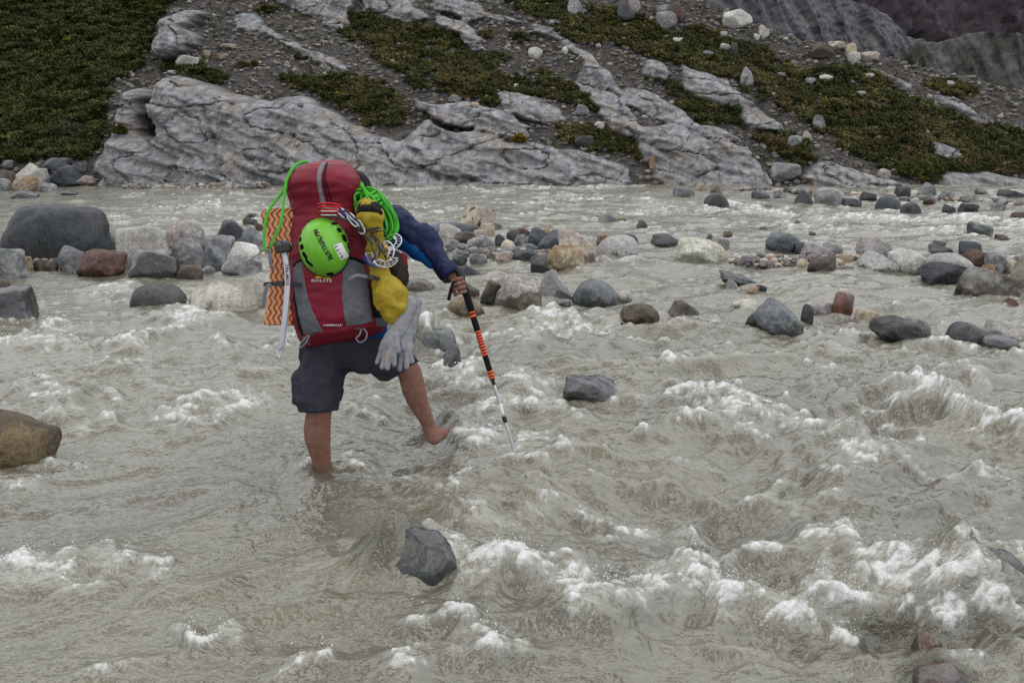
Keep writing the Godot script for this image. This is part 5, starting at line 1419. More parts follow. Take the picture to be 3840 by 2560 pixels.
	[-11.106, 7.617, 0.353, 0.212, 0.282, "tan", "r", 0, 0, 1213, 2, "small orange-tan stone in the upper scree"],
	[-12.226, 8.609, 0.289, 0.271, 0.231, "mg", "r", 0, 0, 1214, 2, "small grey stone left in the upper scree"],
	[0.936, 7.743, 0.566, 0.389, 0.453, "pale", "r", 0, 0, 1215, 2, "pale stone in the scree beside the long rib"],
	[2.054, 8.06, 0.285, 0.25, 0.228, "white", "r", 0, 0, 1216, 2, "whitish stone at the edge of the long rib"],
	[0.16, 5.693, 0.201, 0.168, 0.161, "white", "r", 0, 0, 1217, 2, "small white stone in the moss below the rib"],
	[2.514, 4.08, 0.61, 0.321, 0.488, "mg", "w", 0, 0, 1218, 2, "grey stone sunk in the heath beside the rib"],
	[-2.038, 4.788, 0.524, 0.262, 0.419, "mg", "r", 0, 0, 1219, 2, "grey stone at the lower edge of the central heath"],
	[3.025, 3.135, 0.359, 0.25, 0.287, "pale", "r", 0, 0, 1220, 2, "pale stone under the foot of the rib"],
	[3.74, 2.779, 0.309, 0.278, 0.247, "redb", "w", 0, 0, 1221, 2, "red stone under the foot of the rib"],
	[2.453, 2.133, 0.683, 0.334, 0.546, "dk", "s", 0, 0, 1222, 2, "dark flat rock in the brown heath above the river slab"],
	[-1.272, 4.349, 0.323, 0.162, 0.259, "tanp", "r", 0, 0, 1223, 2, "tan stone at the tip of the central heath"],
	[16.244, 5.808, 0.37, 0.202, 0.296, "pale", "s", 0, 0, 1224, 2, "pale flat stone near the right crest"],
	[11.619, 6.159, 0.509, 0.238, 0.407, "white", "s", 0, 0, 1225, 2, "white flat stone in the right scree"],
	[11.026, 5.983, 0.372, 0.203, 0.297, "lg", "r", 0, 0, 1226, 2, "light grey stone in the right scree"],
	[10.087, 6.395, 0.307, 0.171, 0.246, "lg", "r", 0, 0, 1227, 2, "grey pebble-like stone in the mid-slope heath"],
	[12.618, 5.067, 0.396, 0.198, 0.317, "lg", "s", 0, 0, 1228, 2, "light flat stone low in the right heath"],
	[13.106, 6.218, 0.34, 0.17, 0.272, "pale", "r", 0, 0, 1229, 2, "pale stone right in the scree below the crest"],
	[0.83, 8.382, 0.539, 0.216, 0.431, "brn", "r", 0, 0, 1230, 2, "brown stone in the scree at the rib top"],
	[6.579, 8.905, 0.437, 0.182, 0.35, "white", "s", 0, 0, 1231, 2, "small white stone in the upper right heath"],
	[7.534, 7.806, 0.425, 0.213, 0.34, "lg", "s", 0, 0, 1232, 2, "flat light stone in the upper right heath"],
	]

# base colour, second colour, share of the second, material, (dark wet foot)
const STONES := {
	"dk": [Color(0.072, 0.076, 0.085), Color(0.119, 0.119, 0.128), 0.4, "basalt", 0],
	"dkb": [Color(0.072, 0.085, 0.098), Color(0.128, 0.140, 0.153), 0.3, "basalt", 0],
	"dko": [Color(0.064, 0.066, 0.066), Color(0.093, 0.093, 0.089), 0.4, "basalt", 1],
	"dko2": [Color(0.076, 0.072, 0.068), Color(0.238, 0.119, 0.076), 0.35, "gneiss", 1],
	"bg": [Color(0.136, 0.149, 0.166), Color(0.264, 0.275, 0.297), 0.4, "basalt", 0],
	"bgd": [Color(0.119, 0.132, 0.145), Color(0.231, 0.248, 0.264), 0.4, "basalt", 1],
	"mg": [Color(0.220, 0.226, 0.237), Color(0.375, 0.375, 0.381), 0.4, "gneiss", 0],
	"mgl": [Color(0.275, 0.281, 0.286), Color(0.438, 0.438, 0.438), 0.4, "granite", 0],
	"lg": [Color(0.450, 0.450, 0.456), Color(0.264, 0.270, 0.275), 0.45, "gneiss", 0],
	"lgd": [Color(0.475, 0.475, 0.481), Color(0.102, 0.102, 0.102), 0.35, "gneiss", 0],
	"lgr": [Color(0.425, 0.419, 0.413), Color(0.525, 0.519, 0.512), 0.4, "granite", 1],
	"pale": [Color(0.625, 0.594, 0.550), Color(0.475, 0.450, 0.425), 0.45, "granite", 0],
	"palebr": [Color(0.625, 0.587, 0.537), Color(0.450, 0.413, 0.375), 0.4, "gneiss", 2],
	"white": [Color(0.775, 0.750, 0.719), Color(0.625, 0.606, 0.575), 0.4, "granite", 0],
	"cream": [Color(0.650, 0.562, 0.438), Color(0.500, 0.438, 0.362), 0.4, "granite", 0],
	"cpink": [Color(0.725, 0.613, 0.525), Color(0.575, 0.500, 0.444), 0.4, "granite", 1],
	"pink": [Color(0.550, 0.450, 0.406), Color(0.450, 0.413, 0.400), 0.4, "gneiss", 0],
	"pinkg": [Color(0.450, 0.406, 0.400), Color(0.297, 0.281, 0.286), 0.4, "granite", 1],
	"gold": [Color(0.575, 0.481, 0.325), Color(0.308, 0.209, 0.121), 0.35, "gneiss", 1],
	"tan": [Color(0.396, 0.275, 0.165), Color(0.562, 0.463, 0.350), 0.4, "gneiss", 0],
	"tanp": [Color(0.562, 0.463, 0.350), Color(0.396, 0.330, 0.264), 0.4, "granite", 0],
	"tang": [Color(0.363, 0.330, 0.275), Color(0.242, 0.220, 0.165), 0.4, "granite", 0],
	"tanbr": [Color(0.297, 0.248, 0.165), Color(0.128, 0.111, 0.072), 0.5, "granite", 1],
	"orange": [Color(0.396, 0.220, 0.099), Color(0.308, 0.198, 0.121), 0.4, "gneiss", 0],
	"brown": [Color(0.111, 0.085, 0.068), Color(0.162, 0.123, 0.098), 0.4, "basalt", 0],
	"brn": [Color(0.162, 0.128, 0.098), Color(0.102, 0.081, 0.064), 0.4, "gneiss", 1],
	"brg": [Color(0.264, 0.220, 0.198), Color(0.136, 0.119, 0.111), 0.4, "gneiss", 1],
	"brwet": [Color(0.275, 0.264, 0.248), Color(0.102, 0.085, 0.072), 0.6, "gneiss", 2],
	"red": [Color(0.162, 0.089, 0.076), Color(0.119, 0.072, 0.068), 0.4, "gneiss", 1],
	"redb": [Color(0.178, 0.098, 0.068), Color(0.128, 0.085, 0.072), 0.4, "gneiss", 0],
	"rust": [Color(0.187, 0.072, 0.038), Color(0.128, 0.051, 0.034), 0.4, "wet", 0],
	"redw": [Color(0.145, 0.085, 0.064), Color(0.085, 0.060, 0.051), 0.5, "wet", 0],
	"speck": [Color(0.68, 0.65, 0.57), Color(0.363, 0.341, 0.286), 0.45, "granite", 1],
	"log": [Color(0.688, 0.675, 0.575), Color(0.562, 0.525, 0.413), 0.4, "granite", 0],
	"ochre": [Color(0.204, 0.149, 0.085), Color(0.119, 0.093, 0.064), 0.5, "granite", 0],
	"wetdk": [Color(0.043, 0.047, 0.051), Color(0.076, 0.078, 0.085), 0.4, "wet", 0],
	"wetbr": [Color(0.064, 0.051, 0.044), Color(0.093, 0.076, 0.068), 0.4, "wet", 0],
	"wetgr": [Color(0.072, 0.085, 0.081), Color(0.111, 0.123, 0.119), 0.4, "wet", 0],
	"pinkw": [Color(0.363, 0.220, 0.165), Color(0.204, 0.128, 0.102), 0.4, "wet", 0],
}

var globe_cache := {}

func globe(level: int) -> Array:
	if globe_cache.has(level):
		return globe_cache[level]
	var p := (1.0 + sqrt(5.0)) / 2.0
	var v := PackedVector3Array([Vector3(-1, p, 0), Vector3(1, p, 0), Vector3(-1, -p, 0), Vector3(1, -p, 0), Vector3(0, -1, p), Vector3(0, 1, p), Vector3(0, -1, -p), Vector3(0, 1, -p), Vector3(p, 0, -1), Vector3(p, 0, 1), Vector3(-p, 0, -1), Vector3(-p, 0, 1)])
	for k in v.size():
		v[k] = v[k].normalized()
	var f := PackedInt32Array([0, 11, 5, 0, 5, 1, 0, 1, 7, 0, 7, 10, 0, 10, 11, 1, 5, 9, 5, 11, 4, 11, 10, 2, 10, 7, 6, 7, 1, 8, 3, 9, 4, 3, 4, 2, 3, 2, 6, 3, 6, 8, 3, 8, 9, 4, 9, 5, 2, 4, 11, 6, 2, 10, 8, 6, 7, 9, 8, 1])
	for l in level:
		var mid := {}
		var nf := PackedInt32Array()
		for t in range(0, f.size(), 3):
			var m := [0, 0, 0]
			for e in 3:
				var a := f[t + e]
				var b := f[t + (e + 1) % 3]
				var key := mini(a, b) * 100000 + maxi(a, b)
				if not mid.has(key):
					mid[key] = v.size()
					v.append(((v[a] + v[b]) * 0.5).normalized())
				m[e] = mid[key]
			nf.append_array(PackedInt32Array([f[t], m[0], m[2], f[t + 1], m[1], m[0], f[t + 2], m[2], m[1], m[0], m[1], m[2]]))
		f = nf
	globe_cache[level] = [v, f]
	return globe_cache[level]

# A stone of radius about 1: a globe cut down by planes (few and hard for blocks, many and soft for cobbles), then roughened.
func boulder_shape(sd: int, level: int, planes: int, hard: float, rough: float, top := 0.0) -> MB:
	var r := RandomNumberGenerator.new()
	r.seed = sd
	var pn: Array = []
	var pd := PackedFloat32Array()
	for k in planes:
		var a := k * 2.39996 + r.randf_range(-0.5, 0.5)
		var h := 1.0 - 2.0 * (k + 0.5) / planes + r.randf_range(-0.15, 0.15)
		h = clampf(h, -1.0, 1.0)
		var q := sqrt(1.0 - h * h)
		pn.append(Vector3(cos(a) * q, h, sin(a) * q).normalized())
		pd.append(r.randf_range(0.74, 1.0))
	for q in [Vector3(1, 0, 0), Vector3(-1, 0, 0), Vector3(0, 1, top), Vector3(0, -1, 0), Vector3(0, 0, 1), Vector3(0, 0, -1)]:
		pn.append((q + Vector3(r.randf_range(-0.18, 0.18), r.randf_range(-0.18, 0.18), r.randf_range(-0.18, 0.18))).normalized())
		pd.append(r.randf_range(0.9, 1.0))
	var n1 := sn(0.9, 3, sd)
	var n2 := sn(3.0, 3, sd + 1)
	var gl := globe(level)
	var src: PackedVector3Array = gl[0]
	var pv := PackedVector3Array()
	pv.resize(src.size())
	for i in src.size():
		var d := src[i]
		var sum := 0.0
		for k in pn.size():
			var t: float = d.dot(pn[k])
			if t > 0.15:
				sum += pow(t / pd[k], hard)
		var rad := pow(sum, -1.0 / hard)
		rad *= 1.0 + rough * (n1.get_noise_3dv(d * 1.2) + 0.35 * n2.get_noise_3dv(d * 1.4))
		pv[i] = d * rad
	var mb := MB.new()
	mb.piece(pv, gl[1], Vector3.ZERO)
	return mb

func make_rocks() -> void:
	for a in rock_rows():
		var w: float = a[2]
		var hgt: float = a[3]
		var dep: float = a[4]
		var kind: Array = STONES[a[5]]
		var sh: String = a[6]
		var place: int = a[10]
		var sd: int = a[9]
		var at := Vector3(a[0], 0, a[1])
		if place == 1:
			at.y = -hgt * 0.3
			sunk_rocks.append([Vector2(at.x - w * 0.3, at.z - dep * 0.12), w * 0.62, dep * 0.62, hgt * 0.60, 0.3])
		if place >= 2:
			at = hill_pos[hill_spot(a[0], a[1])]
		var px := w / maxf(-at.z, 1.0) * 796.0
		var level := 3 if px < 28.0 else 4
		if px > 100.0:
			level = 5
		var mb: MB
		match sh:
			"b": mb = boulder_shape(sd, level, 9, 18.0, 0.09)
			"s": mb = boulder_shape(sd, level, 8, 11.0, 0.12)
			"w": mb = boulder_shape(sd, level, 6, 12.0, 0.12)
			"d": mb = boulder_shape(sd, level, 20, 5.0, 0.05)
			_: mb = boulder_shape(sd, level, 11, 10.0, 0.08)
		# fit to size: the stone's foot lies below the water or in the gravel
		var lo := mb.v[0]
		var hi := mb.v[0]
		for p in mb.v:
			lo = lo.min(p)
			hi = hi.max(p)
		var bury := 0.55 if place < 2 else 0.3
		if sh == "d":
			bury = 0.9
		var full := Vector3(w, hgt * (1.0 + bury), dep)
		var roll := Basis(Vector3(0, 0, 1), deg_to_rad(float(a[7])))
		var tilt := sn(0.8 / maxf(w, 0.05), 3, sd + 5)
		var wetn := sn(3.0 / maxf(w, 0.1), 3, sd + 6)
		mb.c.resize(mb.v.size())
		var c0: Color = kind[0]
		var c1: Color = kind[1]
		var share: float = kind[2]
		var foot: int = kind[4]
		var tone := 1.0 + 0.22 * fposmod(sd * 0.618, 1.0)
		for k in mb.v.size():
			var p := (mb.v[k] - lo) / (hi - lo)
			var q := Vector3((p.x - 0.5) * full.x, p.y * full.y - hgt * bury, (p.z - 0.5) * full.z)
			if sh == "w":          # drawn in towards an off-centre peak
				var t := clampf(q.y / hgt, 0.0, 1.0)
				q.x = lerpf(q.x, -w * 0.12, t * 0.62)
				q.z = lerpf(q.z, 0.0, t * 0.4)
			q = roll * q
			mb.v[k] = q
			var c := c0.lerp(c1, sstep(-0.15, 0.25, tilt.get_noise_3dv(q) + (share - 0.4))) * tone
			if a[5] == "cream" and w > 0.5 and tilt.get_noise_3dv(q * 2.6 + Vector3(9, 4, 2)) > 0.36:
				c = Color(0.06, 0.06, 0.055)      # black lichen spots
			if foot > 0 and place == 0:     # the splashed foot is wet: a ragged tide line
				var line := hgt * (0.18 if foot == 1 else 0.5) + wetn.get_noise_3dv(q) * hgt * 0.5
				if q.y < line:
					c = Color(c.r * 0.45, c.g * 0.42, c.b * 0.38)
			c.a = 1.0
			mb.c[k] = c
		var called := "boulder" if px > 17.0 else "stone"
		var o := put(called, mb.mesh(mats[kind[3]]))
		o.position = at
		tag(o, a[11], called, "boulders on the slope" if place == 2 else "boulders in the river")
		if place == 0 and a[8] > 0.0:
			wet_rocks.append([at.x, at.z, w * 0.5, a[8]])
	make_bars()

# Low banks of pebbles that carry the rows of boulders.
func make_bars() -> void:
	var r := RandomNumberGenerator.new()
	r.seed = 31
	var bars := [
		["gravel bar of pebbles under the left row of boulders", [Vector2(-5.883, -9.916), Vector2(-5.148, -10.09), Vector2(-4.388, -10.27), Vector2(-3.606, -10.648), Vector2(-3.435, -11.054)], 0.55, 0.05, 500],
		["gravel bar of pebbles under the centre boulders", [Vector2(-0.965, -11.269), Vector2(-0.334, -10.848), Vector2(0.14, -10.57), Vector2(0.645, -10.27)], 0.75, 0.07, 900],
		["dark gravel bar of pebbles under the right boulders", [Vector2(2.933, -10.161), Vector2(3.481, -10.126), Vector2(4.025, -10.09), Vector2(4.842, -10.055), Vector2(5.693, -10.09), Vector2(6.351, -9.985)], 0.85, 0.06, 2200],
		["thin spit of pebbles at the foot of the cliff", [Vector2(-11.548, -24.499), Vector2(-10.046, -24.7), Vector2(-8.788, -24.903), Vector2(-7.644, -25.11)], 0.55, 0.09, 1800],
		["heap of shingle on the far left bank", [Vector2(-22.112, -33.396), Vector2(-19.893, -32.68), Vector2(-17.922, -31.661), Vector2(-15.454, -29.51)], 1.1, 0.10, 700],
		["line of stones in the far right shallows", [Vector2(6.746, -23.917), Vector2(8.051, -22.159), Vector2(9.802, -20.781), Vector2(10.964, -19.82), Vector2(11.849, -18.823)], 0.9, 0.05, 700],
		["strip of shingle along the far right bank", [Vector2(4.103, -27.884), Vector2(6.127, -26.895), Vector2(7.442, -26.426)], 0.8, 0.10, 400],
	]
	for b in bars:
		var pts: Array = b[1]
		var hw: float = b[2]
		var hgt: float = b[3]
		var n := 60
		var m := 13
		var pv := PackedVector3Array()
		var wig := sn(1.2, 3, 61)
		for i in n:
			var t := float(i) / (n - 1) * (pts.size() - 1)
			var k := mini(int(t), pts.size() - 2)
			var c: Vector2 = (pts[k] as Vector2).lerp(pts[k + 1], t - k)
			var taper := sqrt(sin(PI * clampf((i + 0.5) / n, 0.0, 1.0)))
			for j in m:
				var e := float(j) / (m - 1) * 2.0 - 1.0
				var wv := hw * taper * (1.0 + 0.4 * wig.get_noise_2d(c.x, c.y))
				pv.append(Vector3(c.x, -0.12 + (hgt + 0.12) * (1.0 - e * e) * (0.85 + 0.4 * wig.get_noise_2d(c.x * 2.0, c.y + e)), c.y + e * wv))
		var g := MB.new()
		g.grid(0, m, n)
		var mb := MB.new()
		mb.piece(pv, g.ix, Vector3.UP, Color(0.11, 0.10, 0.09))
		var bank := put("gravel_bar", mb.mesh(mats.hill))
		structure(bank, b[0])
		var rows := PackedFloat32Array()
		for k in int(b[4]):
			var i := r.randi_range(0, n - 1)
			var j := r.randi_range(1, m - 2)
			var p := pv[i * m + j] + Vector3(r.randf_range(-0.12, 0.12), 0, r.randf_range(-0.1, 0.1))
			if p.y < -0.04:
				continue
			var sz := 0.018 + 0.055 * pow(r.randf(), 3.0)
			if p.z < -18.0:
				sz *= 1.7
			var c: Color = [Color(0.20, 0.195, 0.19), Color(0.12, 0.12, 0.125), Color(0.42, 0.38, 0.34), Color(0.26, 0.18, 0.14), Color(0.16, 0.16, 0.165)][r.randi_range(0, 4)]
			row(rows, Basis.from_euler(Vector3(r.randf() * 6.0, r.randf() * 6.0, 0)).scaled(Vector3(sz, sz * 0.7, sz * 0.85)), p + Vector3(0, sz * 0.3, 0), c * r.randf_range(0.75, 1.2))
		var o := scatter("pebbles", boulder_shape(80, 2, 14, 6.0, 0.08).mesh(mats.pebble), rows)
		tag(o, "small rounded pebbles of the " + String(b[0]).replace(" of pebbles", ""), "pebbles", "", "stuff")

# ---------------------------------------------------------------- the hiker and the load
# Everything here is modelled in one upright-leaning frame: x to the right, y up along the bent back, z towards the near bank.

var stance := Transform3D()

func gear(called: String, label: String, category: String, group := "") -> Node3D:
	var o := thing(called, label, category, group)
	o.transform = stance
	return o

func part(called: String, mb: MB, m: Material, parent: Node, flat := false) -> MeshInstance3D:
	return put(called, mb.mesh(m, flat), parent)

func make_hiker() -> void:
	var tilt := deg_to_rad(PITCH)
	stance = Transform3D(Basis(Vector3.RIGHT, -tilt), Vector3(0, CAM_Y - sin(tilt) * 3.81, -cos(tilt) * 3.81))
	mats.skin = cloth(Color8(150, 110, 96), 0.5, "skin", 7.0, 0.12)
	mats.skin.subsurf_scatter_enabled = true
	mats.skin.subsurf_scatter_strength = 0.15
	mats.navy = cloth(Color8(29, 38, 80), 0.62, "weave", 5.0, 0.10)
	mats.blue = cloth(Color8(14, 92, 170), 0.6, "weave", 5.0, 0.10)
	mats.shorts = cloth(Color8(62, 62, 74), 0.8, "weave", 6.0, 0.10)
	mats.black = cloth(Color8(26, 26, 29), 0.75, "weave", 8.0, 0.10)
	mats.grey_cloth = cloth(Color8(118, 120, 128), 0.75, "weave", 6.0, 0.10)
	mats.web = cloth(Color8(142, 142, 150), 0.8, "weave", 14.0, 0.10)
	mats.dark_web = cloth(Color8(66, 66, 72), 0.8, "weave", 14.0, 0.10)
	mats.yellow = cloth(Color8(190, 164, 50), 0.5, "weave", 5.0, 0.12)
	mats.foam = cloth(Color8(244, 176, 132), 0.9, "weave", 9.0, 0.15)
	mats.suede = cloth(Color8(164, 165, 172), 0.9, "weave", 4.0, 0.12)
	mats.rope = cloth(Color8(92, 206, 66), 0.75, "weave", 30.0, 0.10)
	mats.shell = plain(Color8(112, 186, 48), 0.32, 0.0, 0.5)
	mats.dark = plain(Color8(20, 21, 23), 0.6)
	mats.plastic = plain(Color8(30, 30, 33), 0.4)
	mats.steel = plain(Color8(200, 202, 208), 0.35, 0.75)
	mats.dark_steel = plain(Color8(104, 106, 112), 0.38, 0.7)
	mats.alloy = plain(Color8(186, 188, 196), 0.42, 0.65)
	mats.red_metal = plain(Color8(190, 34, 40), 0.3, 0.45)
	mats.blue_metal = plain(Color8(30, 78, 190), 0.3, 0.45)
	mats.orange = plain(Color8(236, 96, 56), 0.6)
	mats.grip = cloth(Color8(30, 30, 33), 0.85, "leather", 16.0, 0.1)
	mats.white = plain(Color8(232, 234, 232), 0.5)
	mats.logo = plain(Color8(238, 186, 26), 0.6)
	mats.pale_print = plain(Color8(206, 190, 196), 0.7)
	mats.boot = cloth(Color8(56, 46, 44), 0.7, "leather", 12.0, 0.2)
	mats.boot_red = cloth(Color8(122, 34, 44), 0.7, "weave", 9.0, 0.1)
	var rip := plain(Color8(156, 46, 74), 0.55, 0.0, 0.35)
	rip.albedo_texture = tex.ripstop
	mats.ripstop = rip
	make_person()
	make_pack()
	make_helmet()
	make_mat()
	make_axe()
	make_rope()
	make_tent_bag()
	make_hardware()
	make_gloves()
	make_boot()
	make_pole()

func make_person() -> void:
	var who := gear("person", "hiker wading barefoot with rolled dark shorts, navy jacket and big red backpack", "person")
	var grip := Vector3(-0.2519, 0.258, 0.065)
	var ax := (Vector3(0.0465, -0.6466, -0.055) - Vector3(-0.2451, 0.3247, 0.075)).normalized()
	var zx := Vector3(0, 0, 1)
	var rx := ax.cross(zx).normalized()
	if rx.x < 0.0:
		rx = -rx
	# body: legs, trunk, arms and head in one skin
	var bones := [
		[Vector3(-0.8783, -0.0233, -0.07), Vector3(-0.913, -0.2534, -0.02), 0.07, 0.06, 0.004], [Vector3(-0.913, -0.2534, -0.02), Vector3(-0.9235, -0.3162, -0.02), 0.06, 0.058, 0.004], [Vector3(-0.9235, -0.3162, -0.02), Vector3(-0.9359, -0.3693, -0.028), 0.058, 0.06, 0.004], [Vector3(-0.9359, -0.3693, -0.028), Vector3(-0.943, -0.4231, -0.04), 0.06, 0.0635, 0.004], [Vector3(-0.943, -0.4231, -0.04), Vector3(-0.9439, -0.4666, -0.052), 0.0635, 0.062, 0.004], [Vector3(-0.9439, -0.4666, -0.052), Vector3(-0.9398, -0.5219, -0.07), 0.062, 0.0535, 0.004], [Vector3(-0.9398, -0.5219, -0.07), Vector3(-0.934, -0.5779, -0.09), 0.0535, 0.046, 0.004], [Vector3(-0.934, -0.5779, -0.09), Vector3(-0.9323, -0.6301, -0.11), 0.046, 0.0425, 0.004], [Vector3(-0.9323, -0.6301, -0.11), Vector3(-0.9325, -0.6897, -0.12), 0.0425, 0.042, 0.004],
		[Vector3(-0.9325, -0.6897, -0.12), Vector3(-0.9821, -0.7524, -0.31), 0.042, 0.030],
		[Vector3(-0.6994, -0.0299, -0.09), Vector3(-0.525, -0.1186, -0.062), 0.07, 0.058, 0.004], [Vector3(-0.525, -0.1186, -0.062), Vector3(-0.5, -0.1462, -0.065), 0.058, 0.056, 0.004], [Vector3(-0.5, -0.1462, -0.065), Vector3(-0.4907, -0.1869, -0.075), 0.056, 0.0575, 0.004], [Vector3(-0.4907, -0.1869, -0.075), Vector3(-0.4819, -0.2324, -0.09), 0.0575, 0.0575, 0.004], [Vector3(-0.4819, -0.2324, -0.09), Vector3(-0.4694, -0.2808, -0.11), 0.0575, 0.053, 0.004], [Vector3(-0.4694, -0.2808, -0.11), Vector3(-0.4508, -0.3322, -0.135), 0.053, 0.044, 0.004], [Vector3(-0.4508, -0.3322, -0.135), Vector3(-0.4292, -0.3815, -0.155), 0.044, 0.037, 0.004], [Vector3(-0.4292, -0.3815, -0.155), Vector3(-0.414, -0.427, -0.175), 0.037, 0.0335, 0.004], [Vector3(-0.414, -0.427, -0.175), Vector3(-0.4058, -0.4538, -0.18), 0.0335, 0.034, 0.004],
		[Vector3(-0.4101, -0.4385, -0.18), Vector3(-0.3895, -0.4853, -0.17), 0.032, 0.030], [Vector3(-0.39, -0.4815, -0.175), Vector3(-0.3552, -0.4728, -0.25), 0.029, 0.026], [Vector3(-0.4068, -0.4505, -0.19), Vector3(-0.3552, -0.4662, -0.25), 0.026, 0.024],
		[Vector3(-0.7991, 0.0346, -0.14), Vector3(-0.8044, 0.2066, -0.21), 0.115, 0.125], [Vector3(-0.8044, 0.2066, -0.21), Vector3(-0.8053, 0.4997, -0.27), 0.125, 0.14],
		[Vector3(-0.9414, 0.6015, -0.28), Vector3(-0.6921, 0.5986, -0.26), 0.085, 0.085], [Vector3(-0.816, 0.6142, -0.29), Vector3(-0.8259, 0.717, -0.34), 0.06, 0.055],
		[Vector3(-0.8347, 0.7528, -0.35), Vector3(-0.8367, 0.7889, -0.36), 0.080, 0.084],
		[Vector3(-0.8382, 0.7716, -0.39), Vector3(-0.8441, 0.7447, -0.42), 0.06, 0.035], [Vector3(-0.8491, 0.777, -0.445), Vector3(-0.8501, 0.764, -0.45), 0.012, 0.013, 0.01],
		[Vector3(-0.9212, 0.7597, -0.35), Vector3(-0.9212, 0.7415, -0.35), 0.012, 0.010, 0.01], [Vector3(-0.7483, 0.7597, -0.35), Vector3(-0.7483, 0.7415, -0.35), 0.012, 0.010, 0.01],
		[Vector3(-0.6616, 0.6066, -0.21), Vector3(-0.4243, 0.4922, -0.07), 0.056, 0.045], [Vector3(-0.4243, 0.4922, -0.07), Vector3(-0.2852, 0.3183, 0.03), 0.045, 0.030],
		[Vector3(-0.9662, 0.6097, -0.29), Vector3(-1.0687, 0.4266, -0.43), 0.056, 0.045], [Vector3(-1.0687, 0.4266, -0.43), Vector3(-0.9767, 0.3945, -0.59), 0.044, 0.030], [Vector3(-0.9767, 0.3945, -0.59), Vector3(-0.9543, 0.4166, -0.62), 0.034, 0.024],
	]
	var mb := skin_net(bones, 0.009, 0.02)
	# toes of the raised foot
	var toes := []
	for k in 5:
		var f := k / 4.0
		toes.append([Vector3(-0.3631, -0.465, -0.24).lerp(Vector3(-0.3507, -0.4817, -0.25), f), Vector3(-0.3326, -0.4539, -0.3).lerp(Vector3(-0.3407, -0.482, -0.29), f), 0.013 - 0.002 * f, 0.0115 - 0.004 * f])
	toes.append([Vector3(-0.379, -0.4671, -0.22), Vector3(-0.3552, -0.4706, -0.25), 0.027, 0.022])
	join(mb, skin_net(toes, 0.0035, 0.006))
	# the right hand closed round the pole
	var hand := []
	for k in 4:
		var t := ax * (-0.033 + 0.0215 * k)
		var len := [0.92, 1.0, 0.97, 0.84][k] as float
		var s0 := grip + t + rx * 0.028 - zx * 0.016
		var s1 := grip + t + rx * 0.029 * len + zx * 0.012
		var s2 := grip + t + rx * 0.006 + zx * 0.027 * len
		var s3 := grip + t - rx * 0.020 * len + zx * 0.018
		hand.append([s0, s1, 0.0098, 0.0096])
		hand.append([s1, s2, 0.0094, 0.0088])
		hand.append([s2, s3, 0.0086, 0.0076])
	hand.append([grip - ax * 0.034 + rx * 0.018 - zx * 0.026, grip + ax * 0.030 + rx * 0.018 - zx * 0.024, 0.018, 0.016, 0.012])
	hand.append([grip - ax * 0.034 + rx * 0.005 - zx * 0.030, grip + ax * 0.022 + rx * 0.002 - zx * 0.028, 0.016, 0.014, 0.012])
	hand.append([Vector3(-0.2893, 0.3224, 0.03), grip - ax * 0.030 + rx * 0.006 - zx * 0.028, 0.027, 0.021, 0.015])
	hand.append([grip - ax * 0.018 - rx * 0.012 - zx * 0.028, grip + ax * 0.006 - rx * 0.031 - zx * 0.008, 0.0135, 0.0115, 0.01])
	hand.append([grip + ax * 0.006 - rx * 0.031 - zx * 0.008, grip + ax * 0.034 - rx * 0.024 + zx * 0.008, 0.0108, 0.0088])
	join(mb, skin_net(hand, 0.0032, 0.005))
	part("body", mb, mats.skin, who)
	# shorts, rolled above the knee
	var fold := sn(9.0, 3, 701)
	fold.frequency = 9.0
	var sb := skin_net([
		[Vector3(-0.8995, -0.0127, -0.07), Vector3(-0.6951, -0.0085, -0.09), 0.108, 0.105], [Vector3(-0.8995, -0.0233, -0.07), Vector3(-0.9448, -0.2121, -0.03), 0.112, 0.106], [Vector3(-0.9448, -0.2121, -0.03), Vector3(-0.9339, -0.2953, -0.02), 0.104, 0.093],
		[Vector3(-0.9339, -0.2953, -0.02), Vector3(-0.9339, -0.3686, -0.02), 0.092, 0.09],
		[Vector3(-0.7253, -0.0468, -0.08), Vector3(-0.584, -0.11, -0.06), 0.104, 0.082], [Vector3(-0.584, -0.11, -0.06), Vector3(-0.457, -0.1862, -0.06), 0.080, 0.074]],
		0.008, 0.05, fold, 0.024, [[Vector3(-0.9339, -0.333, -0.02), Vector3(0.05, -1, 0)], [Vector3(-0.5459, -0.1566, -0.06), Vector3(0.54, -0.84, 0)]])
	var so := part("shorts", sb, mats.shorts, who)
	var cuff := MB.new()
	var ring := PackedVector3Array()
	for k in 40:
		var a := TAU * k / 40.0
		ring.append(Vector3(-0.9339, -0.3225, -0.02) + Vector3(cos(a) * 0.090, 0.003 * sin(3.0 * a), sin(a) * 0.088))
	tube(cuff, ring, 0.006, 0.011, 8, true, Vector3.UP)
	part("rolled_cuff", cuff, mats.shorts, so)
	# jacket
	var crease := sn(8.5, 3, 709)
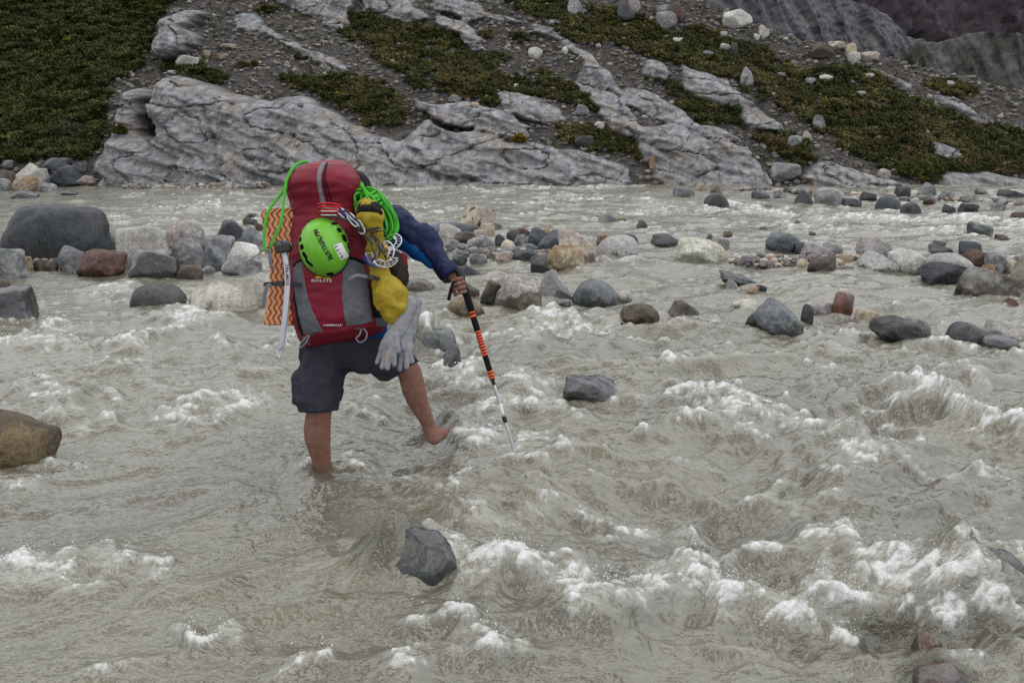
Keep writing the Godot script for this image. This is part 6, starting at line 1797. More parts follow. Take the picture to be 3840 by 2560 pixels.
	var jb := skin_net([
		[Vector3(-0.7984, 0.0305, -0.18), Vector3(-0.804, 0.2076, -0.23), 0.145, 0.145], [Vector3(-0.804, 0.2076, -0.23), Vector3(-0.8073, 0.5009, -0.28), 0.145, 0.16], [Vector3(-0.9505, 0.603, -0.29), Vector3(-0.6898, 0.5986, -0.26), 0.11, 0.105],
		[Vector3(-0.818, 0.6382, -0.3), Vector3(-0.8219, 0.691, -0.32), 0.07, 0.066],
		[Vector3(-0.6831, 0.6125, -0.22), Vector3(-0.5882, 0.5882, -0.16), 0.088, 0.078], [Vector3(-0.5882, 0.5882, -0.16), Vector3(-0.4285, 0.49, -0.07), 0.078, 0.066], [Vector3(-0.4285, 0.49, -0.07), Vector3(-0.2935, 0.3183, 0.03), 0.066, 0.048],
		[Vector3(-0.9662, 0.6097, -0.29), Vector3(-1.0687, 0.4266, -0.43), 0.075, 0.06], [Vector3(-1.0687, 0.4266, -0.43), Vector3(-0.9842, 0.3975, -0.57), 0.06, 0.045]],
		0.008, 0.045, crease, 0.026, [[Vector3(-0.289, 0.3117, 0.035), Vector3(0.62, -0.76, 0.2)]])
	var jo := part("jacket", jb, mats.navy, who)
	var ub := skin_net([[Vector3(-0.6004, 0.5356, -0.14), Vector3(-0.4528, 0.4507, -0.06), 0.058, 0.050], [Vector3(-0.4528, 0.4507, -0.06), Vector3(-0.3811, 0.3811, -0.02), 0.050, 0.036]], 0.0075, 0.03, crease, 0.008)
	part("underarm_panel", ub, mats.blue, jo)
	var hb := skin_net([[Vector3(-0.823, 0.0674, -0.04), Vector3(-0.6525, 0.101, -0.04), 0.096, 0.096]], 0.0085, 0.03, fold, 0.010)
	part("hem_panel", hb, mats.blue, jo)
	var cb := MB.new()
	var wrist := Vector3(-0.3, 0.3248, 0.026)
	var dirw := (Vector3(-0.2803, 0.2968, 0.04) - Vector3(-0.3241, 0.3615, 0.01)).normalized()
	tube(cb, PackedVector3Array([wrist, wrist + dirw * 0.012, wrist + dirw * 0.026]), 0.046, 0.044, 20, false, zx)
	part("cuff_band", cb, mats.dark_web, jo)
	var capb := skin_net([[Vector3(-0.8337, 0.7678, -0.345), Vector3(-0.8357, 0.8016, -0.355), 0.096, 0.097], [Vector3(-0.8758, 0.7465, -0.34), Vector3(-0.7851, 0.7465, -0.34), 0.072, 0.075], [Vector3(-0.8468, 0.7891, -0.41), Vector3(-0.8568, 0.7891, -0.46), 0.07, 0.03]], 0.009, 0.03, crease, 0.006)
	part("cap", capb, mats.black, who)

func join(into: MB, from: MB) -> void:
	var at := into.v.size()
	into.v.append_array(from.v)
	for i in from.ix:
		into.ix.append(at + i)

# ---- backpack: stacked rounded sections [y, centre x, half width, half depth]
const PACK_BACK := -0.085
var pack_rows := [[0.8796, -0.857, 0.0205, 0.015], [0.8734, -0.8581, 0.0441, 0.035], [0.8611, -0.8622, 0.0687, 0.06], [0.8427, -0.8693, 0.1005, 0.085], [0.8181, -0.8775, 0.1312, 0.11], [0.7914, -0.8837, 0.1538, 0.125], [0.7566, -0.8857, 0.1702, 0.14], [0.7258, -0.8868, 0.1733, 0.145], [0.6889, -0.8878, 0.1681, 0.14], [0.6479, -0.8888, 0.1568, 0.13], [0.611, -0.8868, 0.1548, 0.125], [0.5618, -0.8806, 0.1589, 0.13], [0.49, -0.8714, 0.1702, 0.135], [0.3978, -0.8642, 0.1794, 0.145], [0.2952, -0.856, 0.1876, 0.15], [0.203, -0.8396, 0.1999, 0.15], [0.1107, -0.817, 0.2102, 0.145], [0.0451, -0.8037, 0.205, 0.13], [0.0103, -0.7996, 0.1866, 0.1], [-0.0062, -0.7976, 0.1538, 0.05], [-0.0123, -0.7965, 0.1076, 0.02]]

func pack_at(y: float) -> Array:
	var n := pack_rows.size()
	if y >= pack_rows[0][0]:
		return [pack_rows[0][1], pack_rows[0][2], pack_rows[0][3]]
	for k in n - 1:
		if y >= pack_rows[k + 1][0]:
			var t: float = (y - pack_rows[k + 1][0]) / (pack_rows[k][0] - pack_rows[k + 1][0])
			t = t * t * (3.0 - 2.0 * t) * 0.35 + t * 0.65
			return [lerpf(pack_rows[k + 1][1], pack_rows[k][1], t), lerpf(pack_rows[k + 1][2], pack_rows[k][2], t), lerpf(pack_rows[k + 1][3], pack_rows[k][3], t)]
	return [pack_rows[n - 1][1], pack_rows[n - 1][2], pack_rows[n - 1][3]]

var pack_fold: FastNoiseLite
var pack_pleat: FastNoiseLite

func pack_bulge(x: float, y: float) -> float:
	var d := 0.007 * pack_fold.get_noise_2d(x * 1.0, y * 2.6) + 0.0035 * pack_fold.get_noise_2d(x * 3.0 + y * 2.0, y * 5.0 - x * 2.0)
	# pleats gathered towards the drawn-in top, and a tuck above the pocket line
	d += 0.006 * pack_pleat.get_noise_2d(x * 2.0, y * 0.25) * sstep(0.70, 0.88, y)
	d -= 0.007 * exp(-pow((y - pack_tuck) / 0.012, 2.0))
	return d

const pack_tuck := 0.58

# the point of the pack's outer face at x, y, lifted by off
func pack_pt(x: float, y: float, off := 0.0) -> Vector3:
	var s := pack_at(y)
	var t: float = clampf((x - s[0]) / s[1], -1.0, 1.0)
	var z: float = s[2] * pow(maxf(1.0 - pow(absf(t), 2.7), 0.0), 1.0 / 2.7)
	var lift := maxf(0.0, 0.16 - y) * 1.3
	return Vector3(x + off * t * 0.8, y + (x - s[0]) * lift, PACK_BACK + s[2] * 0.95 + z + pack_bulge(x, y) + off * sqrt(maxf(0.05, 1.0 - t * t * 0.8)))

# a strip of cloth lying on the pack: rows of [y, left x, right x]
func pack_patch(rows: Array, off: float, nx: int, ny: int) -> MB:
	var pv := PackedVector3Array()
	var uv := PackedVector2Array()
	for j in ny:
		var f := float(j) / (ny - 1) * (rows.size() - 1)
		var k := mini(int(f), rows.size() - 2)
		f -= k
		var y := lerpf(rows[k][0], rows[k + 1][0], f)
		var xl := lerpf(rows[k][1], rows[k + 1][1], f)
		var xr := lerpf(rows[k][2], rows[k + 1][2], f)
		for i in nx:
			var e := float(i) / (nx - 1)
			var x := lerpf(xl, xr, e)
			var rim := minf(minf(e, 1.0 - e) * (xr - xl), minf(float(j) / (ny - 1), 1.0 - float(j) / (ny - 1)) * absf(rows[0][0] - rows[rows.size() - 1][0]))
			pv.append(pack_pt(x, y, off * sstep(-0.002, 0.006, rim) - 0.001))
			uv.append(Vector2(x, y) / 0.034)
	var g := MB.new()
	g.grid(0, nx, ny)
	var mb := MB.new()
	mb.piece(pv, g.ix, Vector3(0, 0, 1), null, uv)
	return mb

func letters(text: String, size: float, at: Vector3, turn: Basis, m: Material, parent: Node, depth := 0.0012) -> MeshInstance3D:
	var tm := TextMesh.new()
	tm.text = text
	var sf := SystemFont.new()
	sf.font_names = PackedStringArray(["Droid Sans"])
	sf.font_weight = 700
	tm.font = sf
	tm.font_size = 32
	tm.pixel_size = size / 32.0
	tm.depth = depth
	tm.curve_step = 1.0
	tm.material = m
	var o := put("lettering", tm, parent)
	o.transform = Transform3D(turn, at)
	return o

func make_pack() -> void:
	pack_fold = sn(6.0, 3, 801)
	pack_pleat = sn(14.0, 2, 803)
	var o := gear("backpack", "large red ripstop backpack with grey side panels on the hiker's back", "backpack")
	var n := 96
	var ny := 130
	var y1: float = pack_rows[0][0]
	var y0: float = pack_rows[pack_rows.size() - 1][0]
	var pv := PackedVector3Array()
	var uv := PackedVector2Array()
	for j in ny:
		var y := lerpf(y1, y0, float(j) / (ny - 1))
		var s := pack_at(y)
		for i in n:
			var a := TAU * i / n
			var cx := signf(cos(a)) * pow(absf(cos(a)), 2.0 / 2.7)
			var cz := signf(sin(a)) * pow(absf(sin(a)), 2.0 / 2.7)
			var x: float = s[0] + s[1] * cx
			var p := pack_pt(x, y)
			if cz < 0.0:
				p.z = PACK_BACK + s[2] * 0.95 + s[2] * cz
			pv.append(p)
			uv.append(Vector2(x * 0.99 + y * 0.14, y * 0.99 - x * 0.14) / 0.034)
	var g := MB.new()
	g.grid(0, n, ny, true)
	var mb := MB.new()
	mb.piece(pv, g.ix, Vector3.ZERO, null, uv)
	part("pack_body", mb, mats.ripstop, o)
	part("side_panel", pack_patch([[0.3642, -0.9619, -0.954], [0.3523, -0.9896, -0.952], [0.3345, -1.0015, -0.952], [0.2652, -0.9975, -0.9382], [0.1999, -0.9916, -0.9263], [0.1366, -0.9817, -0.9025], [0.0871, -0.9698, -0.8788], [0.0534, -0.9619, -0.8629]], 0.004, 16, 60), mats.grey_cloth, o)
	part("side_panel", pack_patch([[0.38, -0.7679, -0.7442], [0.3681, -0.7679, -0.7046], [0.3523, -0.7679, -0.6848], [0.2652, -0.7699, -0.669], [0.1999, -0.7699, -0.6551], [0.1366, -0.764, -0.6472], [0.097, -0.762, -0.6432], [0.0713, -0.758, -0.6413], [0.0633, -0.7561, -0.6967]], 0.004, 20, 60), mats.grey_cloth, o)
	part("mesh_pocket", pack_patch([[0.289, -0.669, -0.6531], [0.2454, -0.663, -0.6294], [0.186, -0.6531, -0.6096], [0.1267, -0.6432, -0.5878], [0.091, -0.6393, -0.5779]], 0.005, 14, 40), mats.black, o)
	part("mesh_pocket", pack_patch([[0.2296, -1.0035, -0.9896], [0.1663, -0.9995, -0.9817], [0.097, -0.9876, -0.9659], [0.0435, -0.9738, -0.9579]], 0.005, 8, 30), mats.black, o)
	part("corner_patch", pack_patch([[0.095, -0.6353, -0.574], [0.0673, -0.6294, -0.574], [0.0396, -0.6254, -0.5779]], 0.004, 10, 14), mats.grey_cloth, o)
	part("corner_patch", pack_patch([[0.0534, -0.9777, -0.9619], [0.0277, -0.9659, -0.9461], [0.0119, -0.954, -0.9382]], 0.004, 6, 14), mats.grey_cloth, o)
	part("piping", pack_patch([[0.3919, -0.7719, -0.7442], [0.38, -0.7719, -0.7006], [0.3681, -0.7204, -0.6809], [0.3582, -0.6967, -0.6789]], 0.0055, 10, 14), mats.black, o)
	part("piping", pack_patch([[0.3761, -0.9619, -0.95], [0.3642, -0.9896, -0.9579], [0.3503, -1.0035, -0.9817], [0.3384, -1.0054, -0.9975]], 0.0055, 10, 14), mats.black, o)
	part("top_strap", pack_patch([[0.8392, -0.8867, -0.8629], [0.8095, -0.8887, -0.8669], [0.76, -0.8887, -0.8689], [0.7006, -0.8847, -0.8649], [0.6512, -0.8788, -0.857], [0.6175, -0.8728, -0.8511]], 0.006, 8, 50), mats.web, o)
	for e in 2:
		var cord := MB.new()
		var path := PackedVector3Array()
		for k in 26:
			var f := k / 25.0
			var q := [[-0.8649, 0.8352, -0.8431, 0.6175], [-0.861, 0.8273, -0.8253, 0.6136]][e] as Array
			path.append(pack_pt(lerpf(q[0], q[2], f) + 0.002 * sin(f * 9.0 + e), lerpf(q[1], q[3], f), 0.005))
		tube(cord, path, 0.0022, 0.0022, 6)
		part("cord", cord, mats.black, o)
	# printed marks
	var emblem := MB.new()
	for q in [[[0.3008, -0.8788, -0.8471], [0.2929, -0.8907, -0.8392], [0.285, -0.8966, -0.859]], [[0.2969, -0.8431, -0.8293], [0.289, -0.8491, -0.8234], [0.283, -0.855, -0.8214]]]:
		var pm := pack_patch(q, 0.003, 8, 10)
		var at := emblem.v.size()
		emblem.v.append_array(pm.v)
		for i in pm.ix:
			emblem.ix.append(at + i)
	part("emblem", emblem, mats.logo, o)
	letters("GOLITE", 0.024, pack_pt(-0.861, 0.2751, 0.004), Basis().scaled(Vector3(1.15, 0.7, 1)), mats.pale_print, o)
	letters("PINNACLE", 0.016, pack_pt(-0.8174, 0.0752, 0.004), Basis().scaled(Vector3(1.1, 0.8, 1)), mats.pale_print, o)
	# straps and loops
	var st := MB.new()
	tube(st, spline([Vector3(-0.7298, 0.2717, 0.26), Vector3(-0.7123, 0.2845, 0.27), Vector3(-0.69, 0.2946, 0.265), Vector3(-0.6637, 0.292, 0.25), Vector3(-0.6402, 0.2869, 0.24)], 6), 0.0085, 0.0016, 8, false, Vector3(0.2, 0.3, 1))
	part("compression_strap", st, mats.web, o)
	st = MB.new()
	tube(st, spline([Vector3(-0.6266, 0.2869, 0.24), Vector3(-0.5892, 0.2799, 0.23), Vector3(-0.5601, 0.281, 0.19), Vector3(-0.5453, 0.2797, 0.13)], 6), 0.0085, 0.0016, 8, false, Vector3(0.2, 0.3, 1))
	part("compression_strap", st, mats.dark_web, o)
	st = MB.new()
	block(st, Vector3(0.030, 0.022, 0.010), facing(Vector3(-0.6306, 0.2861, 0.25), -0.15))
	part("buckle", st, mats.plastic, o, true)
	st = MB.new()
	tube(st, spline([Vector3(-1.1333, 0.26, 0.18), Vector3(-1.1062, 0.2598, 0.21), Vector3(-1.0506, 0.2607, 0.225), Vector3(-1.0061, 0.2584, 0.23), Vector3(-0.9722, 0.2568, 0.225), Vector3(-0.9461, 0.2552, 0.22)], 6), 0.009, 0.0016, 8, false, Vector3(0, 0.1, 1))
	part("mat_strap", st, mats.dark_web, o)
	st = MB.new()
	block(st, Vector3(0.036, 0.024, 0.010), facing(Vector3(-1.0457, 0.26, 0.235), 0.0))
	part("buckle", st, mats.plastic, o, true)
	for q in [[Vector3(-1.0859, 0.2568, 0.225), Vector3(-1.1039, 0.2427, 0.23), Vector3(-1.1168, 0.2041, 0.22), Vector3(-1.1239, 0.1594, 0.21)], [Vector3(-1.0883, 0.415, 0.23), Vector3(-1.0887, 0.3792, 0.235), Vector3(-1.0844, 0.3465, 0.23), Vector3(-1.0776, 0.3219, 0.22)], [Vector3(-0.5761, 0.436, 0.25), Vector3(-0.597, 0.3954, 0.265), Vector3(-0.6133, 0.3571, 0.26), Vector3(-0.6192, 0.3416, 0.26)]]:
		st = MB.new()
		tube(st, spline(q, 6), 0.0075, 0.0014, 8, false, Vector3(0.3, 0, 1))
		part("strap_tail", st, mats.web, o)
	for q in [[Vector3(-0.9212, 0.0315, 0.21), Vector3(-0.9376, 0.0078, 0.23), Vector3(-0.9565, -0.0176, 0.225), Vector3(-0.9474, -0.0254, 0.23), Vector3(-0.9245, -0.002, 0.235), Vector3(-0.9127, 0.0275, 0.22)], [Vector3(-0.6792, 0.0568, 0.23), Vector3(-0.6822, 0.0312, 0.245), Vector3(-0.6968, 0.0136, 0.25), Vector3(-0.6783, -0.0039, 0.255), Vector3(-0.654, 0.0117, 0.25), Vector3(-0.651, 0.039, 0.245), Vector3(-0.6685, 0.0586, 0.235)]]:
		st = MB.new()
		tube(st, spline(q, 6), 0.0032, 0.002, 8, false, Vector3(0.2, 0.2, 1))
		part("haul_loop", st, mats.web, o)
	for q in [Vector3(-0.9009, 0.0353, 0.22), Vector3(-0.6939, 0.0586, 0.235)]:
		st = MB.new()
		block(st, Vector3(0.022, 0.014, 0.010), facing(q, 0.2))
		part("cord_lock", st, mats.plastic, o, true)
	for q in [[Vector3(-0.9072, 0.661, -0.04), Vector3(-0.9492, 0.6211, -0.19), Vector3(-1.006, 0.4707, -0.41), Vector3(-0.9711, 0.236, -0.34), Vector3(-0.9092, 0.095, -0.14)], [Vector3(-0.6483, 0.6504, -0.04), Vector3(-0.6441, 0.618, -0.17), Vector3(-0.6981, 0.4685, -0.39), Vector3(-0.704, 0.2354, -0.33), Vector3(-0.6824, 0.1058, -0.14)]]:
		st = MB.new()
		tube(st, spline(q, 8), 0.026, 0.007, 10, false, Vector3(1, 0, 0.1))
		part("shoulder_strap", st, mats.black, o)

func make_helmet() -> void:
	var o := gear("climbing_helmet", "bright green vented climbing helmet strapped to the back of the red pack", "helmet")
	var c := Vector3(-0.8483, 0.4252, 0.21)
	var roll := Basis(Vector3(0, 0, 1), 0.23)
	var ra := 0.114
	var rb := 0.134
	var rc := 0.112
	# vents: centre x, y (unturned), half sizes, turn
	var vents := []
	for q in [[655, 950, 26, 12, 1.1], [664, 1020, 26, 18, 1.5], [690, 1105, 28, 24, 2.0], [722, 1190, 40, 18, 2.25], [762, 1268, 52, 13, 2.4], [772, 805, 52, 7, 0.5],
			[1010, 848, 22, 18, 2.0], [1066, 920, 30, 14, 2.0], [1115, 1000, 40, 13, 1.85], [1152, 1085, 40, 8, 1.7], [1128, 1290, 34, 9, 1.0], [960, 1376, 34, 12, 0.1], [958, 797, 30, 7, 2.8],
			[625, 1080, 30, 5, 1.7]]:
		vents.append([Vector2((q[0] - 887) * 0.000426, -(q[1] - 1088) * 0.000426), q[2] * 0.00050, q[3] * 0.00056, -(PI - q[4])])
	var n := 180
	var m := 64
	for shell in 2:
		var mb := MB.new()
		var pv := PackedVector3Array()
		var keep := PackedByteArray()
		for j in m:
			var rr := float(j) / (m - 1)
			for i in n:
				var a := TAU * i / n
				var q := Vector2(cos(a) * ra, sin(a) * rb) * rr
				var z := rc * pow(1.0 - pow(rr, 2.3), 0.62)
				# long raised bands over the crown
				z += 0.004 * sstep(0.052, 0.038, absf(q.x + 0.004)) * (1.0 - rr * rr) + 0.003 * sstep(0.020, 0.012, absf(q.x)) * (1.0 - rr)
				var p3 := roll * Vector3(q.x, q.y, z)
				var hole := false
				for v in vents:
					var d: Vector2 = (Vector2(p3.x, p3.y) - v[0]).rotated(-v[3])
					if pow(absf(d.x) / v[1], 3.0) + pow(absf(d.y) / v[2], 3.0) < 1.0:
						hole = true
						break
				keep.append(0 if hole else 1)
				if shell == 1:
					p3 = p3 * 0.93 + Vector3(0, 0, -0.004)
				pv.append(c + p3)
		var ix := PackedInt32Array()
		for j in m - 1:
			for i in n:
				var i2 := (i + 1) % n
				if shell == 0 and (keep[j * n + i] == 0 and keep[(j + 1) * n + i2] == 0):
					continue
				ix.append_array(PackedInt32Array([j * n + i, j * n + i2, (j + 1) * n + i2, j * n + i, (j + 1) * n + i2, (j + 1) * n + i]))
		mb.piece(pv, ix, Vector3(0, 0, 1))
		part("shell" if shell == 0 else "liner", mb, mats.shell if shell == 0 else mats.dark, o)
	var rim := MB.new()
	var path := PackedVector3Array()
	for i in 72:
		var a := TAU * i / 72.0
		path.append(c + roll * Vector3(cos(a) * ra * 0.985, sin(a) * rb * 0.985, 0.002))
	tube(rim, path, 0.005, 0.008, 8, true)
	part("rim", rim, mats.dark, o)
	# lettering runs up the crown, letter by letter along the curve
	var word := "AUSTRIALPIN"
	var p0 := Vector2((1012 - 887) * 0.000426, -(1235 - 1088) * 0.000426)
	var p1 := Vector2((850 - 887) * 0.000426, -(935 - 1088) * 0.000426)
	var ang := (p1 - p0).angle()
	var sizes := [0.9, 1.0, 1.0, 1.0, 1.0, 0.65, 1.15, 0.95, 0.95, 0.55, 1.0]
	var total := 0.0
	for w in sizes:
		total += w
	var run := 0.0
	for k in word.length():
		var w: float = sizes[k]
		var q := p0.lerp(p1, (run + w * 0.5) / total)
		run += w
		stick(o, word[k], 0.034 if k == 0 or k == 6 else 0.028, q, ang, c, roll, ra, rb, rc, mats.dark)
	# white sticker
	var pts := [Vector2((1032 - 887) * 0.000426, -(1098 - 1088) * 0.000426), Vector2((1104 - 887) * 0.000426, -(1052 - 1088) * 0.000426), Vector2((1154 - 887) * 0.000426, -(1188 - 1088) * 0.000426), Vector2((1088 - 887) * 0.000426, -(1238 - 1088) * 0.000426)]
	var sp := PackedVector3Array()
	for j in 8:
		for i in 8:
			var q: Vector2 = (pts[0].lerp(pts[1], i / 7.0) as Vector2).lerp(pts[3].lerp(pts[2], i / 7.0), j / 7.0)
			sp.append(dome(q, c, roll, ra, rb, rc, 0.0016))
	var g := MB.new()
	g.grid(0, 8, 8)
	var sm := MB.new()
	sm.piece(sp, g.ix, Vector3(0, 0, 1))
	var sticker := part("sticker", sm, mats.white, o)
	var t0: Vector2 = pts[3].lerp(pts[2], 0.3)
	var t1: Vector2 = pts[0].lerp(pts[1], 0.3)
	for k in 4:
		stick(sticker, "GATT"[k], 0.022, t0.lerp(t1, 0.14 + 0.24 * k), (t1 - t0).angle(), c, roll, ra, rb, rc, mats.dark if k != 1 else mats.shell, 0.003)

func dome(q: Vector2, c: Vector3, roll: Basis, ra: float, rb: float, rc: float, off: float) -> Vector3:
	var l := roll.inverse() * Vector3(q.x, q.y, 0)
	var rr := minf(sqrt(pow(l.x / ra, 2.0) + pow(l.y / rb, 2.0)), 0.99)
	var z := rc * pow(1.0 - pow(rr, 2.3), 0.62)
	z += 0.004 * sstep(0.052, 0.038, absf(l.x + 0.004)) * (1.0 - rr * rr) + 0.003 * sstep(0.020, 0.012, absf(l.x)) * (1.0 - rr)
	return c + Vector3(q.x, q.y, z + off)

func stick(parent: Node, glyph: String, size: float, q: Vector2, ang: float, c: Vector3, roll: Basis, ra: float, rb: float, rc: float, m: Material, off := 0.0015) -> void:
	var e := 0.006
	var p := dome(q, c, roll, ra, rb, rc, off)
	var nx := dome(q + Vector2(e, 0), c, roll, ra, rb, rc, off) - p
	var ny := dome(q + Vector2(0, e), c, roll, ra, rb, rc, off) - p
	var nn := nx.cross(ny).normalized()
	var tx := (nx * cos(ang) + ny * sin(ang)).normalized()
	var o := letters(glyph, size, p, Basis(tx, nn.cross(tx), nn), m, parent, 0.0016)
	o.name = "letter"

func make_mat() -> void:
	var o := gear("foam_mat", "folded orange foam sleeping mat with zigzag ridges on the pack's left side", "sleeping mat")
	var rows := [[0.6175, -1.1321, -0.9975], [0.6096, -1.1598, -0.9975], [0.5938, -1.1717, -0.9975], [0.5225, -1.1598, -0.9975], [0.4433, -1.142, -0.9975], [0.3444, -1.1321, -0.9975], [0.2652, -1.1301, -0.9975], [0.1663, -1.146, -1.0054], [0.0831, -1.1618, -1.0213], [0.0772, -1.1598, -1.0233]]
	var nx := 110
	var ny := 330
	var pv := PackedVector3Array()
	var wob := sn(5.0, 2, 811)
	for j in ny:
		var f := float(j) / (ny - 1) * (rows.size() - 1)
		var k := mini(int(f), rows.size() - 2)
		# rows are not evenly spaced: walk by y
		var y: float = lerpf(rows[0][0], rows[rows.size() - 1][0], float(j) / (ny - 1))
		k = 0
		while k < rows.size() - 2 and y < rows[k + 1][0]:
			k += 1
		var t: float = clampf((y - rows[k][0]) / (rows[k + 1][0] - rows[k][0]), 0.0, 1.0)
		var xl := lerpf(rows[k][1], rows[k + 1][1], t)
		var xr := lerpf(rows[k][2], rows[k + 1][2], t)
		for i in nx:
			var e := float(i) / (nx - 1)
			var x := lerpf(xl, xr, e)
			var zig := 0.5 * sin(TAU * y / 0.048)
			var ph := (x - xl * 0.5) / 0.0255 + zig * 0.5
			var rd := absf(fposmod(ph, 1.0) * 2.0 - 1.0)
			var round_l := sqrt(maxf(0.0, 1.0 - pow(maxf(0.0, 1.0 - e / 0.22), 2.0)))
			var z := 0.105 + 0.019 * sstep(0.0, 0.42, rd) + 0.005 * wob.get_noise_2d(x * 1.5, y) + 0.03 * (round_l - 1.0)
			pv.append(Vector3(x - 0.003 * zig * (1.0 - round_l), y, z))
	var back := pv.duplicate()
	for k in back.size():
		back[k].z = -0.02 + 0.012 * sin(back[k].x * 200.0)
	var g := MB.new()
	g.grid(0, nx, ny)
	var all := pv.duplicate()
	all.append_array(back)
	var ix := g.ix.duplicate()
	var half := nx * ny
	for t in range(0, g.ix.size(), 3):
		ix.append_array(PackedInt32Array([half + g.ix[t], half + g.ix[t + 2], half + g.ix[t + 1]]))
	for j in ny - 1:
		for e in [0, nx - 1]:
			var a: int = j * nx + e
			var b: int = a + nx
			if e == 0:
				ix.append_array(PackedInt32Array([a, b, half + b, a, half + b, half + a]))
			else:
				ix.append_array(PackedInt32Array([a, half + b, b, a, half + a, half + b]))
	for i in nx - 1:
		for e in [0, ny - 1]:
			var a: int = e * nx + i
			if e == 0:
				ix.append_array(PackedInt32Array([a, half + a + 1, a + 1, a, half + a, half + a + 1]))
			else:
				ix.append_array(PackedInt32Array([a, a + 1, half + a + 1, a, half + a + 1, half + a]))
	var mb := MB.new()
	mb.piece(all, ix, Vector3.ZERO)
	part("foam_pad", mb, mats.foam, o)

func make_axe() -> void:
	var o := gear("ice_axe", "silver ice axe with dark pick hanging head up over the orange mat", "ice axe")
	var mb := MB.new()
	tube(mb, spline([Vector3(-1.0319, 0.4128, 0.215), Vector3(-1.0153, 0.3411, 0.225), Vector3(-1.0094, 0.2621, 0.232), Vector3(-1.0198, 0.1253, 0.23), Vector3(-1.033, 0.0274, 0.225), Vector3(-1.0423, -0.0373, 0.22)], 10), 0.0135, 0.0085, 18, false, Vector3(0, 0, 1))
	var shaft := part("shaft", mb, mats.alloy, o)
	letters("SUM'TEC", 0.026, Vector3(-1.0076, 0.3004, 0.242), Basis(Vector3(0, 0, 1), PI * 0.5 + 0.02).scaled_local(Vector3(0.9, 0.75, 1)), mats.dark, shaft)
	mb = MB.new()
	tube(mb, PackedVector3Array([Vector3(-1.0329, -0.0254, 0.232), Vector3(-1.0318, -0.0274, 0.236)]), 0.0022, 0.0022, 10)
	part("rivet", mb, mats.dark, shaft)
	# spike: a pointed loop
	mb = MB.new()
	tube(mb, spline([Vector3(-1.0574, -0.0373, 0.222), Vector3(-1.0574, -0.049, 0.222), Vector3(-1.0495, -0.0745, 0.222), Vector3(-1.0417, -0.049, 0.222), Vector3(-1.0279, -0.0373, 0.222)], 6), 0.0035, 0.003, 8)
	tube(mb, PackedVector3Array([Vector3(-1.0633, -0.0373, 0.222), Vector3(-1.024, -0.0373, 0.222)]), 0.0028, 0.005, 8)
	part("spike", mb, mats.steel, o)
	# head, pick with teeth, hammer face
	mb = MB.new()
	var top := spline([Vector3(-1.0128, 0.4554, 0.22), Vector3(-1.0521, 0.4554, 0.22), Vector3(-1.0874, 0.4357, 0.22), Vector3(-1.1306, 0.4063, 0.22), Vector3(-1.1875, 0.3631, 0.22)], 8)
	var pv := PackedVector3Array()
	for k in top.size():
		var f := float(k) / (top.size() - 1)
		var tall := lerpf(0.024, 0.003, pow(f, 0.6))
		var tooth := 0.004 * fposmod(f * 9.0, 1.0) if f > 0.45 and f < 0.97 else 0.0
		var dn := Vector3(0.35, -0.93, 0) * (tall - tooth)
		pv.append(top[k] + Vector3(0, 0, 0.0025))
		pv.append(top[k] + dn + Vector3(0, 0, 0.0025))
		pv.append(top[k] + dn - Vector3(0, 0, 0.0025))
		pv.append(top[k] - Vector3(0, 0, 0.0025))
	var g := MB.new()
	g.grid(0, 4, top.size(), true)
	mb.piece(pv, g.ix, Vector3.ZERO)
	var pick := part("pick", mb, mats.dark_steel, o)
	mb = MB.new()
	block(mb, Vector3(0.008, 0.007, 0.004), facing(Vector3(-1.113, 0.4056, 0.226), 0.6))
	block(mb, Vector3(0.008, 0.006, 0.004), facing(Vector3(-1.1013, 0.4135, 0.226), 0.6))
	part("mark", mb, mats.logo, pick, true)
	mb = MB.new()
	block(mb, Vector3(0.052, 0.022, 0.017), facing(Vector3(-1.0319, 0.4355, 0.222), 0.08))
	block(mb, Vector3(0.022, 0.018, 0.024), facing(Vector3(-0.9985, 0.4355, 0.222), 0.05))
	part("head", mb, mats.dark_steel, o, true)
	mb = MB.new()
	block(mb, Vector3(0.072, 0.036, 0.028), facing(Vector3(-1.0301, 0.4191, 0.228), 0.15))
	part("head_grip", mb, mats.plastic, o, true)
	for q in [Vector3(-1.0346, 0.4439, 0.233), Vector3(-1.017, 0.442, 0.233)]:
		mb = MB.new()
		tube(mb, PackedVector3Array([q, q + Vector3(0, 0, 0.003)]), 0.0045, 0.0045, 12)
		part("rivet", mb, mats.boot, o)

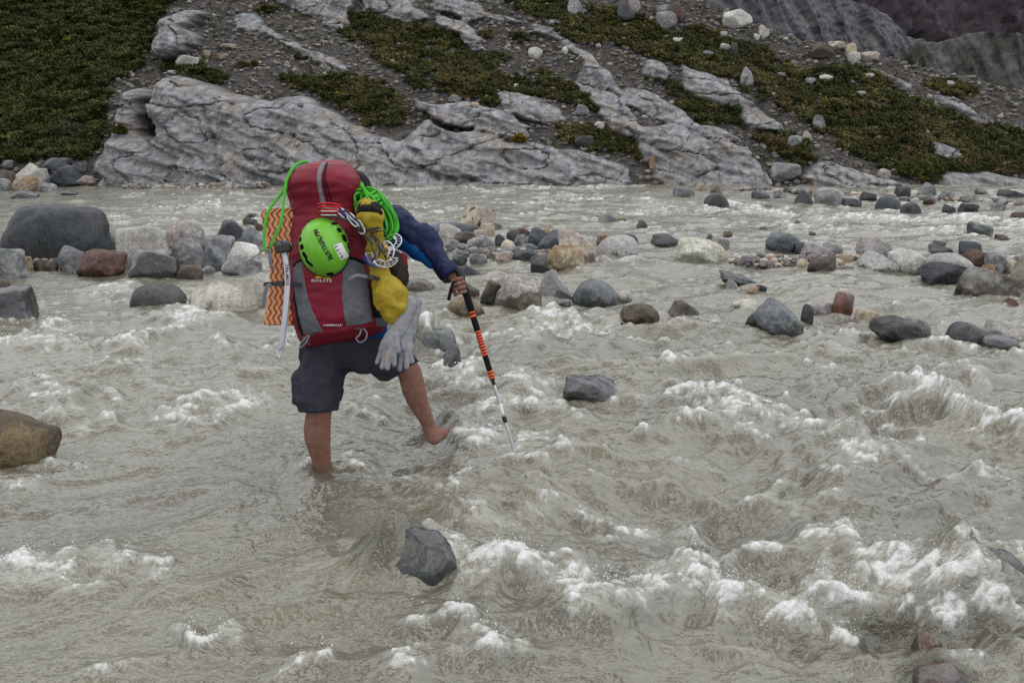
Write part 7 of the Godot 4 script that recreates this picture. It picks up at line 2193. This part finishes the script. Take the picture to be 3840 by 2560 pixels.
func make_rope() -> void:
	var o := gear("rope", "bright green climbing rope coiled beside the pack with strands over its left", "rope")
	var r := RandomNumberGenerator.new()
	r.seed = 19
	var c := Vector3(-0.6421, 0.5971, 0.07)
	var dir := Vector3(0.55, -0.83, 0).normalized()
	var wide := Vector3(0.83, 0.55, 0).normalized()
	for k in 18:
		var pts := []
		var hl := r.randf_range(0.095, 0.135)
		var hw := r.randf_range(0.02, 0.066)
		var off := Vector3(r.randf_range(-0.012, 0.018), r.randf_range(-0.01, 0.012), r.randf_range(-0.035, 0.035))
		var ph := r.randf() * TAU
		for q in 10:
			var a := TAU * q / 10.0 + ph
			pts.append(c + off + dir * cos(a) * hl + wide * sin(a) * hw + Vector3(0, 0, 0.022 * sin(a * 2.0 + k)) + Vector3(r.randf_range(-0.005, 0.005), r.randf_range(-0.005, 0.005), 0))
		var mb := MB.new()
		tube(mb, spline(pts, 6, true), 0.0056, 0.0056, 8, true)
		part("coil", mb, mats.rope, o)
	for k in 7:
		var pts := []
		var mid := Vector3(-0.6712, 0.6549, 0.09) + dir * (0.011 * k - 0.02) + Vector3(0, 0, 0.01)
		for q in 9:
			var a := TAU * q / 9.0
			pts.append(mid + wide * cos(a) * 0.05 + Vector3(0, 0, 0.045 * sin(a)) + dir * 0.012 * sin(a + k))
		var mb := MB.new()
		tube(mb, spline(pts, 6, true), 0.0056, 0.0056, 8, true)
		part("wrap", mb, mats.rope, o)
	for q in [
		[Vector3(-0.7037, 0.7403, 0.09), Vector3(-0.6801, 0.6921, 0.13), Vector3(-0.6506, 0.6426, 0.16), Vector3(-0.6386, 0.6067, 0.16), Vector3(-0.6519, 0.5614, 0.13)],
		[Vector3(-0.704, 0.7283, 0.11), Vector3(-0.6622, 0.6802, 0.14), Vector3(-0.6346, 0.6566, 0.16), Vector3(-0.6203, 0.6123, 0.15), Vector3(-0.5907, 0.5745, 0.11)],
		[Vector3(-0.9868, 0.865, -0.03), Vector3(-0.9991, 0.8449, 0.05), Vector3(-1.0168, 0.803, 0.12), Vector3(-1.0329, 0.7284, 0.17), Vector3(-1.0342, 0.6494, 0.2), Vector3(-1.0359, 0.5453, 0.235), Vector3(-1.0603, 0.4756, 0.245), Vector3(-1.0837, 0.421, 0.245)],
		[Vector3(-1.0332, 0.7302, 0.09), Vector3(-1.0366, 0.7064, 0.15), Vector3(-1.0727, 0.6452, 0.19), Vector3(-1.1011, 0.581, 0.22), Vector3(-1.1122, 0.5023, 0.235), Vector3(-1.1106, 0.4255, 0.24), Vector3(-1.1009, 0.406, 0.24)]]:
		var mb := MB.new()
		tube(mb, spline(q, 10), 0.0066, 0.0066, 10)
		part("strand", mb, mats.rope, o)

func make_tent_bag() -> void:
	var o := gear("stuff_sack", "long yellow stuff sack lashed down the right side of the pack", "stuff sack")
	var fold := sn(15.0, 3, 821)
	var mb := skin_net([
		[Vector3(-0.6531, 0.5898, 0.19), Vector3(-0.6434, 0.5546, 0.2), 0.058, 0.060], [Vector3(-0.6434, 0.5546, 0.2), Vector3(-0.6294, 0.5067, 0.19), 0.060, 0.040], [Vector3(-0.6294, 0.5126, 0.19), Vector3(-0.6153, 0.4049, 0.18), 0.040, 0.042],
		[Vector3(-0.6153, 0.4049, 0.18), Vector3(-0.5994, 0.3017, 0.18), 0.044, 0.042], [Vector3(-0.5994, 0.2898, 0.18), Vector3(-0.5542, 0.2058, 0.19), 0.044, 0.076], [Vector3(-0.5542, 0.2058, 0.19), Vector3(-0.5344, 0.1564, 0.19), 0.076, 0.066], [Vector3(-0.5383, 0.1504, 0.19), Vector3(-0.5467, 0.1125, 0.2), 0.058, 0.030]],
		0.0055, 0.02, fold, 0.013)
	part("bag", mb, mats.yellow, o)
	var cap := skin_net([[Vector3(-0.686, 0.5782, 0.225), Vector3(-0.6592, 0.5909, 0.243), 0.017, 0.019], [Vector3(-0.6592, 0.5909, 0.243), Vector3(-0.6239, 0.5927, 0.244), 0.019, 0.019], [Vector3(-0.6239, 0.5927, 0.244), Vector3(-0.597, 0.5794, 0.23), 0.019, 0.015], [Vector3(-0.6712, 0.6023, 0.21), Vector3(-0.622, 0.6043, 0.21), 0.03, 0.03]], 0.005, 0.012, fold, 0.006)
	part("closure", cap, mats.black, o)
	var st := MB.new()
	tube(st, spline([Vector3(-0.6793, 0.4899, 0.24), Vector3(-0.6434, 0.4956, 0.255), Vector3(-0.6151, 0.5041, 0.25), Vector3(-0.5928, 0.5162, 0.22)], 6), 0.007, 0.002, 8, false, Vector3(0.1, 0.2, 1))
	part("band", st, mats.dark_web, o)

func ring_of(at: Vector3, long: float, wide: float, turn: float, lean: float, n := 24) -> PackedVector3Array:
	var out := PackedVector3Array()
	for k in n:
		var a := TAU * k / n
		var x := long * signf(cos(a)) * pow(absf(cos(a)), 0.75)
		var y := wide * signf(sin(a)) * pow(absf(sin(a)), 0.75)
		out.append(at + Basis(Vector3(0, 0, 1), turn) * Basis(Vector3.RIGHT, lean) * Vector3(x, y, 0))
	return out

func make_hardware() -> void:
	# red carabiners above the helmet
	var spots := [Vector3(-0.8121, 0.6008, 0.265), Vector3(-0.811, 0.5865, 0.27), Vector3(-0.8121, 0.5698, 0.265)]
	for k in 3:
		var o := gear("carabiner", ["uppermost red carabiner clipped above the green helmet", "middle red carabiner clipped above the green helmet", "lowest red carabiner clipped above the green helmet"][k], "carabiner", "red carabiners above the helmet")
		var mb := MB.new()
		tube(mb, ring_of(spots[k], 0.050, 0.024, -0.06 + 0.05 * k, 1.15), 0.0045, 0.0045, 8, true)
		part("frame", mb, mats.red_metal, o)
		mb = MB.new()
		tube(mb, PackedVector3Array([spots[k] + Vector3(-0.034, -0.010, 0.018), spots[k] + Vector3(0.036, -0.011, 0.018)]), 0.003, 0.003, 8)
		part("gate", mb, mats.steel, o)
	# the chain of dark carabiners running down to the sack
	var chain := [Vector3(-0.746, 0.5644, 0.275), Vector3(-0.7238, 0.552, 0.28), Vector3(-0.7064, 0.5385, 0.28), Vector3(-0.6919, 0.5238, 0.275), Vector3(-0.6784, 0.5098, 0.265)]
	var lab := ["first dark carabiner right of the red ones", "second dark carabiner in the diagonal chain", "third dark carabiner, middle of the diagonal chain", "fourth dark carabiner in the diagonal chain", "last dark carabiner of the chain, next to the yellow sack"]
	for k in 5:
		var o := gear("carabiner", lab[k], "carabiner", "dark carabiners in a diagonal chain")
		var mb := MB.new()
		tube(mb, ring_of(chain[k], 0.034, 0.013, -0.75 - 0.08 * k, 0.5 * (k % 2)), 0.0042, 0.0042, 8, true)
		part("frame", mb, [mats.steel, mats.plastic, mats.steel, mats.plastic, mats.alloy][k], o)
		mb = MB.new()
		tube(mb, PackedVector3Array([chain[k] + Vector3(-0.016, 0.02, 0.006), chain[k] + Vector3(0.018, -0.016, 0.006)]), 0.0026, 0.0026, 8)
		part("gate", mb, [mats.blue_metal, mats.steel, mats.steel, mats.steel, mats.plastic][k], o)
	var sl := gear("sling", "dark sling cord tied along the chain of carabiners", "sling")
	var sm := MB.new()
	tube(sm, spline([Vector3(-0.8501, 0.5668, 0.26), Vector3(-0.8206, 0.5574, 0.27), Vector3(-0.7739, 0.5501, 0.28), Vector3(-0.7257, 0.5327, 0.28), Vector3(-0.6852, 0.4974, 0.27), Vector3(-0.6483, 0.4639, 0.26), Vector3(-0.6211, 0.4309, 0.26)], 6), 0.005, 0.003, 8)
	part("cord", sm, mats.plastic, sl)
	# slotted metal cams in a bunch
	var lobes := [[Vector3(-0.5524, 0.445, 0.24), 0.058, -0.95, 1.9, 0.2, 0], [Vector3(-0.5776, 0.3954, 0.265), 0.056, -1.3, 2.0, 0.75, 0], [Vector3(-0.5632, 0.391, 0.27), 0.062, -2.3, 1.9, -0.1, 0], [Vector3(-0.5892, 0.3954, 0.265), 0.064, -2.9, 1.9, -0.2, 0], [Vector3(-0.6069, 0.3788, 0.275), 0.056, -3.0, 1.6, -0.1, 1], [Vector3(-0.5668, 0.3765, 0.26), 0.060, -2.6, 2.0, 0.3, 0]]
	var names := ["uppermost silver slotted cam hanging right of the yellow sack", "silver slotted cam with a yellow tip in the middle of the bunch", "silver slotted cam at the right of the bunch", "silver slotted cam at the left of the bunch", "blue cam at the lower left of the bunch", "lowest silver slotted cam of the bunch"]
	for k in lobes.size():
		var L: Array = lobes[k]
		var o := gear("climbing_cam", names[k], "climbing cam", "cams hanging in a bunch")
		var m: Material = mats.blue_metal if L[5] == 1 else mats.steel
		var c: Vector3 = L[0]
		var bs := Basis(Vector3(0, 0, 1), L[4]) * Basis(Vector3.RIGHT, 0.35 * (k - 2))
		var mb := MB.new()
		var ro := PackedVector3Array()
		var ri := PackedVector3Array()
		for q in 16:
			var a: float = L[2] + L[3] * q / 15.0
			ro.append(c + bs * (Vector3(cos(a), sin(a), 0) * L[1]))
			ri.append(c + bs * (Vector3(cos(a), sin(a), 0) * L[1] * 0.58))
		tube(mb, ro, 0.0034, 0.0048, 8)
		tube(mb, ri, 0.003, 0.0042, 8)
		for q in [0, 3, 6, 9, 12, 15]:
			tube(mb, PackedVector3Array([ri[q], ro[q]]), 0.0017, 0.0034, 6, false, Vector3(0, 0, 1))
		part("lobe", mb, m, o)
		mb = MB.new()
		tube(mb, spline([ri[7], c + bs * Vector3(0, 0.004, 0), c + Vector3(-0.022, 0.05, -0.008), Vector3(-0.6324, 0.486, 0.24)], 6), 0.003, 0.003, 8)
		part("stem", mb, mats.plastic, o)
		mb = MB.new()
		block(mb, Vector3(0.012, 0.012, 0.010), facing(ri[12] + Vector3(0, 0, 0.003), 0.5))
		part("tip", mb, mats.logo if k % 2 == 1 else mats.steel, o, true)

func make_gloves() -> void:
	var fold := sn(14.0, 2, 831)
	var data := [
		["glove", "grey leather work glove hanging in front, its fingers to the left", [
			[Vector3(-0.4578, 0.1665, 0.185), Vector3(-0.5137, 0.0531, 0.21), 0.030, 0.036], [Vector3(-0.4803, 0.1734, 0.165), Vector3(-0.5403, 0.0673, 0.19), 0.026, 0.030], [Vector3(-0.5137, 0.0531, 0.21), Vector3(-0.5547, -0.0157, 0.225), 0.036, 0.036], [Vector3(-0.5417, 0.0275, 0.22), Vector3(-0.5704, -0.0314, 0.225), 0.03, 0.03],
			[Vector3(-0.583, -0.0275, 0.22), Vector3(-0.6076, -0.0941, 0.225), 0.0145, 0.0115], [Vector3(-0.5629, -0.0371, 0.235), Vector3(-0.5836, -0.1152, 0.24), 0.0145, 0.012], [Vector3(-0.5438, -0.037, 0.245), Vector3(-0.5567, -0.1168, 0.25), 0.0145, 0.012], [Vector3(-0.5275, -0.0234, 0.25), Vector3(-0.5267, -0.1011, 0.255), 0.0135, 0.011], [Vector3(-0.5204, 0.0273, 0.245), Vector3(-0.5066, -0.0427, 0.26), 0.0145, 0.012]]],
		["glove", "grey leather work glove hanging behind its pair, nearer the thigh", [
			[Vector3(-0.4382, 0.1761, 0.15), Vector3(-0.4783, 0.0377, 0.18), 0.026, 0.034], [Vector3(-0.4783, 0.0377, 0.18), Vector3(-0.5027, -0.0158, 0.19), 0.036, 0.036], [Vector3(-0.4948, 0.0277, 0.19), Vector3(-0.4776, -0.0217, 0.2), 0.028, 0.028],
			[Vector3(-0.5159, -0.0316, 0.195), Vector3(-0.5329, -0.1066, 0.2), 0.014, 0.0115], [Vector3(-0.498, -0.0374, 0.21), Vector3(-0.5071, -0.1238, 0.215), 0.014, 0.012], [Vector3(-0.4796, -0.0314, 0.215), Vector3(-0.477, -0.1158, 0.22), 0.014, 0.012], [Vector3(-0.4685, -0.0217, 0.21), Vector3(-0.4527, -0.0905, 0.21), 0.0135, 0.011], [Vector3(-0.4999, 0.0177, 0.21), Vector3(-0.4939, -0.0314, 0.225), 0.016, 0.0135]]]]
	for d in data:
		var o := gear(d[0], d[1], "glove", "pair of grey work gloves")
		var mb := skin_net(d[2], 0.004, 0.007, fold, 0.004)
		part("hand", mb, mats.suede, o)
		var seam := MB.new()
		if d[2].size() == 9:
			tube(seam, spline([Vector3(-0.491, 0.0626, 0.232), Vector3(-0.5285, 0.0176, 0.243), Vector3(-0.5502, -0.0311, 0.254), Vector3(-0.5677, -0.105, 0.254)], 8), 0.0016, 0.0016, 6)
			part("seam", seam, mats.logo, o)
		else:
			tube(seam, spline([Vector3(-0.4572, 0.097, 0.19), Vector3(-0.4682, 0.0472, 0.212), Vector3(-0.4904, -0.0118, 0.222)], 8), 0.0014, 0.0014, 6)
			part("seam", seam, mats.dark_web, o)

func make_boot() -> void:
	var o := gear("hiking_boot", "dark brown hiking boot with a red tongue hung behind the yellow sack", "boot")
	var fold := sn(18.0, 2, 841)
	var mb := skin_net([[Vector3(-0.5601, 0.3906, 0.03), Vector3(-0.5427, 0.3269, 0.05), 0.040, 0.044], [Vector3(-0.5427, 0.3269, 0.05), Vector3(-0.5276, 0.2904, 0.07), 0.046, 0.042], [Vector3(-0.5317, 0.2945, 0.07), Vector3(-0.5885, 0.29, -0.09), 0.042, 0.036]], 0.006, 0.02, fold, 0.005)
	part("upper", mb, mats.boot, o)
	mb = skin_net([[Vector3(-0.5208, 0.4009, 0.03), Vector3(-0.5084, 0.3541, 0.045), 0.020, 0.018]], 0.005, 0.01, fold, 0.004)
	part("tongue", mb, mats.boot_red, o)
	mb = skin_net([[Vector3(-0.5512, 0.2685, 0.09), Vector3(-0.5058, 0.2835, 0.08), 0.020, 0.020], [Vector3(-0.5541, 0.2638, 0.07), Vector3(-0.5915, 0.2658, -0.11), 0.026, 0.022]], 0.006, 0.012)
	part("sole", mb, mats.plastic, o)

func make_pole() -> void:
	var o := gear("trekking_pole", "trekking pole with black grip and orange stripes, its tip in the water", "trekking pole")
	var a := Vector3(-0.2491, 0.3349, 0.075)
	var b := Vector3(0.0465, -0.6466, -0.055)
	var y0 := 620.0
	var y1 := 1090.0
	var seg := func(called: String, ya: float, yb: float, r0: float, r1: float, m: Material) -> void:
		var mb := MB.new()
		var pts := PackedVector3Array()
		var rads := []
		for k in 6:
			var f := lerpf(ya, yb, k / 5.0)
			pts.append(a.lerp(b, (f - y0) / (y1 - y0)))
			rads.append(lerpf(r0, r1, k / 5.0) * (0.93 if k == 0 or k == 5 else 1.0))
		tube(mb, pts, 1.0, 1.0, 18, false, Vector3(0, 0, 1), rads)
		part(called, mb, m, o)
	seg.call("grip_head", 616.0, 640.0, 0.020, 0.0185, mats.plastic)
	seg.call("grip", 639.0, 712.0, 0.0165, 0.0175, mats.grip)
	seg.call("grip", 728.0, 757.0, 0.0155, 0.0150, mats.grip)
	seg.call("grip", 813.0, 848.0, 0.0138, 0.0138, mats.grip)
	for rg in [[711.0, 728.0, 2], [756.0, 814.0, 9], [847.0, 867.0, 3]]:
		var n: int = rg[2]
		var st: float = (rg[1] - rg[0]) / n
		for k in n:
			var y: float = rg[0] + st * k
			seg.call("orange_band", y, y + st * 0.62, 0.0148, 0.0148, mats.orange)
			seg.call("black_band", y + st * 0.6, y + st * 1.02, 0.0136, 0.0136, mats.grip)
	seg.call("collar", 866.0, 880.0, 0.0105, 0.0085, mats.plastic)
	seg.call("upper_shaft", 878.0, 958.0, 0.0078, 0.0076, mats.steel)
	seg.call("label_sleeve", 922.0, 948.0, 0.0081, 0.0080, mats.white)
	seg.call("lock", 952.0, 966.0, 0.0115, 0.0105, mats.plastic)
	seg.call("lower_shaft", 965.0, 1100.0, 0.0064, 0.0058, mats.steel)
	var mb := MB.new()
	tube(mb, spline([Vector3(-0.2863, 0.2495, 0.07), Vector3(-0.2888, 0.2278, 0.09), Vector3(-0.2969, 0.1912, 0.09)], 6), 0.008, 0.002, 8, false, Vector3(0.2, 0, 1))
	tube(mb, spline([Vector3(-0.2644, 0.2929, 0.09), Vector3(-0.2803, 0.262, 0.095), Vector3(-0.2888, 0.2278, 0.09)], 6), 0.006, 0.002, 8, false, Vector3(0.2, 0, 1))
	part("wrist_strap", mb, mats.black, o)
